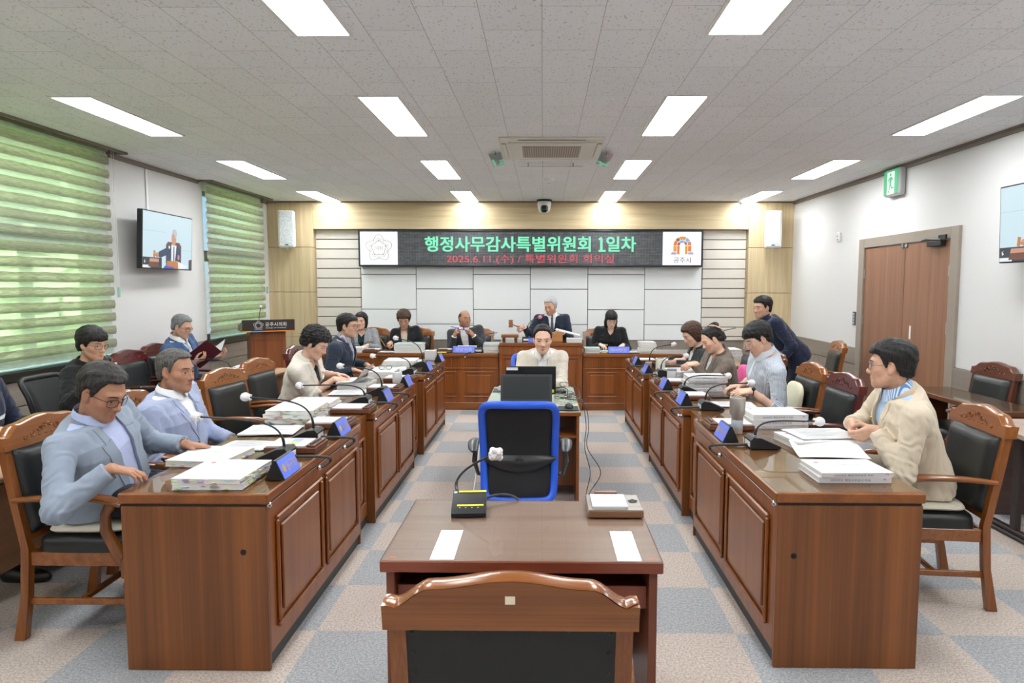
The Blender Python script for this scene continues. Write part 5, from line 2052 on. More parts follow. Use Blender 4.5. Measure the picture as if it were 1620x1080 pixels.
# ------------------------------------------------------------------ microphones, name plates, trays
FOAM = plain('white mic cover', srgb(228, 226, 228), .9, bump=.6, bscale=160)
FOAM_G = plain('grey mic foam', srgb(150, 148, 152), .95, bump=.5, bscale=220)
STICK = plain('white label', srgb(232, 234, 240), .4)
def bez(a, b, c, d, n=18):
    out = []
    for i in range(n + 1):
        t_ = i / n
        out.append(tuple((1 - t_) ** 3 * a[k] + 3 * (1 - t_) ** 2 * t_ * b[k] + 3 * (1 - t_) * t_ * t_ * c[k] + t_ ** 3 * d[k] for k in range(3)))
    return out
def gooseneck(label, pos, face, head, cable=None, cover=True, z=HT):
    """conference microphone; face = heading of the sloping key face, head in world space; cable: world points"""
    t = thing('conference_microphone', label, 'microphone', (pos[0], pos[1], z), face, 'gooseneck microphones')
    inv = Matrix.Rotation(-face, 3, 'Z')
    L = lambda p: tuple(inv @ (Vector(p) - Vector((pos[0], pos[1], z))))
    w = .062
    prof = [(-.075, .001), (.085, .001), (.085, .012), (-.018, .058), (-.060, .062), (-.075, .045)]
    MB().prism(prof, -w, w, 'yz').build('base', BLACK, t)
    MB().box(-.045, .045, -.0768, -.0752, .010, .036).build('label_sticker', STICK, t)
    b = MB()
    b.lathe([(0, 0), (.009, 0), (.009, .006), (0, .007)], (.03, -.045, .061), 12)
    b.build('talk_button', plain('grey talk key', srgb(140, 142, 146), .4), t)
    h = L(head)
    s = (0, -.035, .062)
    pts = bez(s, (0, -.035, .062 + max(.10, h[2] * .7)), (h[0] * .35, h[1] * .35, h[2] * .80 + .03), h, 20)
    MB().tube(pts, [.0075] * 3 + [.0048] * 18, 8).build('gooseneck', BLACK, t)
    d = (Vector(pts[-1]) - Vector(pts[-3])).normalized()
    if cover:
        m = MB()
        n = 14
        for j, (r, o) in enumerate(()):
            pass
        c = Vector(h) + d * .018
        m.sphere(tuple(c), .027, 16, 12, (1, 1, .95))
        fo = FOAM if cover is True else plain('pink mic cover', srgb(226, 150, 160), .9, bump=.6, bscale=160)
        mh = m.build('foam_cover', fo, t, angle=80)
        q = MB()
        for i in range(7):
            a = 2 * pi * i / 7
            o = d.orthogonal().normalized()
            v = Matrix.Rotation(a, 3, d) @ o
            e = Vector(h) - d * .006 + v * .013
            q.tube([tuple(Vector(h) - d * .004 + v * .006), tuple(e), tuple(e - d * .010 + v * .004)], [.006, .007, .003], 6)
        q.build('cover_frill', fo, mh, angle=80)
    else:
        MB().tube([tuple(Vector(h) - d * .01), tuple(Vector(h) + d * .03)], [.008, .010], 10).build('capsule', FOAM_G, t)
    if cable:
        MB().tube([L(p) for p in cable], .0075, 8).build('cable', plain('dark braided cable', srgb(52, 52, 54), .45), t)
        e = cable[-1]
        MB().sphere(L(e), .013, 12, 8).build('cable_clip', CHROME, t)
    return t

def loop(x0, y0, s, y1=None, z=HT):
    """cable looping from the microphone over the aisle edge; s = +1 left row"""
    xi = -1.165 if s > 0 else 1.0
    y1 = y1 or y0 + .05
    a, b = (x0 + s * .055, y0, z + .012), (xi + s * .030, y1 - .02, z - .055)
    return bez(a, (xi + s * .02, y0 - .02, z + .012), (xi + s * .105, y0 + .06, z + .005), (xi + s * .07, y1 + .03, z - .035), 14)[:-1] + bez((xi + s * .07, y1 + .03, z - .035), (xi + s * .05, y1 + .02, z - .055), (xi + s * .04, y1, z - .06), b, 8)

who_l = ['the man in grey blue jacket', 'the man in pale blue jacket', 'the empty seat of the left row', 'the woman in cream jacket', 'the man in navy blazer', 'the far end of the left row']
who_r = ['the man in beige jacket', 'the young man in striped shirt', 'the woman with a claw clip', 'the middle of the farthest right desk', 'the far end of the right row']
ML = [(-1.335, 3.36, (-1.745, 3.40, .985)), (-1.335, 3.80, (-1.665, 3.80, 1.020)), (-1.345, 4.95, (-1.774, 4.95, .918)), (-1.325, 5.40, (-1.612, 5.42, 1.006)), (-1.335, 6.64, (-1.661, 6.66, .960)), (-1.33, 7.27, (-1.572, 7.30, 1.085))]
for (x, y, h_), w_ in zip(ML, who_l):
    gooseneck('gooseneck microphone of the left desks before ' + w_, (x, y), pi / 2, h_, loop(x, y, 1))
MR = [(1.185, 3.66, (1.478, 3.66, .922)), (1.185, 4.80, (1.455, 4.80, .968)), (1.185, 5.52, (1.487, 5.52, .925)), (1.18, 6.60, (1.371, 6.60, .976)), (1.18, 7.32, (1.389, 7.32, 1.024))]
for (x, y, h_), w_ in zip(MR, who_r):
    gooseneck('gooseneck microphone of the right desks before ' + w_, (x, y), -pi / 2, h_, loop(x, y, -1))
gooseneck('black gooseneck microphone on the dais before the balding man', (-.82, 9.16), pi + .0, (-.647, 9.28, 1.007), bez((-.86, 9.10, DAIS_H + .012), (-.98, 9.02, DAIS_H + .03), (-1.04, 8.94, DAIS_H), (-1.03, 8.965, DAIS_H - .06)), False, DAIS_H) if False else None

PLATE_BLUE = plain('blue name plate face', srgb(96, 124, 236), .3)
GOLDP = plain('gold lettering', srgb(196, 164, 96), .35, .3)
def nameplate(label, loc, rz, text, L=.20, z=HT, flower=True, glyph=.05):
    t = thing('name_plate', label, 'name plate', (loc[0], loc[1], z), rz, 'blue name plates')
    a = L / 2
    MB().prism([(-.045, .001), (.045, .001), (.006, .088), (-.006, .088)], -a, a, 'yz').build('plate_body', BLACK, t)
    sl = atan2(.039, .087)
    M = Matrix.Translation((0, -.0258, .0445)) @ Matrix.Rotation(-sl, 4, 'X')
    m = MB()
    m.M = M
    m.box(-a + .002, a - .002, -.0022, .0, -.045, .045, .0006)
    m.build('blue_face', PLATE_BLUE, t)
    m = MB()
    if text:
        lettering(m, text, M @ Matrix.Translation((.025 if flower else 0, -.0024, 0)), glyph * .9, None if len(text) < 2 else glyph * (2.2 if flower else 4.2))
    if flower:
        n = 20
        c = [(-a + .040, -.0028, 0)] + [(-a + .040 + .017 * (1 + .18 * cos(5 * q)) * sin(q), -.0028, .019 * (1 + .18 * cos(5 * q)) * cos(q)) for q in [2 * pi * i / n for i in range(n)]]
        m.add([tuple(M @ Vector(p)) for p in c], [(0, 1 + i, 1 + (i + 1) % n) for i in range(n)])
    m.build('gold_lettering', GOLDP, t, fix=False)
    return t
NL = [3.07, 3.93, 5.10, 5.88, 6.97, 7.80]
for y, w_, tx in zip(NL, who_l, ('윤구병', '이승일', '이용성', '', '', '')):
    nameplate('blue name plate, left desks, before ' + w_, (-1.195, y), pi / 2, tx)
NR = [3.85, 5.02, 5.77, 6.80, 7.55]
for y, w_, tx in zip(NR, who_r, ('이용성', '', '', '', '')):
    nameplate('blue name plate, right desks, before ' + w_, (1.045, y), -pi / 2, tx)
nameplate('wide blue title plate on the dais before the balding man', (-1.055, 9.05), 0, '전문위원', .29, DAIS_H, False, .052)
nameplate('wide blue title plate on the dais before the long haired woman', (1.005, 9.05), 0, '의사팀장', .28, DAIS_H, False, .052)

PAPER = plain('white paper', srgb(208, 208, 209), .7)
PAGES = plain('page block', srgb(222, 220, 214), .85, bump=.4, bscale=500)
COVER = plain('white booklet cover', srgb(211, 211, 213), .5)
COVER_B = plain('pale aqua booklet cover', srgb(171, 194, 194), .5)
INK = plain('black print', srgb(60, 58, 62), .6)
TABC = [plain('tab ' + n, c, .5) for n, c in (('green', srgb(176, 206, 120)), ('violet', srgb(150, 134, 176)), ('aqua', srgb(160, 210, 210)), ('pink', srgb(232, 178, 200)), ('yellow', srgb(232, 222, 140)))]
REDM = plain('red print', srgb(196, 110, 110), .6)
_rb = random.Random(11)
def booklet(label, loc, z, w, d, th, rz=0, tabs=0, spine=None, cover=COVER, group=None, text=True):
    """thick bound booklet lying flat; w along x, d along y; spine '-y' prints lettering on that edge"""
    t = thing('booklet', label, 'booklet', (loc[0], loc[1], z), rz, group)
    a, b = w / 2, d / 2
    c = .0012
    MB().box(-a, a, -b, b, .0004, .0004 + c).build('back_cover', cover, t)
    MB().box(-a + .003, a - .003, -b + (.0 if spine else .003), b - .003, .0018, th - .0016).build('pages', PAGES, t)
    MB().box(-a, a, -b, b, th - .0014, th).build('front_cover', cover, t)
    if spine:
        s = MB()
        s.cur = 0
        s.box(-a, a, -b - .0012, -b, .0004, th)
        if th > .018:
            s.cur = 1
            lettering(s, '2025년도 행정사무감사 자료', Matrix.Translation((-.02, -b - .0016, th * .5)), min(.014, th * .45), w * .55)
            s.cur = 2
            s.add([(a - .03 + .008 * cos(q) * k, -b - .0018, th * .5 + .008 * sin(q) * k) for k in (.55, 1) for q in [pi * i / 8 for i in range(9)]], [(i, i + 1, 10 + i, 9 + i) for i in range(8)])
        s.build('spine', [cover, INK, REDM], t, fix=False)
    if tabs:
        for side in (0, 1):
            m = MB()
            n = int((w if side == 0 else d) / .022)
            for k in range(int(n * tabs)):
                m.cur = _rb.randrange(5)
                p = _rb.uniform(-.46, .46) * (w if side == 0 else d)
                zz = _rb.uniform(.003, th - .004)
                if side == 0:
                    m.box(p - .012, p + .012, -b - .005, -b + .006, zz, zz + .0012)
                else:
                    m.box(a - .006, a + .005, p - .012, p + .012, zz, zz + .0012)
            m.build('tab_edge', TABC, t)
    if text:
        m = MB()
        m.cur = 0
        M = Matrix.Translation((.01, b * .15, th + .0003)) @ Matrix.Rotation(-pi / 2, 4, 'X')
        lettering(m, '2025년도 행정사무감사 자료', M, .012, w * .42)
        m.cur = 1
        m.add([(-a + .05 + .012 * cos(q), b - .06 + .012 * sin(q), th + .0004) for q in [2 * pi * i / 12 for i in range(12)]], [tuple(range(12))])
        m.build('cover_print', [INK, REDM], t, fix=False)
    return t
ORD = ['topmost', 'second', 'third', 'fourth', 'fifth', 'sixth']
def stack(n, where, loc, z0, w, d, ths, tabs=0, spine=None, rz=0, jig=.012, covers=None):
    z = z0
    for i in range(n):
        th = ths[i % len(ths)]
        k = n - 1 - i
        lb = 'white booklet %s, %s' % (where, 'topmost' if k == 0 else ORD[k] + ' from top') if n > 1 else 'white booklet ' + where
        cv = (covers or [COVER])[i % len(covers or [COVER])]
        if cv is COVER_B:
            lb = lb.replace('white', 'aqua')
        booklet(lb, (loc[0] + _rb.uniform(-jig, jig), loc[1] + _rb.uniform(-jig, jig)), z, w, d, th, rz + _rb.uniform(-.03, .03) * (jig > 0), tabs, spine, cv, 'booklets on the desks', text=(i == n - 1))
        z += th + .0003
    return z
def sheets(label, loc, z, w, d, rz=0, n=3, lift=0.0, group='loose papers on the desks', lines=6):
    t = thing('paper_sheets', label, 'papers', (loc[0], loc[1], z), rz, group)
    m = MB()
    for i in range(n):
        r = _rb.uniform(-.04, .04)
        dx, dy = _rb.uniform(-.008, .008), _rb.uniform(-.008, .008)
        zb = .0005 + i * .0012
        def g(u, v):
            x, y = (u - .5) * w + dx, (v - .5) * d + dy
            return (x * cos(r) - y * sin(r), x * sin(r) + y * cos(r), zb + (lift * max(0, u - .4) ** 2 * (1 if i == n - 1 else .3)) + .0012 * sin(u * 5 + i) * sin(v * 4) * (i == n - 1) + .0012 * (i == n - 1))
        m.grid(g, 10, 10)
    m.build('sheet', PAPER, t, fix=False)
    if lines:
        k = MB()
        for i in range(lines):
            yy = d * (.34 - .11 * i)
            zb = .0005 + (n - 1) * .0012 + .0030
            if lift == 0:
                k.box(-w * .36, w * (.36 - .12 * (i % 3)), yy - .0016, yy + .0016, zb - .0006, zb)
        if k.v:
            k.build('print', plain('grey print', srgb(176, 178, 184), .7), t)
    return t
TRAYW = wood('walnut memo tray', srgb(86, 48, 32), srgb(120, 74, 52), 'x', 1.2, .35)
def memo_tray(label, loc, z, rz, colour=False, pen=True):
    """wooden memo tray holding a pad, as on every seat"""
    t = thing('memo_tray', label, 'memo tray', (loc[0], loc[1], z), rz, 'wooden memo trays')
    MB().box(-.105, .105, -.135, .135, .001, .030, .003).build('tray', TRAYW, t)
    MB().box(-.092, .092, -.075, .125, .0305, .038).build('memo_pad', PAPER, t)
    MB().box(-.095, .095, -.128, -.085, .0305, .042, .002).build('pad_clip', TRAYW, t)
    if pen:
        MB().tube([(-.085, -.105, .048), (.06, -.112, .048)], [.004, .0045], 8).build('pen', BLACK, t)
    if colour:
        m = MB()
        for i in range(7):
            m.cur = i
            m.box(-.085 + i * .022, -.064 + i * .022, -.02, .03, .0382, .0392)
        m.build('colour_notes', [plain('note %d' % i, srgb(*c), .6) for i, c in enumerate(((236, 120, 170), (250, 170, 120), (250, 226, 120), (150, 220, 140), (120, 210, 220), (130, 160, 230), (190, 140, 220)))], t)
    return t
for y, c, w_ in ((3.56, True, who_l[1]), (4.17, False, 'the empty seat of the left row'), (4.66, False, who_l[3]), (5.62, False, who_l[4]), (6.20, False, 'the middle and far left desks')):
    memo_tray('walnut memo tray, left desks, near ' + w_ + (', with colour notes' if c else ''), (-1.31, y), HT, pi / 2, c)
for y, w_ in ((4.17, 'the steel tumbler'), (5.27, 'the young man in striped shirt'), (6.05, 'the grey mug'), (7.79, 'the far end of the right row')):
    memo_tray('walnut memo tray, right desks, near ' + w_, (1.14, y), HT, -pi / 2, False)

# left row papers
stack(2, 'at the front corner of the left desks', (-1.43, 2.985), HT, .30, .33, (.026, .020), .8, None, 0, .006)
booklet('white booklet under the watch hand of the man in grey blue', (-1.655, 3.335), HT, .29, .31, .030, -.10, .3, group='booklets on the desks')
sheets('white sheets under the left hand of the man in grey blue', (-1.60, 3.625), HT + .0008, .26, .20, -.1, 3)
z_ = stack(3, 'in the tabbed stack before the pale blue jacket', (-1.61, 4.38), HT, .30, .34, (.030, .028, .024), .9)
sheets('loose white papers before the pale blue jacket man', (-1.62, 4.01), HT + .0008, .30, .27, .08, 6)
stack(2, 'beside the second empty armchair of the left row', (-1.63, 4.80), HT, .31, .27, (.030, .022), .5)
z_ = stack(3, 'open before the woman in cream jacket', (-1.60, 5.80), HT, .25, .34, (.022, .020, .014), .3)
t_ = sheets('curled white page turned by the woman in cream jacket', (-1.60, 5.78), z_ + .001, .24, .32, 0, 3, .35)
sheets('white sheets nearest the cream sleeved elbow', (-1.58, 5.47), HT + .0008, .28, .26, .1, 3)
stack(2, 'under the folded reading glasses', (-1.52, 6.50), HT, .24, .33, (.030, .026), .1)
stack(3, 'before the man in navy blazer', (-1.56, 7.42), HT, .34, .36, (.022, .020, .020), .4, None, .05)
sheets('tilted white file on the stack before the man in navy blazer', (-1.60, 7.08), HT + .001, .32, .26, .2, 5)
sheets('white sheets by the far left microphones', (-1.41, 6.86), HT + .001, .22, .25, 0, 2)
sheets('white sheets at the far end of the left desks', (-1.50, 7.82), HT + .001, .22, .25, .1, 4)
def mug(label, loc, z, r, h, col, lid=None, handle=True, rz=0):
    t = thing('mug', label, 'mug', (loc[0], loc[1], z), rz)
    MB().lathe([(0, .001), (r * .92, .001), (r, .008), (r, h), (r * .90, h), (r * .88, h - .004), (r * .86, .012), (0, .010)], n=28, caps=False).build('cup', col, t)
    if handle:
        MB().tube([(r * .96, 0, h * .8), (r * 1.5, 0, h * .75), (r * 1.55, 0, h * .35), (r * .96, 0, h * .22)], .006, 8).build('handle', col, t)
    if lid:
        MB().lathe([(0, h + .006), (r * .97, h + .006), (r * 1.03, h + .001), (r * 1.0, h - .006), (r * .9, h - .003), (0, h - .003)], n=28).build('lid', lid, t)
    return t
mug('white paper-wrapped mug on the left desks by the stack', (-1.30, 6.03), HT, .043, .095, plain('white porcelain', srgb(228, 230, 232), .25), None, False)
mug('pale grey mug with dark lid on the right desks', (1.205, 6.36), HT, .045, .088, plain('pale grey glaze', srgb(206, 210, 214), .25), plain('grey lid', srgb(108, 112, 116), .3))
bx_ = thing('tissue_box', 'white tissue box at the far end of the left desks', 'tissue box', (-1.315, 7.93, HT))
MB().box(-.06, .06, -.06, .06, .001, .115, .004).build('carton', PAPER, bx_)
MB().lathe([(.03, .1152), (.02, .1158)], n=16).build('slot', plain('slot shade', srgb(170, 172, 176), .6), bx_)
pg = thing('reading_glasses', 'folded reading glasses on booklets in the left row', 'glasses', (-1.52, 6.52, HT + .0575), .3)
m_ = MB()
for s in (-1, 1):
    m_.tube([(s * .034 + .026 * cos(a), .0, .022 + .020 * sin(a)) for a in np.linspace(0, 2 * pi, 21)], .0016, 6, caps=False)
    m_.tube([(s * .062, 0, .030), (s * .064, .008, .028), (s * .05, .02, .006), (-s * .05, .028, .004)], .0016, 6)
m_.tube([(-.008, 0, .026), (.008, 0, .026)], .0016, 6)
m_.build('frame', plain('tortoise frame', srgb(48, 38, 34), .3), pg)

# right row papers
stack(2, 'nearest the camera on the right desks', (1.385, 3.095), HT, .32, .24, (.026, .020), 0, '-y', .02, .004)
fz = stack(2, 'under the open file before the man in beige jacket', (1.50, 3.74), HT, .34, .27, (.030, .012), 0, None, .12, .01)
sheets('white sheets on top of the file before the man in beige jacket', (1.56, 3.78), fz + .001, .34, .27, .12, 4)
fl_ = thing('file_cover', 'white open file cover before the man in beige jacket', 'file', (1.49, 3.52, HT), -.10)
MB().grid(lambda u, v: ((u - .5) * .35, (v - .5) * .22 , .002 + .040 * v ** 1.6 + .004 * sin(u * 3)), 10, 10).build('cover_sheet', plain('thick white card', srgb(238, 238, 240), .5), fl_)
stack(3, 'in the stack behind the steel tumbler', (1.46, 4.27), HT, .34, .26, (.020, .030, .032), 0, '-y', .02, .01)
sheets('white sheet beside the elbow of the striped shirt', (1.40, 4.98), HT + .001, .30, .22, -.1, 2)
z_ = stack(5, 'in front of the woman with a claw clip', (1.36, 5.74), HT, .32, .25, (.022, .024, .024, .024, .024), 0, '-y', 0, .008, [COVER, COVER, COVER, COVER, COVER])
stack(2, 'widely spread before the women of the right row', (1.38, 6.66), HT, .30, .42, (.026, .016), 0, '-y', 0, .01)
sheets('wide white sheets open under the hands with phones', (1.37, 6.66), HT + .0435, .29, .40, .05, 3)
stack(2, 'with spines at the farthest right desk', (1.47, 7.62), HT, .34, .26, (.030, .026), 0, '-y', 0, .01)
sheets('white sheets by the grey mug', (1.22, 6.18), HT + .001, .20, .18, .2, 3)
tb = thing('tablet', 'dark tablet lying before the young man in striped shirt', 'tablet', (1.40, 5.34, HT), .05)
MB().box(-.085, .085, -.06, .06, .001, .009, .003).build('tablet_body', plain('dark slate glass', srgb(70, 72, 76), .2), tb)
MB().box(-.078, .078, -.053, .053, .0092, .0096).build('screen', plain('dark screen', srgb(34, 36, 40), .1), tb)
tu = thing('tumbler', 'brushed steel tumbler on the right desks', 'tumbler', (1.15, 4.005, HT))
STEEL = plain('brushed steel', srgb(206, 202, 198), .34, .75)
MB().lathe([(0, .001), (.031, .001), (.033, .01), (.034, .10), (.0445, .118), (.046, .20), (.0455, .212), (.042, .212), (.041, .20), (0, .19)], n=32).build('cup', STEEL, tu)
MB().lathe([(.0343, .035), (.0346, .036), (.0346, .080), (.0343, .081)], n=32, caps=False).build('label_band', plain('grey blue label', srgb(178, 186, 200), .35), tu)
pb = thing('carton', 'tall cream carton on the far right desks', 'carton', (1.21, 7.02, HT))
MB().box(-.04, .04, -.055, .055, .001, .125, .003).build('carton_body', plain('cream carton', srgb(222, 222, 206), .6), pb)
MB().box(-.03, .03, -.03, .03, .1255, .132, .002).build('carton_lid', plain('dark lid', srgb(66, 70, 66), .4), pb)
cp = thing('paper_cup', 'small brown paper cup at the far right desks', 'cup', (1.10, 7.08, HT))
MB().lathe([(0, .001), (.026, .001), (.034, .075), (.032, .075), (.025, .006), (0, .006)], n=20).build('cup', plain('kraft paper', srgb(190, 140, 104), .7), cp)
MB().lathe([(.034, .073), (.0355, .076), (.033, .078)], n=20, caps=False).build('rim', PAPER, cp)

# cushions on a chair
def cushion(label, loc, s, col, rot):
    t = thing('cushion', label, 'cushion', loc, 0)
    def f(u, v):
        a, b = 2 * pi * u, pi * (v - .5)
        e = .65
        c = lambda k: math.copysign(abs(cos(k)) ** e, cos(k))
        d = lambda k: math.copysign(abs(sin(k)) ** e, sin(k))
        r = 1 + .04 * sin(a * 5) * cos(b)
        return (s[0] * c(a) * c(b) * r, s[1] * d(a) * c(b) * r, s[2] * d(b))
    o = MB().grid(f, 40, 20, True).build('cushion_cover', fabric('cushion ' + label[:8], col, scale=220, bump=.5), t, angle=180)
    o.rotation_euler = rot
cushion('bright pink cushion behind the woman in taupe jacket', (2.00, 6.80, .70), (.06, .11, .17), srgb(240, 104, 160), (0, .1, 0))
cushion('pale cream cushion behind the woman in taupe jacket', (1.99, 6.58, .640), (.06, .10, .13), srgb(224, 220, 190), (0, .1, 0))
cushion('pale cream back cushion behind the young man in striped shirt', (2.085, 5.68, .69), (.035, .17, .17), srgb(216, 214, 196), (0, .18, 0))

# ------------------------------------------------------------------ dais things
def dais_mic(label, pos, head, z, face=0.0, cable=None, cover=False):
    return gooseneck(label, pos, face, head, cable, cover, z)
dais_mic('black gooseneck microphone on the dais beside the balding man', (-.872, 9.19), (-.66, 9.33, 1.007), DAIS_H, 0, bez((-.90, 9.10, DAIS_H + .010), (-.95, 9.0, DAIS_H + .02), (-1.03, 8.94, DAIS_H + .01), (-1.03, 8.966, DAIS_H - .05)))
dais_mic('gooseneck microphone with pink cover before the chairman', (-.22, 9.22), (-.055, 9.38, 1.218), POD_H, 0, None, 'pink')
stack(4, 'on the dais between the balding man and the podium', (-.70, 9.22), DAIS_H, .21, .29, (.032, .030, .032, .026), 0, None, 0, .006, [COVER, COVER, COVER, COVER_B])
stack(4, 'on the dais before the brown haired woman', (-1.805, 9.17), DAIS_H, .37, .28, (.034, .03, .032, .022), 0, None, 0, .01, [COVER, COVER, COVER, COVER_B])
stack(2, 'on the dais before the woman in grey jacket', (-2.54, 9.22), DAIS_H, .24, .28, (.03, .026), 0)
sheets('white sheets on the dais at the left end', (-2.81, 9.14), DAIS_H + .001, .24, .26, 0, 6)
sheets('white papers on the dais beside the pencil hand', (-2.09, 9.10), DAIS_H + .001, .22, .2, 0, 5)
sheets('white papers on the dais beside the title plate', (-1.525, 9.12), DAIS_H + .001, .14, .2, 0, 5)
memo_tray('walnut memo tray on the dais before the woman in grey jacket', (-2.30, 9.13), DAIS_H, 0)
memo_tray('walnut memo tray on the dais left of the balding man', (-1.33, 9.15), DAIS_H, 0)
booklet('white booklet behind the title plate of the balding man', (-1.04, 9.24), DAIS_H, .26, .22, .07, 0, 0, group='booklets on the desks', text=False)
stack(3, 'on the dais right of the podium', (.66, 9.20), DAIS_H, .21, .28, (.018, .02, .022), 0, None, 0, .006, [COVER, COVER_B, COVER_B])
stack(5, 'on the dais right of the long haired woman', (1.395, 9.18), DAIS_H, .21, .28, (.024, .03, .032, .03, .028), 0, None, 0, .008, [COVER_B, COVER, COVER, COVER, COVER])
sheets('white papers under the hands of the long haired woman', (.86, 9.28), DAIS_H + .001, .26, .22, .1, 4)
sheets('white papers beside the title plate of the long haired woman', (1.215, 9.13), DAIS_H + .001, .11, .2, 0, 8)
nb = thing('note_box', 'small yellow and blue note holder on the right dais desk', 'note holder', (.81, 9.07, DAIS_H))
MB().box(-.04, .04, -.03, .03, .001, .018, .002).build('yellow_notes', plain('yellow note', srgb(226, 196, 120), .6), nb)
MB().box(-.034, .034, -.026, .026, .0185, .030, .002).build('blue_notes', plain('blue note', srgb(150, 200, 226), .6), nb)
ye = thing('highlighter', 'yellow highlighter on the dais left of the title plate', 'highlighter', (-1.34, 8.992, DAIS_H))
MB().tube([(-.06, 0, .009), (.06, 0, .009)], .0085, 10).build('barrel', plain('yellow plastic', srgb(232, 226, 60), .4), ye)
MB().tube([(.0605, 0, .009), (.10, 0, .009)], .0088, 10).build('cap', BLACK, ye)
# podium
gb = thing('gavel_block', 'wooden sounding stand on the podium below the gavel', 'sounding block', (-.45, 9.22, POD_H))
MB().box(-.115, .115, -.08, .08, .062, .092, .006).box(-.12, .12, -.085, .085, .050, .0615, .004).build('block_top', wood('gavel wood', srgb(120, 76, 46), srgb(166, 114, 74), 'x', 1.2, .35), gb)
for x in (-.08, .08):
    MB().box(x - .02, x + .02, -.06, .06, .001, .0495, .004).build('foot', TRAYW, gb)
gv = thing('gavel', 'turned wooden gavel in the raised hand of the chairman', 'gavel', (-.432, 9.415, 1.085))
GVW = wood('gavel head wood', srgb(120, 72, 42), srgb(168, 110, 68), 'z', 1.4, .3, .2)
MB().lathe([(0, -.052), (.026, -.052), (.030, -.046), (.030, -.034), (.024, -.030), (.024, -.026), (.029, -.022), (.029, .022), (.024, .026), (.024, .030), (.030, .034), (.030, .046), (.026, .052), (0, .052)], n=24).build('gavel_head', GVW, gv, loc=(-.016, .005, .045))
MB().tube([(-.010, .004, .038), (.05, .018, .012), (.13, .05, -.012), (.16, .062, -.018)], [.008, .008, .010, .011], 10).build('handle', GVW, gv)
bp = thing('small_blue_plate', 'small blue plate at the base of the chairman microphone', 'name plate', (-.145, 9.02, POD_H))
MB().prism([(-.02, .001), (.02, .001), (.002, .055), (-.002, .055)], -.05, .05, 'yz').build('plate_body', PLATE_BLUE, bp)
MB().box(-.03, .03, -.0195, -.0185, .018, .024).build('gold_line', GOLDP, bp)
wb = thing('wooden_stand', 'tan wooden document stand on the podium', 'document stand', (.175, 9.16, POD_H))
STW = wood('tan stand wood', srgb(150, 96, 52), srgb(188, 132, 82), 'x', 1.2, .4)
MB().prism([(-.07, .001), (.10, .001), (.10, .11), (.09, .12), (-.07, .115)], -.085, .085, 'yz').build('stand_body', STW, wb)
MB().box(-.087, .087, -.078, -.0705, .002, .03, .002).build('lip', STW, wb)
hl = booklet('white booklet spread over the podium stand', (.30, 9.26), POD_H + .121, .34, .26, .010, -.05, group='booklets on the desks', text=False)
hl.rotation_euler = (0, radians(14), -.08)
hl.location = (.335, 9.28, POD_H + .112)
stack(2, 'at the right end of the podium', (.41, 9.10), POD_H, .20, .28, (.024, .026), 0, None, 0, .004)
# ------------------------------------------------------------------ stenographer desk things
ZS = .735
def monitor():
    t = thing('monitor', 'black monitor seen from behind on the stenographer desk', 'monitor', (-.10, 5.52, ZS), 0)
    MB().box(-.205, .205, -.012, .018, .035, .262, .005).build('housing', BLACK, t)
    MB().box(-.197, .197, .0182, .0188, .045, .254).build('screen', plain('dim screen', srgb(60, 64, 74), .15), t)
    MB().box(-.198, -.105, -.0135, -.012, .232, .254).build('asset_label', STICK, t)
    MB().box(.150, .190, -.0135, -.012, .050, .075).build('yellow_label', plain('yellow label', srgb(230, 218, 40), .5), t)
    MB().box(-.10, .10, -.06, .10, .001, .010, .004).box(-.03, .03, -.035, -.0125, .010, .15, .004).build('stand', BLACK, t)
monitor()
def laptop():
    t = thing('laptop', 'dark grey laptop with open black screen on the stenographer desk', 'laptop', (-.13, 5.02, ZS), 0)
    gm = plain('graphite laptop', srgb(66, 68, 72), .4, .2)
    MB().box(-.20, .20, -.03, .215, .002, .020, .004).build('laptop_base', gm, t)
    kb = MB()
    for j in range(5):
        for i in range(14):
            kb.box(-.18 + i * .0257, -.158 + i * .0257, .03 + j * .022, .048 + j * .022, .0202, .0222)
    kb.build('keyboard', BLACKM, t)
    M = Matrix.Translation((0, .222, .018)) @ Matrix.Rotation(radians(-10), 4, 'X')
    m = MB()
    m.M = M
    m.box(-.20, .20, -.004, .004, 0, .212, .003)
    m.build('lid', gm, t)
    m = MB()
    m.M = M
    m.box(-.182, .182, -.0052, -.0042, .018, .196)
    m.build('screen', plain('matt dark screen', srgb(42, 46, 46), .35), t)
    m = MB()
    m.M = M
    m.box(-.006, .006, -.0056, -.0042, .201, .207)
    m.build('webcam', BLACK, t)
laptop()
def mouse(label, loc, rz, z, col):
    t = thing('computer_mouse', label, 'computer mouse', (loc[0], loc[1], z), rz)
    def f(u, v):
        a = 2 * pi * u
        r = cos(v * pi / 2) ** .6 if v < 1 else 0
        return (.031 * cos(a) * r, .052 * sin(a) * r, .001 + .034 * sin(v * pi / 2) * (1 - .15 * sin(a)))
    MB().grid(f, 24, 9, True).build('mouse_body', col, t, angle=80)
    MB().tube([(0, .018, .035), (0, .034, .029)], .004, 8).build('scroll_wheel', plain('grey wheel', srgb(110, 112, 116), .4), t)
mouse('black and silver mouse on a black pad at the near corner of the stenographer desk', (.195, 5.06), .2, ZS + .004, plain('black silver plastic', srgb(44, 46, 50), .25))
mp = thing('mouse_pad', 'black mouse pad at the near corner of the stenographer desk', 'mouse pad', (.19, 5.05, ZS))
MB().box(-.075, .075, -.09, .10, .0006, .0036).build('pad_cloth', BLACKM, mp)
MB().box(-.075, .075, -.09, -.086, .0037, .0042).build('pad_edge', plain('grey stitched edge', srgb(90, 92, 94), .7), mp)
mouse('silver mouse at the far left of the stenographer desk', (-.37, 5.95), 0, ZS + .004, plain('silver plastic', srgb(170, 172, 176), .3))
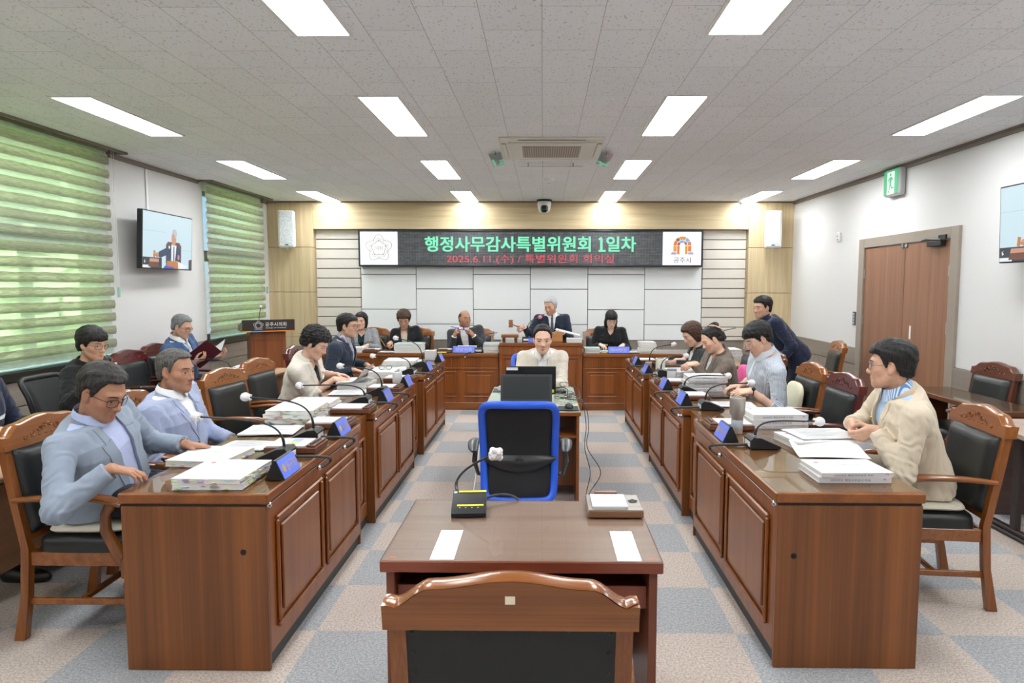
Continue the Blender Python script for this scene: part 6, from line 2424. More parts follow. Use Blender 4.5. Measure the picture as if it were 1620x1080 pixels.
mp = thing('mouse_pad', 'dark mouse pad at the far left of the stenographer desk', 'mouse pad', (-.36, 5.93, ZS))
MB().box(-.075, .075, -.09, .10, .0006, .0036).build('pad_cloth', plain('charcoal pad', srgb(70, 74, 76), .7), mp)
MB().box(-.075, .075, -.09, -.086, .0037, .0042).build('pad_edge', plain('grey stitched edge', srgb(90, 92, 94), .7), mp)
kbd = thing('keyboard', 'keyboard under the hands of the stenographer', 'keyboard', (0, 5.86, ZS))
MB().box(-.2, .2, -.06, .06, .001, .014, .004).build('keyboard_base', BLACK, kbd)
kk = MB()
for j in range(5):
    for i in range(15):
        kk.box(-.19 + i * .0255, -.169 + i * .0255, -.05 + j * .02, -.033 + j * .02, .0142, .019)
kk.build('keys', plain('dark keys', srgb(48, 50, 52), .5), kbd)
rc = random.Random(21)
for k, lb in enumerate(('black cable tangle curling up from the stenographer desk', 'black cable trailing from the stenographer desk to the carpet', 'black cable hanging in a wave off the stenographer desk')):
    pts = []
    if k == 0:
        for i in range(60):
            a = i * .62
            r = .05 + .05 * sin(i * .37)
            pts.append((.20 + r * cos(a) * 1.1, 5.55 + r * sin(a) * 2.2, ZS + .006 + .012 * (1 + sin(i * .9)) + (.09 * sin((i - 20) / 10 * pi) if 20 < i < 30 else 0)))
    else:
        x0 = .285 + .02 * k
        pts = [(.20, 5.50 + .1 * k, ZS + .006), (.262, 5.40 + .1 * k, ZS + .012), (x0 + .01, 5.35, ZS - .02), (x0 + .035, 5.30, .55), (x0 + .02, 5.22, .40), (x0 + .06 * k, 5.16, .22), (x0 + .02, 5.02, .08), (x0 + .04 * k, 4.9, .008), (x0 - .02, 4.7, .008), (x0 + .05, 4.4 - .3 * k, .008)]
        P_ = [Vector(p) for p in pts]
        out = []
        for i in range(len(P_) - 1):
            p0, p1, p2, p3 = P_[max(i - 1, 0)], P_[i], P_[i + 1], P_[min(i + 2, len(P_) - 1)]
            for j in range(8):
                q = j / 8
                out.append(tuple(.5 * ((2 * p1) + (p2 - p0) * q + (2 * p0 - 5 * p1 + 4 * p2 - p3) * q * q + (3 * p1 - p0 - 3 * p2 + p3) * q ** 3)))
        pts = out
    tag(MB().tube(pts, .0028, 6).build('cable', BLACK), lb, 'cable', 'cables round the stenographer desk')
cc_ = bez((-.40, 5.2, ZS + .006), (-.47, 5.1, ZS), (-.47, 5.0, .3), (-.50, 4.2, .006), 16)
tag(MB().tube(cc_, .003, 6).build('cable', WHITEP), 'white cable hanging off the left side of the stenographer desk', 'cable', 'cables round the stenographer desk')
# ------------------------------------------------------------------ witness table things
ZW = .751
def witness_mic():
    t = thing('conference_microphone', 'black microphone unit with yellow labels on the table before the camera', 'microphone', (-.295, 2.68, ZW), radians(4))
    MB().prism([(-.085, .001), (.085, .001), (.085, .055), (-.055, .030), (-.085, .014)], -.068, .068, 'yz').build('base', BLACK, t)
    sl = atan2(.025, .14)
    M = Matrix.Translation((0, .0, .0405)) @ Matrix.Rotation(sl, 4, 'X')
    yl = plain('yellow label tape', srgb(232, 222, 30), .45)
    for a, b, c, d, n in ((-.045, .067, .066, .080, yl), (-.046, .058, -.050, -.038, yl), (-.064, -.052, .060, .072, STICK)):
        m = MB()
        m.M = M
        m.box(a, b, c, d, .0, .0016)
        m.build('label_tape', n, t)
    m = MB()
    m.M = M
    for x in (-.035, -.012, .012, .036):
        m.box(x - .003, x + .003, -.066, -.060, .0, .0014)
    m.build('key_marks', plain('grey key marks', srgb(150, 152, 156), .5), t)
    inv = Matrix.Rotation(-radians(4), 3, 'Z')
    h = tuple(inv @ (Vector((-.197, 2.80, .950)) - Vector((-.295, 2.68, ZW))))
    pts = bez((-.045, .088, .045), (-.075, .15, .05), (-.075, .17, .12), h, 20)
    MB().tube(pts, [.0065] * 8 + [.0048] * 13, 8).build('gooseneck', BLACK, t)
    m = MB().sphere(h, .026, 16, 12)
    rr = random.Random(2)
    for i in range(14):
        a, b = rr.uniform(0, 2 * pi), rr.uniform(-1, 1)
        m.sphere((h[0] + .017 * cos(a), h[1] + .017 * sin(a), h[2] + .017 * b), .014, 8, 6)
    m.build('foam_cover', FOAM, t, angle=80)
    MB().tube(bez((.06, .08, .02), (.12, .14, .03), (.18, .13, .02), (.20, .11, .004)), .006, 8).build('cable', plain('dark braided cable', srgb(52, 52, 54), .45), t)
witness_mic()
def memo_box():
    t = thing('memo_box', 'brown council memo box with white pad on the table before the camera', 'memo box', (.285, 2.69, ZW), 0)
    MB().box(-.108, .108, -.10, .10, .001, .028, .003).build('box_body', wood('bronze memo box', srgb(104, 70, 48), srgb(140, 100, 72), 'x', 1.2, .35), t)
    MB().box(-.106, .106, -.098, .098, .0285, .032, .001).build('box_lid', plain('pewter lid', srgb(146, 138, 130), .4, .3), t)
    MB().box(-.090, .048, -.085, .075, .0325, .042).build('memo_pad', PAPER, t)
    MB().box(-.07, .022, .076, .096, .0325, .050, .003).build('pad_clip', plain('copper clip', srgb(128, 92, 76), .35, .5), t)
    m = MB()
    M = Matrix.Translation((.078, .01, .0325)) @ Matrix.Rotation(-pi / 2, 4, 'X')
    rosette(m, M, .020, wdt=.0012)
    lettering(m, '공주시의회', Matrix.Translation((.078, -.055, .0325)) @ Matrix.Rotation(-pi / 2, 4, 'X'), .012, .046)
    m.build('lid_emblem', plain('dark engraving', srgb(70, 66, 62), .5), t, fix=False)
memo_box()
# ------------------------------------------------------------------ outer left tables and held things
gooseneck('black gooseneck microphone before the man with the burgundy folder', (-3.22, 6.88), pi / 2, (-3.50, 6.84, .905), None, False, .72)
nameplate('blue name plate leaning on the table before the burgundy folder', (-3.02, 7.42), pi / 2, '', .18, .72)
stack(2, 'on the tan table before the man with the burgundy folder', (-3.07, 7.12), .72, .34, .26, (.045, .04), 0, None, .1, .01)
sheets('white sheets on the tan table under the microphone', (-3.05, 6.62), .721, .30, .28, .1, 4)
stack(3, 'on the tan table by the drinking woman', (-2.96, 5.66), .72, .30, .24, (.022, .02, .02), .9, None, .1, .02)
sheets('white sheets under the pen hand of the drinking woman', (-3.0, 5.28), .721, .34, .34, .2, 4)
stack(2, 'under the computer mouse at left edge', (-2.92, 3.83), .72, .36, .52, (.045, .042), .2, None, .1, .006)
mouse('black mouse under the hand of the man at left edge', (-2.82, 3.63), -pi / 2, .8105, BLACK)
cn = thing('drink_can', 'patterned silver tumbler with a straw in the drinking woman\'s hand', 'drink', (-3.055, 4.80, 1.035))
CANM = NT('patterned silver can')
wv_ = CANM.n('ShaderNodeTexWave', i_Scale=34.0, i_Distortion=6.0)
CANM.l(CANM.coord(), wv_.inputs['Vector'])
CANM.l(CANM.ramp(wv_.outputs[0], [(.4, srgb(120, 124, 130)), (.6, srgb(232, 234, 236))]), CANM.b.inputs['Base Color'])
CANM.b.inputs['Roughness'].default_value = .3
dv = Vector((.26, .05, -.96)).normalized()
MB().tube([tuple(dv * a) for a in (-.062, -.060, .060, .075)], [.024, .030, .026, .024], 20).build('can_body', CANM.m, cn)
MB().tube([tuple(dv * -.06), tuple(dv * -.085 + Vector((-.01, .03, .01))), (-.110, .085, .112)], .0035, 8).build('straw', plain('grey straw', srgb(90, 92, 96), .3), cn)
def pen(label, a, b, col, r=.0045, nm='pen', tip=None):
    t = thing(nm, label, nm, a)
    v = Vector(b) - Vector(a)
    MB().tube([(0, 0, 0), tuple(v * .08), tuple(v * .92), tuple(v)], [r * .5, r, r, r * .3], 8).build('barrel', col, t)
    MB().tube([tuple(v * .55), tuple(v * .60)], r * 1.15, 8).build('ring', tip or CHROME, t)
pen('black pen in the left hand of the drinking woman', (-3.09, 5.03, .895), (-2.96, 5.05, .885), BLACK)
pen('yellow pencil in the hand of the brown haired woman', (-2.20, 9.47, .80), (-2.27, 9.42, .93), plain('yellow pencil paint', srgb(232, 168, 40), .4), .004, 'pencil')
pen('blue pen held in both hands by the balding man', (-1.285, 9.44, 1.085), (-1.06, 9.44, 1.035), plain('blue pen plastic', srgb(50, 66, 210), .3), .006)
def folder():
    t = thing('document_folder', 'open burgundy folder held by the man in blue suit', 'folder', (-3.50, 7.16, .85))
    o = Vector((-3.50, 7.16, .85))
    a, b = Vector((-3.625, 7.12, .775)) - o, Vector((-3.385, 7.12, .955)) - o
    n1, n2 = Vector((-.085, -.14, .135)), Vector((-.03, .17, .125))
    bur = plain('burgundy folder cloth', srgb(84, 22, 38), .45)
    nrm1 = (b - a).cross(n1).normalized()
    nrm2 = (b - a).cross(n2).normalized()
    m = MB()
    for n_, k in ((n1, nrm1), (n2, nrm2)):
        q = [a, b, b + n_, a + n_]
        m.add([tuple(p + k * s) for s in (-.0015, .0015) for p in q], [(0, 1, 2, 3), (7, 6, 5, 4), (0, 1, 5, 4), (1, 2, 6, 5), (2, 3, 7, 6), (3, 0, 4, 7)])
    m.build('folder_cover', bur, t)
    m = MB()
    for n_, k, sg in ((n1, nrm1, 1), (n2, nrm2, 1)):
        u = (b - a)
        up = Vector((0, 0, 1))
        kk_ = k if k.dot(up) > 0 else -k
        q = [a + u * .03 + n_ * .04, a + u * .97 + n_ * .04, a + u * .97 + n_ * .96, a + u * .03 + n_ * .96]
        m.add([tuple(p + kk_ * .0028) for p in q], [(0, 1, 2, 3)])
    m.build('inner_page', PAPER, t, fix=False)
folder()
for lb, p in (('dark phone in the hands of the woman with a claw clip', (1.325, 6.40, .935)), ('dark phone in the hands of the farthest woman in the right row', (1.385, 7.14, .895))):
    t = thing('phone', lb, 'phone', p, .1)
    o = MB().box(-.035, .035, -.072, .072, -.004, .004, .003).build('phone_body', BLACK, t)
    o.rotation_euler = (0, radians(-25), radians(70))
    o = MB().box(-.031, .031, -.066, .066, .0042, .0046).build('screen', plain('dark screen', srgb(34, 36, 40), .1), t)
    o.rotation_euler = (0, radians(-25), radians(70))
# table beyond the bending man
folding_table('folding_table', 'tan folding table with white files behind the right row', 2.02, 2.52, 8.02, 8.92, .72, -1, TT, TP)
stack(4, 'on the tan table behind the right row', (2.26, 8.40), .72, .30, .30, (.045, .045, .04, .035), 0, '-y', 0, .01)
gooseneck('black gooseneck microphone on the tan table behind the right row', (2.14, 8.74), -pi / 2, (2.42, 8.70, 1.115), None, False, .72)
# ------------------------------------------------------------------ people: cloth and skin rest against furniture instead of cutting into it
KEEP = []
def keep_box(x0, x1, y0, y1, z0, z1, rz=0.0, org=(0, 0)):
    c = V3((x0 + x1) / 2, (y0 + y1) / 2, (z0 + z1) / 2)
    hf = V3((x1 - x0) / 2, (y1 - y0) / 2, (z1 - z0) / 2)
    R = np.array([[cos(rz), sin(rz), 0], [-sin(rz), cos(rz), 0], [0, 0, 1]], np.float32)
    o = V3(org[0], org[1], 0)
    def f(w):
        q = np.abs((w - o) @ R.T - c) - hf
        return np.linalg.norm(np.maximum(q, 0), axis=1) + np.minimum(q.max(1), 0)
    cw = R.T @ c + o
    KEEP.append((cw, float(np.linalg.norm(hf)), f))
def keep_chair(o, office=False):
    rz = o.rotation_euler.z
    org = (o.location.x, o.location.y)
    zb = o.location.z
    R = np.array([[cos(rz), sin(rz), 0], [-sin(rz), cos(rz), 0], [0, 0, 1]], np.float32)
    og = V3(org[0], org[1], zb)
    cush = any(c.name.startswith('seat_cushion') for c in o.children)
    if office:
        keep_box(-.245, .245, -.235, .235, .40 + zb, .480 + zb, rz, org)
    else:
        keep_box(-.256, .256, -.222, .226, .34 + zb, (.536 if cush else .4975) + zb, rz, org)
    ax, r0 = (.286, .030) if office else (.268, .033)
    def arms_f(w):
        q = (w - og) @ R.T
        q[:, 0] = np.abs(q[:, 0])
        if office:
            return f_cap(q, V3(ax, -.16, .648), V3(ax + .01, .11, .650), r0, r0)
        d = f_cap(q, V3(ax, -.285, .674), V3(ax + .008, .225, .672), .026, .034)
        d = np.minimum(d, f_cap(q, V3(ax, .192, .40), V3(ax + .003, .130, .56), .036, .034))
        return np.minimum(d, f_cap(q, V3(ax + .003, .130, .56), V3(ax, .162, .66), .034, .034))
    KEEP.append((og + V3(0, 0, .6), .46, arms_f))
    def back_f(w):
        q = (w - og) @ R.T
        y = q[:, 1] - ((-.235 - np.maximum(0, q[:, 2] - .44) * .17 + .040) if not office else (-.215 - .10 * ((q[:, 2] - .45) / .5) ** 2 + .05 * np.sin(np.clip((q[:, 2] - .45) / .5, 0, 1) * pi)))
        return np.maximum.reduce([y, np.abs(q[:, 0]) - .275, .36 - q[:, 2], q[:, 2] - .97])
    KEEP.append((og + V3(0, 0, .65), .62, back_f))
def collect_keep():
    bpy.context.view_layer.update()
    for s_, Y in ((1, LY), (-1, RY)):
        xin = -1.165 if s_ > 0 else 1.0
        a, b = sorted((xin + s_ * .012, xin - s_ * .625))
        for y, L in Y:
            keep_box(a, b, y - .009, y + L + .009, HT - .064, HT)
            for e in (y, y + L - .018):
                keep_box(a, b, e, e + .018, 0, HT - .05)
        keep_box(a + .02, b - .02, Y[0][0], Y[2][0] + Y[2][1], HT - .06, HT)
    keep_box(-3.05, 2.45, DY - .03, DY + .63, DAIS_H - .05, DAIS_H)
    keep_box(-.578, .516, DY - .09, DY + .57, .5, POD_H)
    keep_box(-.45, .28, 4.92, 6.17, .69, .737)
    for o in list(COL.objects):
        if o.parent is None and o.type == 'EMPTY':
            n = o.name.split('.')[0]
            if n == 'armchair':
                keep_chair(o)
            elif n == 'office_chair':
                keep_chair(o, True)
            elif n == 'folding_table':
                c = [k for k in o.children if k.name.startswith('table_top')][0]
                cs = [o.matrix_world @ c.matrix_local @ Vector(v) for v in c.bound_box]
                keep_box(min(v.x for v in cs), max(v.x for v in cs), min(v.y for v in cs), max(v.y for v in cs), min(v.z for v in cs), max(v.z for v in cs))
            elif n in ('booklet', 'memo_tray', 'keyboard', 'cushion'):
                for c in o.children[:2] if n == 'cushion' else o.children:
                    if c.name.startswith(('pages', 'tray', 'keyboard_base', 'cushion_cover')):
                        bb = [Vector(v) for v in c.bound_box]
                        zt = max(v.z for v in bb)
                        keep_box(min(v.x for v in bb), max(v.x for v in bb), min(v.y for v in bb), max(v.y for v in bb), o.location.z + min(v.z for v in bb), o.location.z + zt + .002, o.rotation_euler.z, (o.location.x, o.location.y))
collect_keep()

def surf_y(fn, xz, y_hi=.24, y_lo=-.04, steps=70):
    """front-most surface of fn along -y at every (x, z)"""
    n = len(xz)
    ys = np.linspace(y_hi, y_lo, steps)
    P = np.empty((n, steps, 3))
    P[:, :, 0] = xz[:, 0][:, None]
    P[:, :, 1] = ys[None]
    P[:, :, 2] = xz[:, 1][:, None]
    D = fn(P.reshape(-1, 3)).reshape(n, steps)
    ins = D < 0
    k = np.argmax(ins, 1)
    k = np.where(ins.any(1), np.maximum(k, 1), steps - 1)
    r = np.arange(n)
    a, b = D[r, k - 1], D[r, k]
    t = np.clip(a / np.where(np.abs(a - b) < 1e-9, 1, a - b), 0, 1)
    return ys[k - 1] + (ys[k] - ys[k - 1]) * t

def patch(mb, fn, param, nu, nv, off, R, O, thick=.004, sc=1.0):
    """cloth or skin patch laid on the surface fn; R, O, sc bring it to the person's space"""
    uv = np.array([(i / (nu - 1), j / (nv - 1)) for j in range(nv) for i in range(nu)])
    xz = np.array([param(u, v) for u, v in uv])
    y = surf_y(fn, xz)
    top = np.stack([xz[:, 0], y + off, xz[:, 1]], 1)
    low = top.copy()
    low[:, 1] -= thick + off
    ring = list(range(nu)) + [j * nu + nu - 1 for j in range(1, nv)] + [(nv - 1) * nu + i for i in range(nu - 2, -1, -1)] + [j * nu for j in range(nv - 2, 0, -1)]
    vs = np.concatenate([top, low[ring]]) * sc @ R.T + O
    fs = [(j * nu + i, j * nu + i + 1, (j + 1) * nu + i + 1, (j + 1) * nu + i) for j in range(nv - 1) for i in range(nu - 1)]
    m = len(ring)
    n = nu * nv
    fs += [(ring[i], ring[(i + 1) % m], n + (i + 1) % m, n + i) for i in range(m)]
    mb.add([tuple(v) for v in vs], fs)

def person(label, at, face, hip_z, head, hyaw=0, hpitch=10, hroll=0, twist=0, sex='m', skin='mid', hair='short', hcol='black',
           R=None, L=None, h=.0045, jacket=None, v=((.16, .0), (.53, .060)), lapw=.055, shirt=None, collar=True, tie=None, tee=False,
           sleeves=(.95, .95), glasses=None, lens=True, eyes=.6, age=.6, P=None, belly=0.0, hs=1.0, badge=None, pin=None, legs=None, trousers=None,
           watch=None, wide=1.0, lips=None, gaze=0.0, wrinkle=1.0, buttons=False, standing=False, cuffs=None, bun=False):
    rz = radians(face)
    base = V3(at[0], at[1], 0)
    ca, sa = cos(rz), sin(rz)
    RW = np.array([[ca, sa, 0], [-sa, ca, 0], [0, 0, 1.0]], np.float32)
    loc = lambda w: RW @ (V3(*w) - base)
    dirl = lambda w: RW @ V3(*w)
    P = dict(P or {})
    P.setdefault('age', age)
    P.setdefault('style', hair)
    P.setdefault('seed', abs(hash(label[:9])) % 7 if False else len(label) % 7)
    if sex == 'f':
        P.setdefault('jaw', .90)
        P.setdefault('face_w', .96)
    fw = P.get('face_w', 1.0)
    ctr = base + V3(0, 0, .8)
    kp = [k for k in KEEP if np.linalg.norm(k[0] - ctr) < k[1] + 1.05]
    def rest(f, gap=.0045):
        def g(p):
            d = f(p)
            m = d < .06
            if m.any():
                w = p[m].astype(np.float32) @ RW + base
                k = np.full(len(w), 1.0, np.float32)
                for c, r, fn in kp:
                    dd = w - c
                    mm = np.einsum('ij,ij->i', dd, dd) < (r + .07) ** 2
                    if mm.any():
                        k[mm] = np.minimum(k[mm], fn(w[mm].copy()))
                d = d.copy()
                d[m] = np.maximum(d[m], gap - k)
            return d
        return g
    hc = loc(head)
    O = V3(0, 0, hip_z)
    Rh = rotm(hyaw, hpitch, hroll)
    T = hc + Rh @ V3(0, -.024, -.062) * hs + V3(0, -.020, -.058)
    zt = nrm(T - O)
    tw = radians(twist)
    xr = V3(cos(tw), sin(tw), 0)
    xr = nrm(xr - zt * (xr @ zt))
    yr = np.cross(zt, xr)
    Rt = np.stack([xr, yr, zt], 1)
    zs = .545 / np.linalg.norm(T - O)
    sec = (SEC_M if sex == 'm' else SEC_F).copy()
    sec[:, 1] *= wide
    tor = lambda p: ((p - O) @ Rt) * np.array([1, 1, zs])
    sw = (.186 if sex == 'm' else .158) * wide
    gr = .95 if sex == 'f' else 1.0
    arms = []
    for sgn, H in ((1, R), (-1, L)):
        S = O + Rt @ V3(sgn * sw, -.010, .468 / zs)
        if H is None:
            H = dict(w=None)
        if H.get('w') is None:
            W = O + Rt @ V3(sgn * .10, .30, .06)
            d, n, pose = V3(-sgn * .35, 1, -.15), V3(0, 0, -1), 'relax'
        else:
            W, d, n, pose = loc(H['w']), dirl(H['d']), dirl(H.get('n', (0, 0, -1))), H.get('pose', 'relax')
        pole = dirl(H['pole']) if 'pole' in H else Rt @ V3(sgn * .55, -.45, -1)
        l1, l2 = .295 * gr * H.get('len', 1), .255 * gr * H.get('len', 1)
        D = np.linalg.norm(W - S)
        if D > (l1 + l2) * .985:
            k = D / ((l1 + l2) * .985)
            l1, l2 = l1 * k, l2 * k
        E = elbow(S, W, l1, l2, pole)
        arms.append((sgn, S, E, W, hand_caps(W, d, n, sgn, pose, gr * H.get('s', 1.0)), H.get('hide', False)))
    # ---------------- the body: one continuous surface
    F = Field()
    F.add(hc, .20 * hs, lambda p: head_fn((p - hc) @ Rh / hs, P) * hs, .01)
    n0, n1 = hc + Rh @ V3(0, -.026, -.040) * hs, T - zt * .03
    nr = (.0525, .0565) if sex == 'm' else (.0435, .048)
    F.add((n0 + n1) / 2, .2, lambda p: f_cap(p, n0, n1, *nr), .022)
    F.add(O + zt * .3, .48, lambda p: torso_fn(tor(p), sec, -.014, .02, .535), .03)
    for sgn, S, E, W, H, hid in arms:
        def arm(p, S=S, E=E, W=W, H=H):
            d = f_cap(p, S, E, .044 * gr, .037 * gr)
            d = smin(d, f_cap(p, E, E * .35 + W * .65, .040 * gr, .032 * gr), .02)
            return smin(d, f_cap(p, E * .35 + W * .65, W, .032 * gr, .0255 * gr), .02)
        c = (S + W) / 2
        F.add(c, np.linalg.norm(S - E) * .5 + .22, arm, .02)
        tips = np.array([ch[2][1] for ch in H[1]] + [W])
        hcn = (tips.min(0) + tips.max(0)) / 2
        F.add(hcn, np.linalg.norm(tips - hcn, axis=1).max() + .03, lambda p, H=H: hand_fn(p, H), .014)
    lo = np.minimum.reduce([hc - .2, O - .15] + [np.minimum(np.minimum(a[1], a[2]), a[3]) - .24 for a in arms])
    hi = np.maximum.reduce([hc + .2, O + .15] + [np.maximum(np.maximum(a[1], a[2]), a[3]) + .24 for a in arms])
    vs, qs = net(rest(F, .0025), lo, hi, h)
    tone = np.array(TONE[skin][:3])
    col = np.tile(tone, (len(vs), 1))
    q = (vs - hc) @ Rh / hs
    near = (np.abs(q) < .15).all(1)
    def blush(c, r, tint, k):
        d2 = ((np.abs(q[:, 0]) - c[0]) ** 2 + (q[:, 1] - c[1]) ** 2 + (q[:, 2] - c[2]) ** 2) / r ** 2
        w = (k * np.exp(-d2) * near)[:, None]
        col[:] = col * (1 - w) + col * np.array(tint) * w
    blush((.042, .062, -.026), .024, (1.02, .80, .76), .55)
    blush((0, .104, -.034), .016, (1.0, .82, .78), .5)
    blush((.078, -.01, 0), .026, (1.0, .80, .76), .5)
    if sex == 'm':
        blush((.03, .06, -.085), .038, (.84, .84, .86), .45)
    for sgn, S, E, W, H, hid in arms:
        for ch in H[1]:
            tip = ch[2][1]
            w = (.5 * np.exp(-((vs - tip) ** 2).sum(1) / .016 ** 2))[:, None]
            col[:] = col * (1 - w) + col * np.array((1.0, .84, .80)) * w
    root = obj_of('person', np_mesh('person', vs, qs, [SKIN], col))
    root.location = (base[0], base[1], 0)
    root.rotation_euler = (0, 0, rz)
    tag(root, label, 'person')
    hp = lambda p: tuple(Rh @ (V3(*p) * hs) + hc)
    hf = lambda p: head_fn(p, P)
    # ---------------- face
    for sx in (-1, 1):
        e = MB()
        zz = lambda x: .0012 + .05 * (x - .032)
        hh = lambda u: .0056 * eyes * max(0, sin(pi * u)) ** .75 + .0003
        dz = -.0022 * (1 - eyes)
        patch(e, hf, lambda u, w: (sx * (.0175 + .029 * u), zz(.0175 + .029 * u) + dz + (2 * w - 1) * hh(u)), 13, 5, .0006, Rh, hc, .002, hs)
        e.cur = 1
        def iris(u, w):
            a = 2 * pi * u
            x = .0322 + .0058 * w * cos(a) + gaze * sx
            uu = (x - .0175) / .029
            z = .0058 * w * sin(a)
            return (sx * x, zz(x) + dz + max(-hh(uu), min(hh(uu), z)))
        patch(e, hf, iris, 17, 3, .0011, Rh, hc, .0006, hs)
        e.cur = 2
        patch(e, hf, lambda u, w: (sx * (.0165 + .0315 * u), zz(.0165 + .0315 * u) + dz + hh(u) - .0004 + .0022 * w), 13, 3, .0012, Rh, hc, .002, hs)
        patch(e, hf, lambda u, w: (sx * (.019 + .0265 * u), zz(.019 + .0265 * u) + dz + hh(u) + .0045 + .0007 * w), 11, 2, .0002, Rh, hc, .001, hs)
        e.build('eye', [EYEW, IRIS, LASH], root, angle=80)
        b = MB()
        bw = 1.0 if sex == 'm' else .72
        patch(b, hf, lambda u, w: (sx * (.013 + .039 * u), .0235 + .0030 * sin(min(u * 1.4, 1) * pi / 2) - .007 * max(0, u - .6) + (w - .5) * .0066 * bw * (.55 + .9 * u - 1.1 * u ** 3)), 12, 4, .0012, Rh, hc, .002, hs)
        b.build('eyebrow', BROWG if hcol in ('white', 'grey') else BROWM, root, angle=80)
    lp = MB()
    lw_ = .0235 if sex == 'm' else .0215
    bow = lambda u: .0038 * (1 - abs(2 * u - 1)) ** .7 - .0012 * exp(-((u - .5) / .07) ** 2)
    zc = lambda u: -.0676 - .0012 * P.get('frown', 0) * (2 * u - 1) ** 2
    patch(lp, hf, lambda u, w: ((2 * u - 1) * lw_, zc(u) + .0012 * w * 0 + w * (.0012 + bow(u) * (1.15 if sex == 'f' else .9))), 15, 4, .0004, Rh, hc, .002, hs)
    patch(lp, hf, lambda u, w: ((2 * u - 1) * lw_ * .92, zc(u) - .0006 - w * .0072 * (1 - (2 * u - 1) ** 2)), 15, 4, .0004, Rh, hc, .002, hs)
    lp.build('lips', lips or (LIPF if sex == 'f' else LIPM), root, angle=80)
    # ---------------- hair
    hv, hq = net(lambda p: hair_fn(p, P), (-.15, -.19, -.26), (.15, .16, .18), max(h * .85, .0030))
    if len(hv):
        ho = obj_of('hair', np_mesh('hair', hv * hs @ Rh.T + hc, hq, [HAIR[hcol]]), root)
        if bun:
            bb = MB()
            rr = random.Random(4)
            for i in range(9):
                a = i * 2.4
                cx = V3(.022 * cos(a), -.078 + .012 * sin(a * 1.7), .088 + .020 * sin(a))
                pts = [hp(cx + V3(.026 * cos(k * .7 + a), .024 * sin(k * .7 + a), .018 * sin(k * .5 + a * 2))) for k in range(9)]
                bb.tube(pts, [.010, .014, .015, .015, .015, .015, .014, .012, .006], 8)
            bb.sphere(hp((0, -.076, .086)), .036, 14, 10)
            bb.build('hair_bun', HAIR[hcol], ho, angle=80)
            cl = MB()
            for s2 in (-1, 1):
                cl.tube([hp((-.040 - .006 * s2 - .002 * k, -.038 - .012 * k + .008 * s2, .122 + .011 * s2 - .0015 * k - .0014 * k * k)) for k in range(8)], [.008, .011, .012, .010, .010, .012, .011, .008], 8, flat=(.6, 1.0))
            cl.tube([hp((-.040, -.094, .098)), hp((-.055, -.084, .080))], .008, 8)
            cl.build('claw_clip', plain('beige claw clip', srgb(222, 190, 160), .25), root, angle=60)
    # ---------------- clothes
    def torso_cloth(pad, z1=.545, z0=-.10):
        def f(p):
            return torso_fn(tor(p), sec, pad, z0, z1, belly)
        return f
    def yoke(p, r0, r1):
        d = None
        for sgn, S, E, W, H, hid in arms:
            a = O + Rt @ V3(sgn * .075, -.012, .498 / zs)
            dd = f_cap(p, a, S + Rt @ V3(-sgn * .006, 0, -.004), r0, r1)
            d = dd if d is None else np.minimum(d, dd)
        return d
    def outer(pad, seed):
        tc = torso_cloth(pad)
        r0, r1 = (.046 + pad * .6, .052 + pad * .6) if sex == 'm' else (.036 + pad * .6, .043 + pad * .6)
        def base_f(p):
            d = smin(tc(p), yoke(p, r0, r1), .05)
            return d
        return base_f
    def wr(p, k=1.0):
        return wrinkle * k * (.0034 * f_noise(p, .22, 1) + .0022 * (1 - 2 * np.abs(f_noise(p * np.array([1, 1, .55], np.float32), .10, 2))))
    def sleeve(S, E, W, fr, ra, rb, rc):
        Wc = E + (W - E) * fr
        u = nrm(W - E)
        um = nrm(E - S)
        def f(p):
            d = f_cap(p, S, E, ra, rb)
            fa = smax(f_cap(p, E, Wc + u * .03, rb, rc), (p - Wc) @ u, .006)
            d = smin(d, fa, .03)
            # bunched folds at the elbow and along the sleeve
            x = (p - E) @ nrm(um + u)
            near_e = np.exp(-((p - E) ** 2).sum(1) / .085 ** 2)
            d = d + wrinkle * .0042 * near_e * np.sin(x * 190 + 2.0 * np.sin(p[:, 2] * 40))
            al = (p - S) @ um
            d = d + wrinkle * .0018 * np.sin(al * 95 + 3 * f_noise(p, .12, 5))
            return d
        return f
    body_seed = 1.0
    jf = None
    outerm = jacket or shirt
    top_pad = .020 if jacket else .012
    vz = np.array([a for a, b in v])
    vw = np.array([b for a, b in v])
    vf = lambda z: np.interp(z, vz, vw, left=vw[0], right=vw[-1])
    bf = outer(top_pad, body_seed)
    G = Field()
    def main_f(p):
        d = bf(p) + wr(p)
        t = tor(p)
        if jacket is not None:
            cut = np.maximum.reduce([np.abs(t[:, 0]) - vf(t[:, 2]), -(t[:, 1] - .005), vz[0] - t[:, 2]])
            d = smax(d, -cut, .004)
            # neck opening
            d = smax(d, -(np.sqrt(t[:, 0] ** 2 + (t[:, 1] - .018) ** 2) - .068 + 9 * np.clip(.490 - t[:, 2], 0, 1)), .004)
            d = smax(d, t[:, 2] - .528, .006)
        else:
            d = smax(d, t[:, 2] - .535, .006)
        return d
    G.add(O + zt * .26, .56, main_f, .01)
    for i, (sgn, S, E, W, H, hid) in enumerate(arms):
        k = gr * (1 if jacket else .93)
        fr = sleeves[0 if sgn > 0 else 1]
        G.add((S + W) / 2, np.linalg.norm(S - E) + .18, sleeve(S, E, W, fr, .063 * k, .054 * k, .043 * k), .026)
    jv, jq = net(rest(G), lo - .05, hi + .05, h * 1.15)
    cu = None
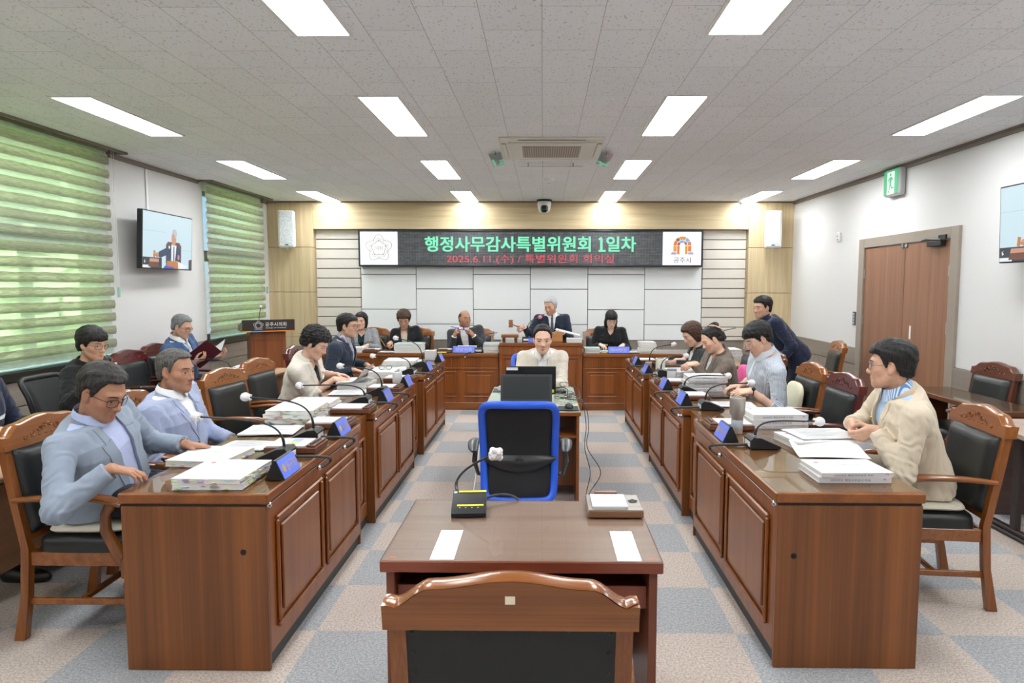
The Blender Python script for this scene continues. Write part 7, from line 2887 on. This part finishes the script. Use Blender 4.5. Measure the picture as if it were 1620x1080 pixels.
    if jacket is None:
        tt = tor(jv)
        u = np.arctan2(tt[:, 0], tt[:, 1] + .04) * .15
        for sgn, S, E, W, H, hid in arms:
            for a, b in ((S, E), (E, W)):
                ax = nrm(b - a)
                k = np.clip((jv - a) @ ax, 0, np.linalg.norm(b - a))
                r = jv - a - k[:, None] * ax
                m = (np.sqrt((r * r).sum(1)) < .078) & (np.abs(tt[:, 0]) > .145)
                e1 = nrm(V3(0, 0, 1) - ax * ax[2])
                e2 = np.cross(ax, e1)
                u[m] = np.arctan2(r[m] @ e2, r[m] @ e1) * .056
        cu = np.stack([u, u, u], 1)
    jo = obj_of('jacket' if jacket else 'shirt', np_mesh('jacket', jv, jq, [outerm], cu), root)
    ROT = Rt * np.array([1, 1, 1])
    def tpatch(mb, fn, param, nu, nv, off, thick=.004):
        """patch in torso space (z already stretched), brought back to the person's space"""
        uv = np.array([(i / (nu - 1), j / (nv - 1)) for j in range(nv) for i in range(nu)])
        xz = np.array([param(a, b) for a, b in uv])
        xz2 = xz.copy()
        xz2[:, 1] /= zs
        fn2 = lambda t: fn(t @ Rt.T + O)
        y = surf_y(fn2, xz2, .30, -.06)
        top = np.stack([xz2[:, 0], y + off, xz2[:, 1]], 1)
        low = top.copy()
        low[:, 1] -= thick + off
        ring = list(range(nu)) + [j * nu + nu - 1 for j in range(1, nv)] + [(nv - 1) * nu + i for i in range(nu - 2, -1, -1)] + [j * nu for j in range(nv - 2, 0, -1)]
        vv = np.concatenate([top, low[ring]]) @ Rt.T + O
        fs = [(j * nu + i, j * nu + i + 1, (j + 1) * nu + i + 1, (j + 1) * nu + i) for j in range(nv - 1) for i in range(nu - 1)]
        m, n = len(ring), nu * nv
        fs += [(ring[i], ring[(i + 1) % m], n + (i + 1) % m, n + i) for i in range(m)]
        mb.add([tuple(x) for x in vv], fs)
    outf = rest(lambda p: bf(p) + wr(p), .013)
    if jacket is not None:
        # shirt or top showing in the opening
        if shirt is not None:
            sf = torso_cloth(.006, .520)
            def shirt_f(p):
                d = smin(sf(p), yoke(p, .034, .034), .04) + wr(p, .5)
                t = tor(p)
                d = smax(d, t[:, 2] - .530, .006)
                if tee:
                    d = smax(d, -np.maximum(np.abs(t[:, 0]) * (1.25 if tee == 'v' else .55) + .425 - t[:, 2], -(t[:, 1] - .0)), .004)
                    d = smax(d, t[:, 2] - .505, .004) if tee else d
                return d
            GS = Field()
            GS.add(O + zt * .26, .5, shirt_f, .01)
            if cuffs is not None:
                for sgn, S, E, W, H, hid in arms:
                    u = nrm(W - E)
                    a, b = E + (W - E) * .80, W - u * .004
                    GS.add((a + b) / 2, .12, lambda p, a=a, b=b, u=u: smax(f_cap(p, a, b + u * .02, .038 * gr, .036 * gr), (p - b) @ u, .003), .004)
            sv, sq = net(rest(GS, .0035), lo - .03, hi + .03, h * 1.2)
            so_ = obj_of('shirt', np_mesh('shirt', sv, sq, [shirt]), root)
        # lapels and collar
        zb, zn = vz[0], .445
        for sx in (-1, 1):
            m = MB()
            def lap(a, b):
                z = zb + (zn - zb) * a
                w0 = vf(z)
                wd = lapw * a ** .7
                return (sx * (w0 - .004 + wd * b), z + (-.030 * b + .016 * max(0, b - .55) / .45) * a ** 3)
            tpatch(m, outf, lap, 22, 7, .0045, .007)
            m.build('lapel', jacket, jo, angle=50)
            m = MB()
            def col_(a, b):
                z = zn + .008 + (.522 - zn - .008) * a
                w0 = vf(z)
                return (sx * (w0 - .004 + (lapw * .66 * (1 - a) + .034 * a) * b), z - .026 * b * (1 - a))
            tpatch(m, outf, col_, 12, 6, .0052, .007)
            m.build('jacket_collar', jacket, jo, angle=50)
            pk = MB()
            tpatch(pk, outf, lambda a, b: (sx * (.085 + .085 * a), .045 + .018 * b), 8, 3, .004, .006)
            pk.build('pocket_flap', jacket, jo, angle=50)
        cb = MB()
        pts = []
        for i in range(15):
            a = pi * .30 + (2 * pi - pi * .60) * i / 14
            pts.append(tuple(O + Rt @ V3(.074 * sin(a), .006 + .074 * cos(a), (.524 - .012 * cos(a)) / zs)))
        cb.tube(pts, .015, 8, flat=(2.1, .45))
        cb.build('back_collar', jacket, jo, angle=60)
        if vw[0] < .02:
            bt = MB()
            for k in range(2):
                tpatch(bt, outf, lambda a, b, k=k: (.006 + .008 * b * cos(2 * pi * a), vz[0] - .025 - .095 * k + .008 * b * sin(2 * pi * a)), 13, 3, .006, .004)
            bt.build('button', plain('dark button', srgb(60, 52, 46), .3), jo, angle=60)
            fl = MB()
            tpatch(fl, outf, lambda a, b: (.002 + .0015 * b, -.06 + (vz[0] + .06) * a), 24, 2, .0016, .003)
            fl.build('front_edge', jacket, jo, angle=60)
    else:
        pl = MB()
        tpatch(pl, outf, lambda a, b: (-.016 + .032 * b, .02 + .485 * a), 30, 4, .0025, .004)
        pl.build('button_placket', shirt, jo, angle=50)
        bt = MB()
        for k in range(5):
            tpatch(bt, outf, lambda a, b, k=k: (.0055 * b * cos(2 * pi * a), .10 + .085 * k + .0055 * b * sin(2 * pi * a)), 11, 3, .0045, .002)
        bt.build('button', plain('pearl button', srgb(238, 238, 234), .25), jo, angle=60)
    if collar and shirt is not None:
        cm = MB()
        nc = .5 * (T + n0)
        gap = .16
        rb = .066 if sex == 'm' else .057
        def cf(a, b):
            th = gap + (2 * pi - 2 * gap) * a
            fr = cos(th)
            dn = .5 + .5 * fr
            r = rb - .004 + (.012 + .012 * dn ** 3) * b
            z = .604 - .030 * dn - b * (.036 + .040 * dn ** 5)
            x = r * sin(th) * (1 + .35 * b * dn ** 4)
            return tuple(O + Rt @ V3(x, .004 + (r) * fr + .008 * dn, z / zs))
        for o_ in (0, .0025):
            cm.grid(lambda a, b, o_=o_: tuple(np.array(cf(a, b)) - Rt @ V3(0, o_, o_)), 49, 6)
        cm.build('shirt_collar', shirt, root, angle=60, fix=False)
    if tie is not None:
        tm = MB()
        sfn = lambda p: smin(torso_cloth(.006, .52)(p), yoke(p, .034, .034), .04)
        tpatch(tm, sfn, lambda a, b: ((b - .5) * (.030 + .034 * (1 - a)), .16 + .33 * a), 26, 5, .006, .006)
        tpatch(tm, sfn, lambda a, b: ((b - .5) * (.026 + .016 * a), .485 + .036 * a), 6, 5, .013, .012)
        tm.build('tie', tie, root, angle=50)
    if badge:
        bx, bz, bw, bh = badge
        bm_ = MB()
        tpatch(bm_, outf, lambda a, b: (bx + (a - .5) * bw, bz + (b - .5) * bh), 6, 4, .007, .006)
        bm_.build('name_badge', plain('white name badge', srgb(238, 238, 236), .3), root, angle=50)
    if pin:
        pm = MB()
        tpatch(pm, outf, lambda a, b: (pin[0] + .008 * b * cos(2 * pi * a), pin[1] + .008 * b * sin(2 * pi * a)), 13, 3, .011, .006)
        pm.build('lapel_pin', plain('gold pin', srgb(206, 168, 84), .25, 1.0), root, angle=60)
    # ---------------- trousers and shoes
    tr = trousers or fabric('charcoal trousers', srgb(38, 39, 44))
    lg = []
    for sgn in (1, -1):
        if standing:
            lg.append((O + V3(sgn * .09, 0, -.02), O + V3(sgn * .10, .05, -.46), V3(sgn * .11, .0, .09)))
        elif legs:
            lg.append((O + V3(sgn * .09, .02, -.02), V3(sgn * .12, legs[0], hip_z - .01), V3(sgn * .11, legs[1], .09)))
        else:
            lg.append((O + V3(sgn * .09, .02, -.02), V3(sgn * .13, .42, hip_z - .015), V3(sgn * .12, .38, .09)))
    GT = Field()
    GT.add(O, .36, lambda p: f_ell(p, O + V3(0, -.01, .0), V3(.172 * wide, .128, .100)), .03)
    for hpt, kn, an in lg:
        GT.add((hpt + kn) / 2, .42, lambda p, a=hpt, b=kn: f_cap(p, a, b, .088, .068) + .003 * f_noise(p, .09, 3), .04)
        GT.add((kn + an) / 2, .42, lambda p, a=kn, b=an: smax(f_cap(p, a, b, .066, .050), .075 - p[:, 2], .004) + .003 * f_noise(p, .08, 4), .03)
    tv, tq = net(rest(GT, .003), V3(-.34, -.3, .03), V3(.34, .72, hip_z + .22), .011)
    obj_of('trousers', np_mesh('trousers', tv, tq, [tr]), root)
    for hpt, kn, an in lg:
        sv, sq = net(lambda p, an=an: smax(smin(f_ell(p, V3(an[0], an[1] + .085, .030), V3(.045, .135, .046)), f_ell(p, V3(an[0], an[1] - .01, .05), V3(.040, .060, .058)), .03), .003 - p[:, 2], .002),
                     an + V3(-.08, -.12, -.10), an + V3(.08, .26, .09), .007)
        obj_of('shoe', np_mesh('shoe', sv, sq, [plain('black shoe leather', srgb(22, 21, 21), .3)]), root)
    # ---------------- spectacles and watch
    if glasses is not None:
        gm = MB()
        ln = MB()
        rw, rh_ = (.0235, .0185)
        yy = lambda x: .0985 - 5.2 * x * x
        for sx in (-1, 1):
            pts = []
            for i in range(29):
                a = 2 * pi * i / 28
                x = sx * .0335 + rw * math.copysign(abs(cos(a)) ** .7, cos(a))
                z = -.002 + rh_ * math.copysign(abs(sin(a)) ** .7, sin(a))
                pts.append(hp((x, yy(x), z)))
            gm.tube(pts, .0014 * hs, 6, caps=False)
            if lens:
                c = hp((sx * .0335, yy(.0335), -.002))
                o = len(ln.v)
                ln.add([c] + pts[:-1], [(0, 1 + i, 1 + (i + 1) % 28) for i in range(28)])
            gm.tube([hp((sx * .057, yy(.057), .004)), hp((sx * .066 * fw, .066, .006)), hp((sx * .0765 * fw, .03, .007)), hp((sx * .0795 * fw, -.008, .012)), hp((sx * .0775 * fw, -.034, -.006))], .0014 * hs, 6)
        gm.tube([hp((-.0105, yy(.0105), .002)), hp((0, yy(0) + .001, .005)), hp((.0105, yy(.0105), .002))], .0014 * hs, 6)
        go = gm.build('glasses', glasses, root, angle=80)
        if lens:
            ln.build('lens', LENS, go, fix=False)
    if watch is not None:
        sgn_w, mat, facem = watch
        for sgn, S, E, W, H, hid in arms:
            if sgn == sgn_w:
                u = nrm(W - E)
                c = W - u * .022
                nn = -H[3]
                bb = np.cross(u, nn)
                wm = MB()
                pts = [tuple(c + (nn * cos(a) * .030 + bb * sin(a) * .0325)) for a in np.linspace(0, 2 * pi, 25)]
                wm.tube(pts, .0085, 8, caps=False, flat=(.3, 1.0))
                wo = wm.build('wristwatch', mat, root, angle=60)
                fm = MB()
                fm.cyl(tuple(c + nn * .030), tuple(c + nn * .039), .0165, .0155, 20)
                fm.build('watch_case', facem, wo)
    return root
# ------------------------------------------------------------------ people: who sits where
GB = plain('black spectacle frame', srgb(22, 22, 24), .3)
GT = plain('thin grey spectacle frame', srgb(92, 90, 92), .3, .6)
GC = plain('clear spectacle frame', srgb(196, 196, 200), .2)
J_GREYBLUE = fabric('grey blue jacket cloth', srgb(142, 153, 168))
J_PALEBLUE = fabric('pale blue jacket cloth', srgb(162, 172, 200))
J_CREAM = fabric('cream jacket cloth', srgb(222, 216, 204))
J_NAVY = fabric('navy blazer cloth', srgb(44, 54, 70))
J_NAVY2 = fabric('deep navy suit cloth', srgb(36, 42, 64))
J_BLACK = fabric('black jacket cloth', srgb(26, 26, 28))
J_BLUE = fabric('blue suit cloth', srgb(66, 92, 134))
J_GREY = fabric('grey herringbone cloth', srgb(146, 148, 152), scale=420, mottled=.12)
J_CHAR = fabric('charcoal suit cloth', srgb(58, 60, 64))
J_MIDN = fabric('midnight suit cloth', srgb(34, 40, 58))
J_IVORY = fabric('ivory jacket cloth', srgb(216, 208, 194))
J_TAUPE = fabric('taupe jacket cloth', srgb(118, 106, 96), scale=500, mottled=.10)
J_SLATE = fabric('slate cardigan knit', srgb(58, 66, 66), scale=300)
J_BEIGE = fabric('beige cotton jacket cloth', srgb(208, 194, 172))
S_PALE = fabric('pale blue shirt cloth', srgb(180, 190, 224))
S_WHITE = fabric('white shirt cloth', srgb(238, 238, 240), mottled=.02)
S_LILAC = fabric('lilac striped shirt cloth', srgb(196, 194, 206), stripe=(0, .011, srgb(120, 116, 138)))
def m_stripe():
    t = NT('navy pinstriped shirt cloth')
    a = t.n('ShaderNodeVertexColor', layer_name='tone')
    sp = t.n('ShaderNodeSeparateColor')
    t.l(a.outputs[0], sp.inputs[0])
    f = t.math('FRACT', t.math('ADD', t.math('MULTIPLY', sp.outputs[0], 1 / .0085), 100.0))
    t.l(t.mix(t.math('GREATER_THAN', f, .58), srgb(214, 220, 228), srgb(124, 134, 152)), t.b.inputs['Base Color'])
    t.b.inputs['Roughness'].default_value = .85
    return t.m
S_STRIPE = m_stripe()
S_CHECK = fabric('blue gingham shirt cloth', srgb(208, 222, 238), stripe=(0, .008, srgb(96, 138, 188)))
S_BLACK = fabric('black knit top cloth', srgb(24, 24, 26))
S_TEAL = fabric('dark teal knit cloth', srgb(24, 50, 54))
S_BEIGE = fabric('stone blouse cloth', srgb(196, 182, 164))
TIE_N = fabric('dark patterned tie silk', srgb(34, 38, 50), srgb(104, 110, 126), scale=160, rough=.4)
STRAPB = plain('brown watch strap', srgb(92, 52, 38), .5)
T_NAVY = fabric('navy trousers', srgb(30, 34, 48))
T_BEIGE = fabric('stone trousers', srgb(178, 166, 146))

person('man in grey blue jacket and black glasses looking down at booklets', (-2.17, 3.27), -90, .640, (-2.055, 3.13, 1.150), hyaw=-10, hpitch=26, skin='tan',
       hair='short', hcol='salt', h=.0034, jacket=J_GREYBLUE, v=((-.04, .045), (.15, .055), (.36, .062), (.53, .064)), lapw=.060, shirt=S_PALE, trousers=T_NAVY,
       R=dict(w=(-1.885, 2.905, .850), d=(1, .30, -.25), pose='relax', pole=(-.6, -.55, -.8)),
       L=dict(w=(-1.835, 3.43, .835), d=(1, .35, -.20), pose='flat'), glasses=GB, eyes=.3, watch=(-1, STRAPB, CHROME), hs=1.06, wide=1.10, belly=.03, P=dict(frown=1), age=.9)
person('man in pale blue jacket and open white collar sitting upright', (-2.24, 4.03), -90, .612, (-2.150, 3.95, 1.150), hyaw=-10, hpitch=5, skin='tan',
       hair='crop', hcol='pepper', h=.0036, jacket=J_PALEBLUE, v=((.18, .0), (.36, .045), (.53, .066)), lapw=.055, shirt=S_WHITE, trousers=T_NAVY,
       R=dict(w=(-1.93, 3.85, .69), d=(1, .3, -.2)), L=dict(w=(-1.93, 4.15, .69), d=(1, -.3, -.2)), eyes=.42, hs=1.04, wide=1.08, belly=.02, P=dict(frown=1), age=1.0)
person('woman in cream jacket with short black hair turning pages', (-2.16, 5.84), -90, .612, (-1.90, 5.66, 1.170), hyaw=-3, hpitch=30, sex='f', skin='fair',
       hair='perm', hcol='black', h=.0042, jacket=J_CREAM, v=((.12, .0), (.36, .040), (.53, .054)), lapw=.05, shirt=S_BLACK, tee='o', collar=False, sleeves=(.42, .42),
       R=dict(w=(-1.765, 5.70, .862), d=(1, .1, -.12), pose='relax', n=(0, .5, -1)), L=dict(w=(-1.80, 5.90, .872), d=(1, -.2, -.05), pose='relax', n=(0, -.4, -1)),
       eyes=.2, badge=(-.085, .33, .050, .022), pin=(-.080, .385), wide=1.10, age=.3, hs=1.05)
person('man in navy blazer and striped shirt with thin glasses', (-2.22, 7.14), -90, .612, (-2.025, 7.05, 1.228), hyaw=-6, hpitch=3, skin='mid',
       hair='swept', hcol='black', h=.0050, jacket=J_NAVY, v=((.0, .02), (.36, .048), (.53, .062)), shirt=S_LILAC,
       R=dict(w=(-1.92, 6.85, .80), d=(1, .2, -.3)), L=dict(w=(-1.90, 7.28, .80), d=(1, -.2, -.3)), glasses=GT, eyes=.5, wide=1.05, age=.7)
person('man at the left edge in dark navy jacket using a mouse', (-3.34, 3.78), -90, .60, (-3.170, 3.75, 1.235), hyaw=0, hpitch=10, skin='mid',
       hair='short', hcol='salt', h=.0048, jacket=J_NAVY2, v=((.05, .02), (.53, .06)), shirt=S_BEIGE,
       R=dict(w=(-2.93, 3.60, .862), d=(1, .12, -.05), pose='flat', s=1.05), L=dict(w=(-2.98, 3.98, .850), d=(1, -.1, -.05), pose='flat'), badge=(-.10, .33, .06, .022), eyes=.5)
person('woman in black jacket drinking from a straw', (-3.48, 5.05), -90, .60, (-3.305, 4.95, 1.218), hyaw=-14, hpitch=10, sex='f', skin='mid',
       hair='bowl', hcol='black', h=.0042, jacket=J_BLACK, v=((.12, .0), (.53, .05)), shirt=S_BLACK, tee='v', collar=False,
       R=dict(w=(-3.125, 4.70, .985), d=(.55, .45, .70), n=(.2, .9, -.4), pose='hold', pole=(-.3, -.6, -1)), L=dict(w=(-3.13, 5.06, .845), d=(1, -.15, .1), pose='pen', n=(0, -.4, -1)),
       glasses=GT, eyes=.4, age=.5)
person('grey haired man in blue suit reading a burgundy folder', (-3.93, 7.32), -90, .612, (-3.810, 7.15, 1.210), hyaw=-6, hpitch=18, skin='mid',
       hair='short', hcol='grey', h=.0050, jacket=J_BLUE, v=((.10, .0), (.53, .06)), shirt=S_WHITE, tie=fabric('grey striped tie', srgb(120, 124, 140), srgb(190, 194, 206), scale=120), trousers=T_NAVY,
       R=dict(w=(-3.62, 7.02, .855), d=(.9, .1, .35), n=(.3, .3, .9), pose='hold'), L=dict(w=(-3.58, 7.42, .86), d=(.9, -.2, .3), n=(.3, -.3, .9), pose='hold'), glasses=GB, eyes=.3)
person('woman in grey jacket and dark teal top on the dais', (-2.58, 9.88), 180, .612, (-2.615, 9.76, 1.140), hyaw=-3, hpitch=4, sex='f', skin='fair',
       hair='bob', hcol='black', h=.0056, jacket=J_GREY, v=((.16, .0), (.36, .05), (.53, .056)), shirt=S_TEAL, tee='v', collar=False,
       R=dict(w=(-2.70, 9.50, .815), d=(.3, -1, -.05), pose='flat'), L=dict(w=(-2.46, 9.50, .815), d=(-.3, -1, -.05), pose='flat'), eyes=.7, badge=(.075, .31, .07, .022), age=.2)
person('brown haired woman in black jacket writing with a pencil', (-1.94, 9.88), 180, .612, (-1.995, 9.74, 1.165), hyaw=6, hpitch=24, sex='f', skin='mid',
       hair='perm', hcol='brown', h=.0056, jacket=J_BLACK, v=((.10, .0), (.40, .05), (.53, .056)), shirt=S_BEIGE, collar=False, tee='o',
       R=dict(w=(-2.15, 9.58, .85), d=(-.15, -1, -.2), pose='pen'), L=dict(w=(-1.78, 9.50, .83), d=(-.3, -1, -.1)), eyes=.25, badge=(.08, .30, .07, .022), hs=1.03, P=dict(face_w=.98))
person('balding man in charcoal suit holding a blue pen in both hands', (-1.06, 9.90), 180, .612, (-1.120, 9.74, 1.178), hyaw=34, hpitch=0, skin='tan',
       hair='bald', hcol='salt', h=.0054, jacket=J_CHAR, v=((.08, .02), (.40, .055), (.53, .062)), shirt=S_WHITE, cuffs=True,
       R=dict(w=(-1.255, 9.60, .945), d=(.45, -.45, .75), n=(.7, .5, .1), pose='pen'), L=dict(w=(-.985, 9.60, .950), d=(-.55, -.45, .65), n=(-.6, .5, -.3), pose='pen'), eyes=.5, wide=1.08)
person('silver haired chairman in midnight suit striking a gavel', (.13, 9.95), 180, .772, (.105, 9.78, 1.356), hyaw=-32, hpitch=16, skin='mid',
       hair='short', hcol='white', h=.0054, jacket=J_MIDN, v=((.14, .0), (.53, .06)), shirt=S_WHITE, tie=TIE_N, cuffs=True,
       R=dict(w=(-.268, 9.50, 1.085), d=(-.85, -.45, -.1), n=(-.3, .3, -.9), pose='grip', pole=(-.2, .1, -1)), L=dict(w=(.27, 9.55, 1.00), d=(-.75, -.6, .15), n=(-.2, .3, -.9), pose='pen'), eyes=.3, wide=1.05, badge=(.085, .17, .05, .02), age=.9)
person('woman with long black hair and black suit on the dais', (.95, 9.90), 180, .612, (.968, 9.72, 1.175), hyaw=4, hpitch=24, sex='f', skin='pale',
       hair='long', hcol='black', h=.0056, jacket=J_BLACK, v=((.30, .0), (.53, .05)), lapw=.03, shirt=S_BLACK, tee='v', collar=False,
       R=dict(w=(.80, 9.52, .83), d=(.4, -1, -.1)), L=dict(w=(1.12, 9.52, .83), d=(-.4, -1, -.1)), glasses=GT, eyes=.25, badge=(.075, .28, .075, .026), wide=1.08)
person('stenographer woman in ivory jacket and white shirt collar', (.0, 6.54), 180, .60, (-.005, 6.24, 1.165), hyaw=2, hpitch=12, sex='f', skin='fair',
       hair='tied', hcol='black', h=.0046, jacket=J_IVORY, v=((.20, .0), (.40, .048), (.53, .058)), lapw=.062, shirt=S_WHITE, hs=1.08, wide=1.14,
       R=dict(w=(-.12, 6.02, .80), d=(.25, -1, -.1)), L=dict(w=(.06, 6.02, .80), d=(-.25, -1, -.1)), eyes=.38, age=.1, P=dict(frown=1.2))
person('woman in slate cardigan bent over her phone farthest in the right row', (1.80, 7.38), 90, .612, (1.555, 7.15, 1.150), hyaw=8, hpitch=32, sex='f', skin='fair',
       hair='bob', hcol='brown', h=.0050, jacket=J_SLATE, v=((.0, .04), (.53, .05)), lapw=.02, shirt=S_WHITE, tee='o', collar=False,
       L=dict(w=(1.46, 7.08, .885), d=(-1, .15, .05), pose='hold'), R=dict(w=(1.48, 7.32, .87), d=(-1, -.2, .0), pose='relax'), eyes=.2, age=.1)
person('woman in taupe jacket with a beige hair claw clip', (1.80, 6.68), 90, .612, (1.590, 6.45, 1.150), hyaw=4, hpitch=30, sex='f', skin='fair',
       hair='tied', hcol='black', h=.0046, jacket=J_TAUPE, v=((.10, .0), (.53, .05)), shirt=S_WHITE, tee='v', collar=False, bun=True,
       L=dict(w=(1.425, 6.32, .930), d=(-1, .1, -.05), pose='hold', n=(0, .5, -1)), R=dict(w=(1.44, 6.55, .905), d=(-1, -.25, .05), pose='hold'), eyes=.15, badge=(.07, .29, .05, .03), pin=(.075, .37), wide=1.12, age=.3)
person('young man in striped shirt with clear glasses and black watch', (1.88, 5.62), 90, .612, (1.695, 5.40, 1.235), hyaw=6, hpitch=27, skin='fair',
       hair='fringe', hcol='black', h=.0040, jacket=None, shirt=S_STRIPE, sleeves=(.30, .30),
       L=dict(w=(1.60, 5.22, .848), d=(-1, .12, -.12), pose='relax', n=(0, .5, -1)), R=dict(w=(1.60, 5.50, .850), d=(-1, -.1, -.12), pose='relax'), glasses=GC, eyes=.3, watch=(-1, BLACKM, BLACK), age=.1, wide=1.10, hs=1.04)
person('man in beige jacket turned away towards the dais', (2.06, 3.68), 90, .650, (1.830, 3.60, 1.235), hyaw=-30, hpitch=2, twist=-16, skin='mid',
       hair='swept', hcol='black', h=.0036, jacket=J_BEIGE, v=((.02, .03), (.36, .055), (.53, .064)), lapw=.058, shirt=S_CHECK, trousers=T_BEIGE,
       L=dict(w=(1.735, 3.53, .905), d=(-.75, .35, -.45), n=(.3, .9, .2), pose='hold', pole=(.5, -.75, -.55)), R=dict(w=(1.70, 3.74, .90), d=(-.3, -.75, -.3), n=(.9, -.2, -.2), pose='hold', pole=(.3, .9, -.6)),
       glasses=GT, eyes=.6, watch=(-1, CHROME, CHROME), wide=1.12, hs=1.04, pin=(.075, .37), age=.5)
person('man in deep navy suit bending forward by the right wall', (2.80, 7.60), 90, .90, (2.425, 7.60, 1.412), hyaw=22, hpitch=4, skin='mid',
       hair='swept', hcol='black', h=.0050, jacket=J_NAVY2, v=((.12, .0), (.53, .06)), shirt=J_NAVY2, trousers=T_NAVY, standing=True,
       L=dict(w=(2.55, 7.42, .80), d=(-.5, .2, -.8), pose='relax', pole=(.7, -.4, .2)), R=dict(w=(2.50, 7.80, .86), d=(-.8, 0, -.5), pose='relax', pole=(.7, .5, .2)), eyes=.45, age=.6)
